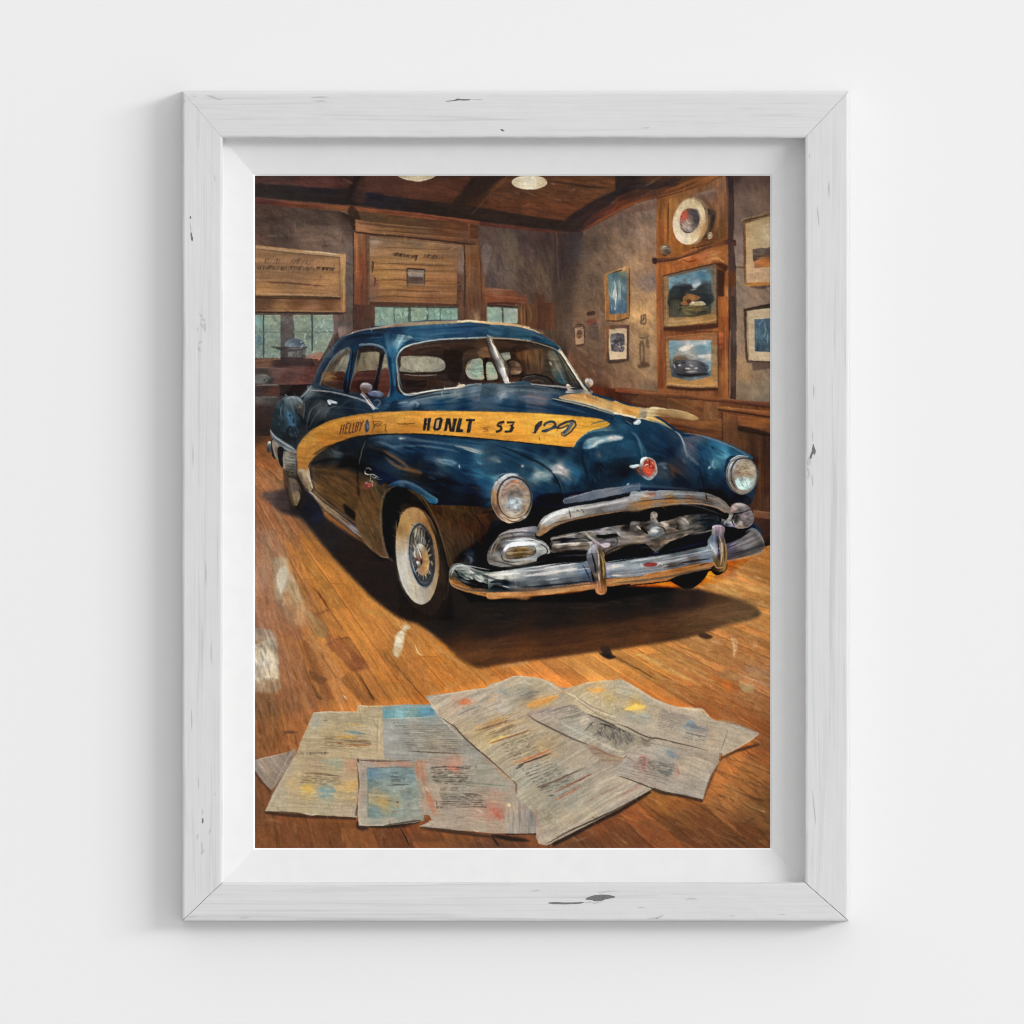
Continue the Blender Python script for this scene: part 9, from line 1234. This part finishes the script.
# ------------------------------------------------------------------ the wall
wall = link_mesh('wall', [(-4, 0, -1.5), (4, 0, -1.5), (4, 0, 4.5), (-4, 0, 4.5)], [(0, 1, 2, 3)], [wall_m])
wall['kind'] = 'structure'

# ------------------------------------------------------------------ the framed picture
root = bpy.data.objects.new('framed_picture', None); scene.collection.objects.link(root)
root.location = (0, 0, ZC); root['category'] = 'picture'
root['label'] = 'white distressed wooden frame on a white wall holding a painting of a blue vintage car'
T = abs(FRONT); LIP = .0165; PD = .0070
OUT = (182.2, 91.3, 848.8, 921.0); INN = (222.6, 138.0, 804.8, 882.3); PIC = (255.0, 176.0, 770.0, 848.0)
def lerp4(A, B, f): return [a+(b_-a)*f for a, b_ in zip(A, B)]
# cross-section of a rail: fraction from outer to inner edge, distance from the wall
PROF = [(0, .0005), (0, T-.0022), (.012, T-.0010), (.035, T-.0003), (.07, T), (.3, T), (.6, T), (.93, T), (.965, T-.0003), (.99, T-.0010), (1, T-.002), (1, LIP-.012)]
CHIPS = []   # (rail, outline in photograph pixels, bare wood or crack)
def chip(rail, s, kind=0): CHIPS.append((rail, [tuple(float(v) for v in q.split(',')) for q in s.split()], kind))
# bottom rail
chip(1, '585.5,899.3 590,896.6 596,895 603,894.6 610,895.2 615.5,896.8 612,898.2 606,899.2 601,900.8 595,901.2 592,900'); chip(1, '592,902.6 597,902 603,901.4 599,902.8 594,903.8', 1)
chip(1, '548,902.8 556,902 568,902.6 580,902 584,902.6 578,903.8 566,904.3 553,904.1'); chip(1, '584,902.6 590,901.4 592,902.2 586,903.2', 1)
chip(1, '598,892.4 608,890.8 620,890.8 610,891.6 600,892.9', 1); chip(1, '686,899.8 689,897.9 694,897.9 698,899.6 694,899.2 689,899.3', 1); chip(1, '647,918.6 654,917.6 660,918 654,918.9', 1); chip(1, '656,917.8 661,915.3 664,914.8 660,917.8 657,918.9', 1)
chip(1, '239,917.7 245,916.9 251,917 246,918.2 240,918.4', 1); chip(1, '530,891 537,890 541,890.2 534,891.4', 1); chip(1, '778,914.6 784,913.9 786,914.3 780,915', 1); chip(1, '729,916 734,915 735,915.8 730,916.4', 1); chip(1, '638,907.3 643,906.8 645,907.4 640,907.9', 1)
chip(1, '188,916.8 195,916 197,916.6 190,917.6', 1)
# top rail
chip(0, '445.5,101.2 454,99.9 458,98.6 463,99.2 471,99.2 469,100.4 460,100.4 452,101.2'); chip(0, '470,99.3 478,99 484,99.4 476,100', 1)
chip(0, '500.5,129.4 503,129.4 504.6,131 502,130.8'); chip(0, '206,95.2 212,95.6 219,98.4 224,99 219,99.9 212,97.6', 1); chip(0, '192,96 196,95.6 195,96.6', 1); chip(0, '310,97.2 320,96.4 330,97 320,97.9', 1); chip(0, '312,101 322,100.4 328,101 320,101.6', 1); chip(0, '640,128 650,127 648,128.2', 1)
# left rail
chip(2, '190.2,216 191.2,217 191,219 190,218'); chip(2, '191.2,232 192.3,236 192.9,240 191.6,240.4 190.6,236'); chip(2, '190.5,222 191.3,228 191.4,233 190.7,230', 1); chip(2, '214.6,174 215.3,178 215.6,182 214.8,179', 1)
chip(2, '199,313 201.6,314.6 203,317 201.6,316.8', 1); chip(2, '201,319 204.6,318.6 205.6,321 203.4,320.6', 1); chip(2, '204,322 206,325 205.2,333 204,328', 1); chip(2, '200.4,322.4 203,325.6 202.6,328 201,325', 1); chip(2, '198.6,342.4 202.6,340.6 201.4,343 199.4,344.4', 1); chip(2, '198.8,346 200.8,350 200.2,352 198.2,348.6', 1); chip(2, '197.6,327 198.6,329.6 197.9,331', 1)
chip(2, '184,98 186.5,101 183.8,104', 1)
chip(2, '202.5,818 203.6,820 202.9,823.4 201.8,822.6'); chip(2, '197,836 198.6,833 198,838 196.8,839.5', 1); chip(2, '209.6,830 211.4,829 209.8,832.6 208.4,834.4', 1); chip(2, '201.6,842 203,845 202.4,849 204.8,850.6 202.6,853.6 201,854.6 202,850', 1); chip(2, '209,871 209.8,875 210.4,877 209.2,874', 1); chip(2, '215,793 216,794.6 215.3,795.6', 1); chip(2, '202.4,808 203.2,812 202.8,815 202.2,812', 1); chip(2, '198.2,775 198.9,783 198.6,790 198,784', 1); chip(2, '206,560 206.7,573 206.2,588 205.7,573', 1); chip(2, '211.3,640 212,653 211.5,665 211,652', 1)
chip(2, '193,440 193.6,455 193.2,470 192.7,455', 1); chip(2, '191.6,708 192.4,720 192,731 191.2,719', 1)
# right rail
chip(3, '813.2,443.6 815.6,451 814.8,455.2 813.4,453.4 811.2,458.6 809.8,457.4 811.6,451.6 812.6,447'); chip(3, '808.6,457 810.2,458.6 811.2,461 809.4,465.6 807.4,464 808.2,460', 1); chip(3, '812.8,430 813.3,437 813.1,443 812.6,437', 1); chip(3, '813.6,384 814.4,390 814.1,400 813.4,392', 1)
chip(3, '807,467 809.5,469 810,476 807.4,479 808.6,473', 1); chip(3, '812,473 813.4,480 813,487 812,481', 1); chip(3, '812.6,790 814,800 815.6,816 816.2,826 814.8,816 813.2,802', 1); chip(3, '829,180 830,189 829.4,198 828.6,189', 1); chip(3, '809.4,154 810.3,156 809.8,158.6', 1); chip(3, '817,205 819,215 819.4,228 818,218', 1)
nz = np.random.RandomState(3)
def rail(k):
    """one mitred rail: 0 top, 1 bottom, 2 left, 3 right"""
    n = 110; gap = (.22, .30, .12, .12)[k]; g0, g1 = [(.10, .16), (.30, .34), (.10, .30), (.16, .34)][k]
    ph = nz.rand(8)*6.28
    verts, faces, mi = [], [], []
    for i in range(n+1):
        t = i/n
        for (f, d) in PROF:
            x0, y0, x1, y1 = lerp4(OUT, INN, f)
            if k < 2:
                px = x0+g0+(x1-g1-x0-g0)*t; py = y0 if k == 0 else y1
            else:
                py = y0+g0+(y1-g1-y0-g0)*t; px = x0 if k == 2 else x1
            s = t*30
            wob = .10*math.sin(s+ph[0])+.08*math.sin(2.7*s+ph[1])+.05*math.sin(6.1*s+ph[2])+.05*math.sin(13*s+ph[3])
            wob *= (1 if f < .1 or f > .9 else 0)*(0 if i in (0, n) else 1)
            if k < 2: py += wob
            else: px += wob
            dd = d+(.00006*math.sin(4*s+ph[4]+f*9) if .02 < f < .98 else 0)
            v = W(px, py, dd); verts.append((v[0], v[1], v[2]-ZC))
    m = len(PROF)
    for i in range(n):
        for j in range(m-1):
            a, b_, c, d = i*m+j, (i+1)*m+j, (i+1)*m+j+1, i*m+j+1
            faces.append((a, d, c, b_) if k in (1, 2) else (a, b_, c, d)); mi.append(3 if j == 0 else 0)
    for i in (0, n):
        faces.append(tuple(i*m+j for j in range(m))); mi.append(0)
    for (r_, pts, kind) in CHIPS:
        if r_ != k: continue
        if kind == 0:
            q = spl(np.array(pts), True, 3); q = q+nz.randn(*q.shape)*.12
        else: q = np.array(pts)
        base = len(verts)
        for (px, py) in q:
            v = W(px, py, T+.00022); verts.append((v[0], v[1], v[2]-ZC))
        idx = list(range(base, base+len(q)))
        area = sum(q[i-1][0]*q[i][1]-q[i][0]*q[i-1][1] for i in range(len(q)))
        faces.append(tuple(idx if area < 0 else idx[::-1])); mi.append(1+kind)
    return link_mesh('frame_rail', verts, faces, [rail_h if k < 2 else rail_v, bare, crack, side_m], root, mi)
for k, lab in enumerate(('top rail with one dark chip near its upper edge', 'bottom rail with a long dark chip right of its middle', 'left rail with small cracks down its length', 'right rail with one dark chip at mid height')):
    rail(k)['label'] = lab

# bevelled white mat: four boards sloping back from under the frame to the print
def mat_board():
    ext = (218.0, 133.0, 809.5, 887.0)
    rings = [(ext, LIP+.0004), (INN, LIP), (lerp4(INN, PIC, .02), LIP-.0006), ((253.4, 174.2, 772.0, 850.0), PD+.0022), ((253.8, 174.6, 771.6, 849.6), PD+.0018), ((254.9, 175.9, 770.1, 848.1), PD+.0004), ((255.0, 176.0, 770.0, 848.0), PD-.0006)]
    verts, faces = [], []
    for R, d in rings:
        for (px, py) in ((R[0], R[1]), (R[2], R[1]), (R[2], R[3]), (R[0], R[3])):
            v = W(px, py, d); verts.append((v[0], v[1], v[2]-ZC))
    for i in range(len(rings)-1):
        for j in range(4):
            a, b_ = i*4+j, i*4+(j+1) % 4
            faces.append((a, a+4, b_+4, b_))
    return link_mesh('mat', verts, faces, [mat_m, edge_m], root, [1 if i//4 >= 3 else 0 for i in range(len(faces))])
mat_board()

# the print: a fine sheet whose vertices carry the pigment
EK = 1.0
def print_sheet():
    nx, ny = GW, GH
    xs = np.linspace(PIC[0]-.4, PIC[2]+.4, nx); ys = np.linspace(PIC[1]-.4, PIC[3]+.4, ny)
    k = (D0+(T-PD))/D0/1000
    X, Z = np.meshgrid((xs-512)*k, (512-ys)*k)
    hgt = CV.mean(2); relief = (hgt-blur(hgt, 3))/255*.00012
    Y = -PD-relief
    co = np.stack([X, Y, Z], 2).reshape(-1, 3).astype(np.float32)
    me = bpy.data.meshes.new('print')
    me.vertices.add(nx*ny); me.vertices.foreach_set('co', co.ravel())
    i = np.arange(nx*ny).reshape(ny, nx)
    q = np.stack([i[:-1, :-1], i[1:, :-1], i[1:, 1:], i[:-1, 1:]], 2).reshape(-1, 4)
    me.loops.add(q.size); me.loops.foreach_set('vertex_index', q.ravel().astype(np.int32))
    me.polygons.add(len(q)); me.polygons.foreach_set('loop_start', np.arange(0, q.size, 4, dtype=np.int32))
    me.update(calc_edges=True); me.validate()
    c = CV/255.0
    lin = np.where(c <= .04045, c/12.92, ((c+.055)/1.055)**2.4)/EK
    col = np.concatenate([np.clip(lin, 0, .95), np.ones((ny, nx, 1))], 2).astype(np.float32)
    a = me.color_attributes.new('pigment', 'FLOAT_COLOR', 'POINT'); a.data.foreach_set('color', col.ravel())
    me.materials.append(print_m)
    o = bpy.data.objects.new('print', me); scene.collection.objects.link(o); o.parent = root
    o['label'] = 'painting of a dark blue vintage car with a yellow stripe in a wood panelled room, papers on the floor'
print_sheet()
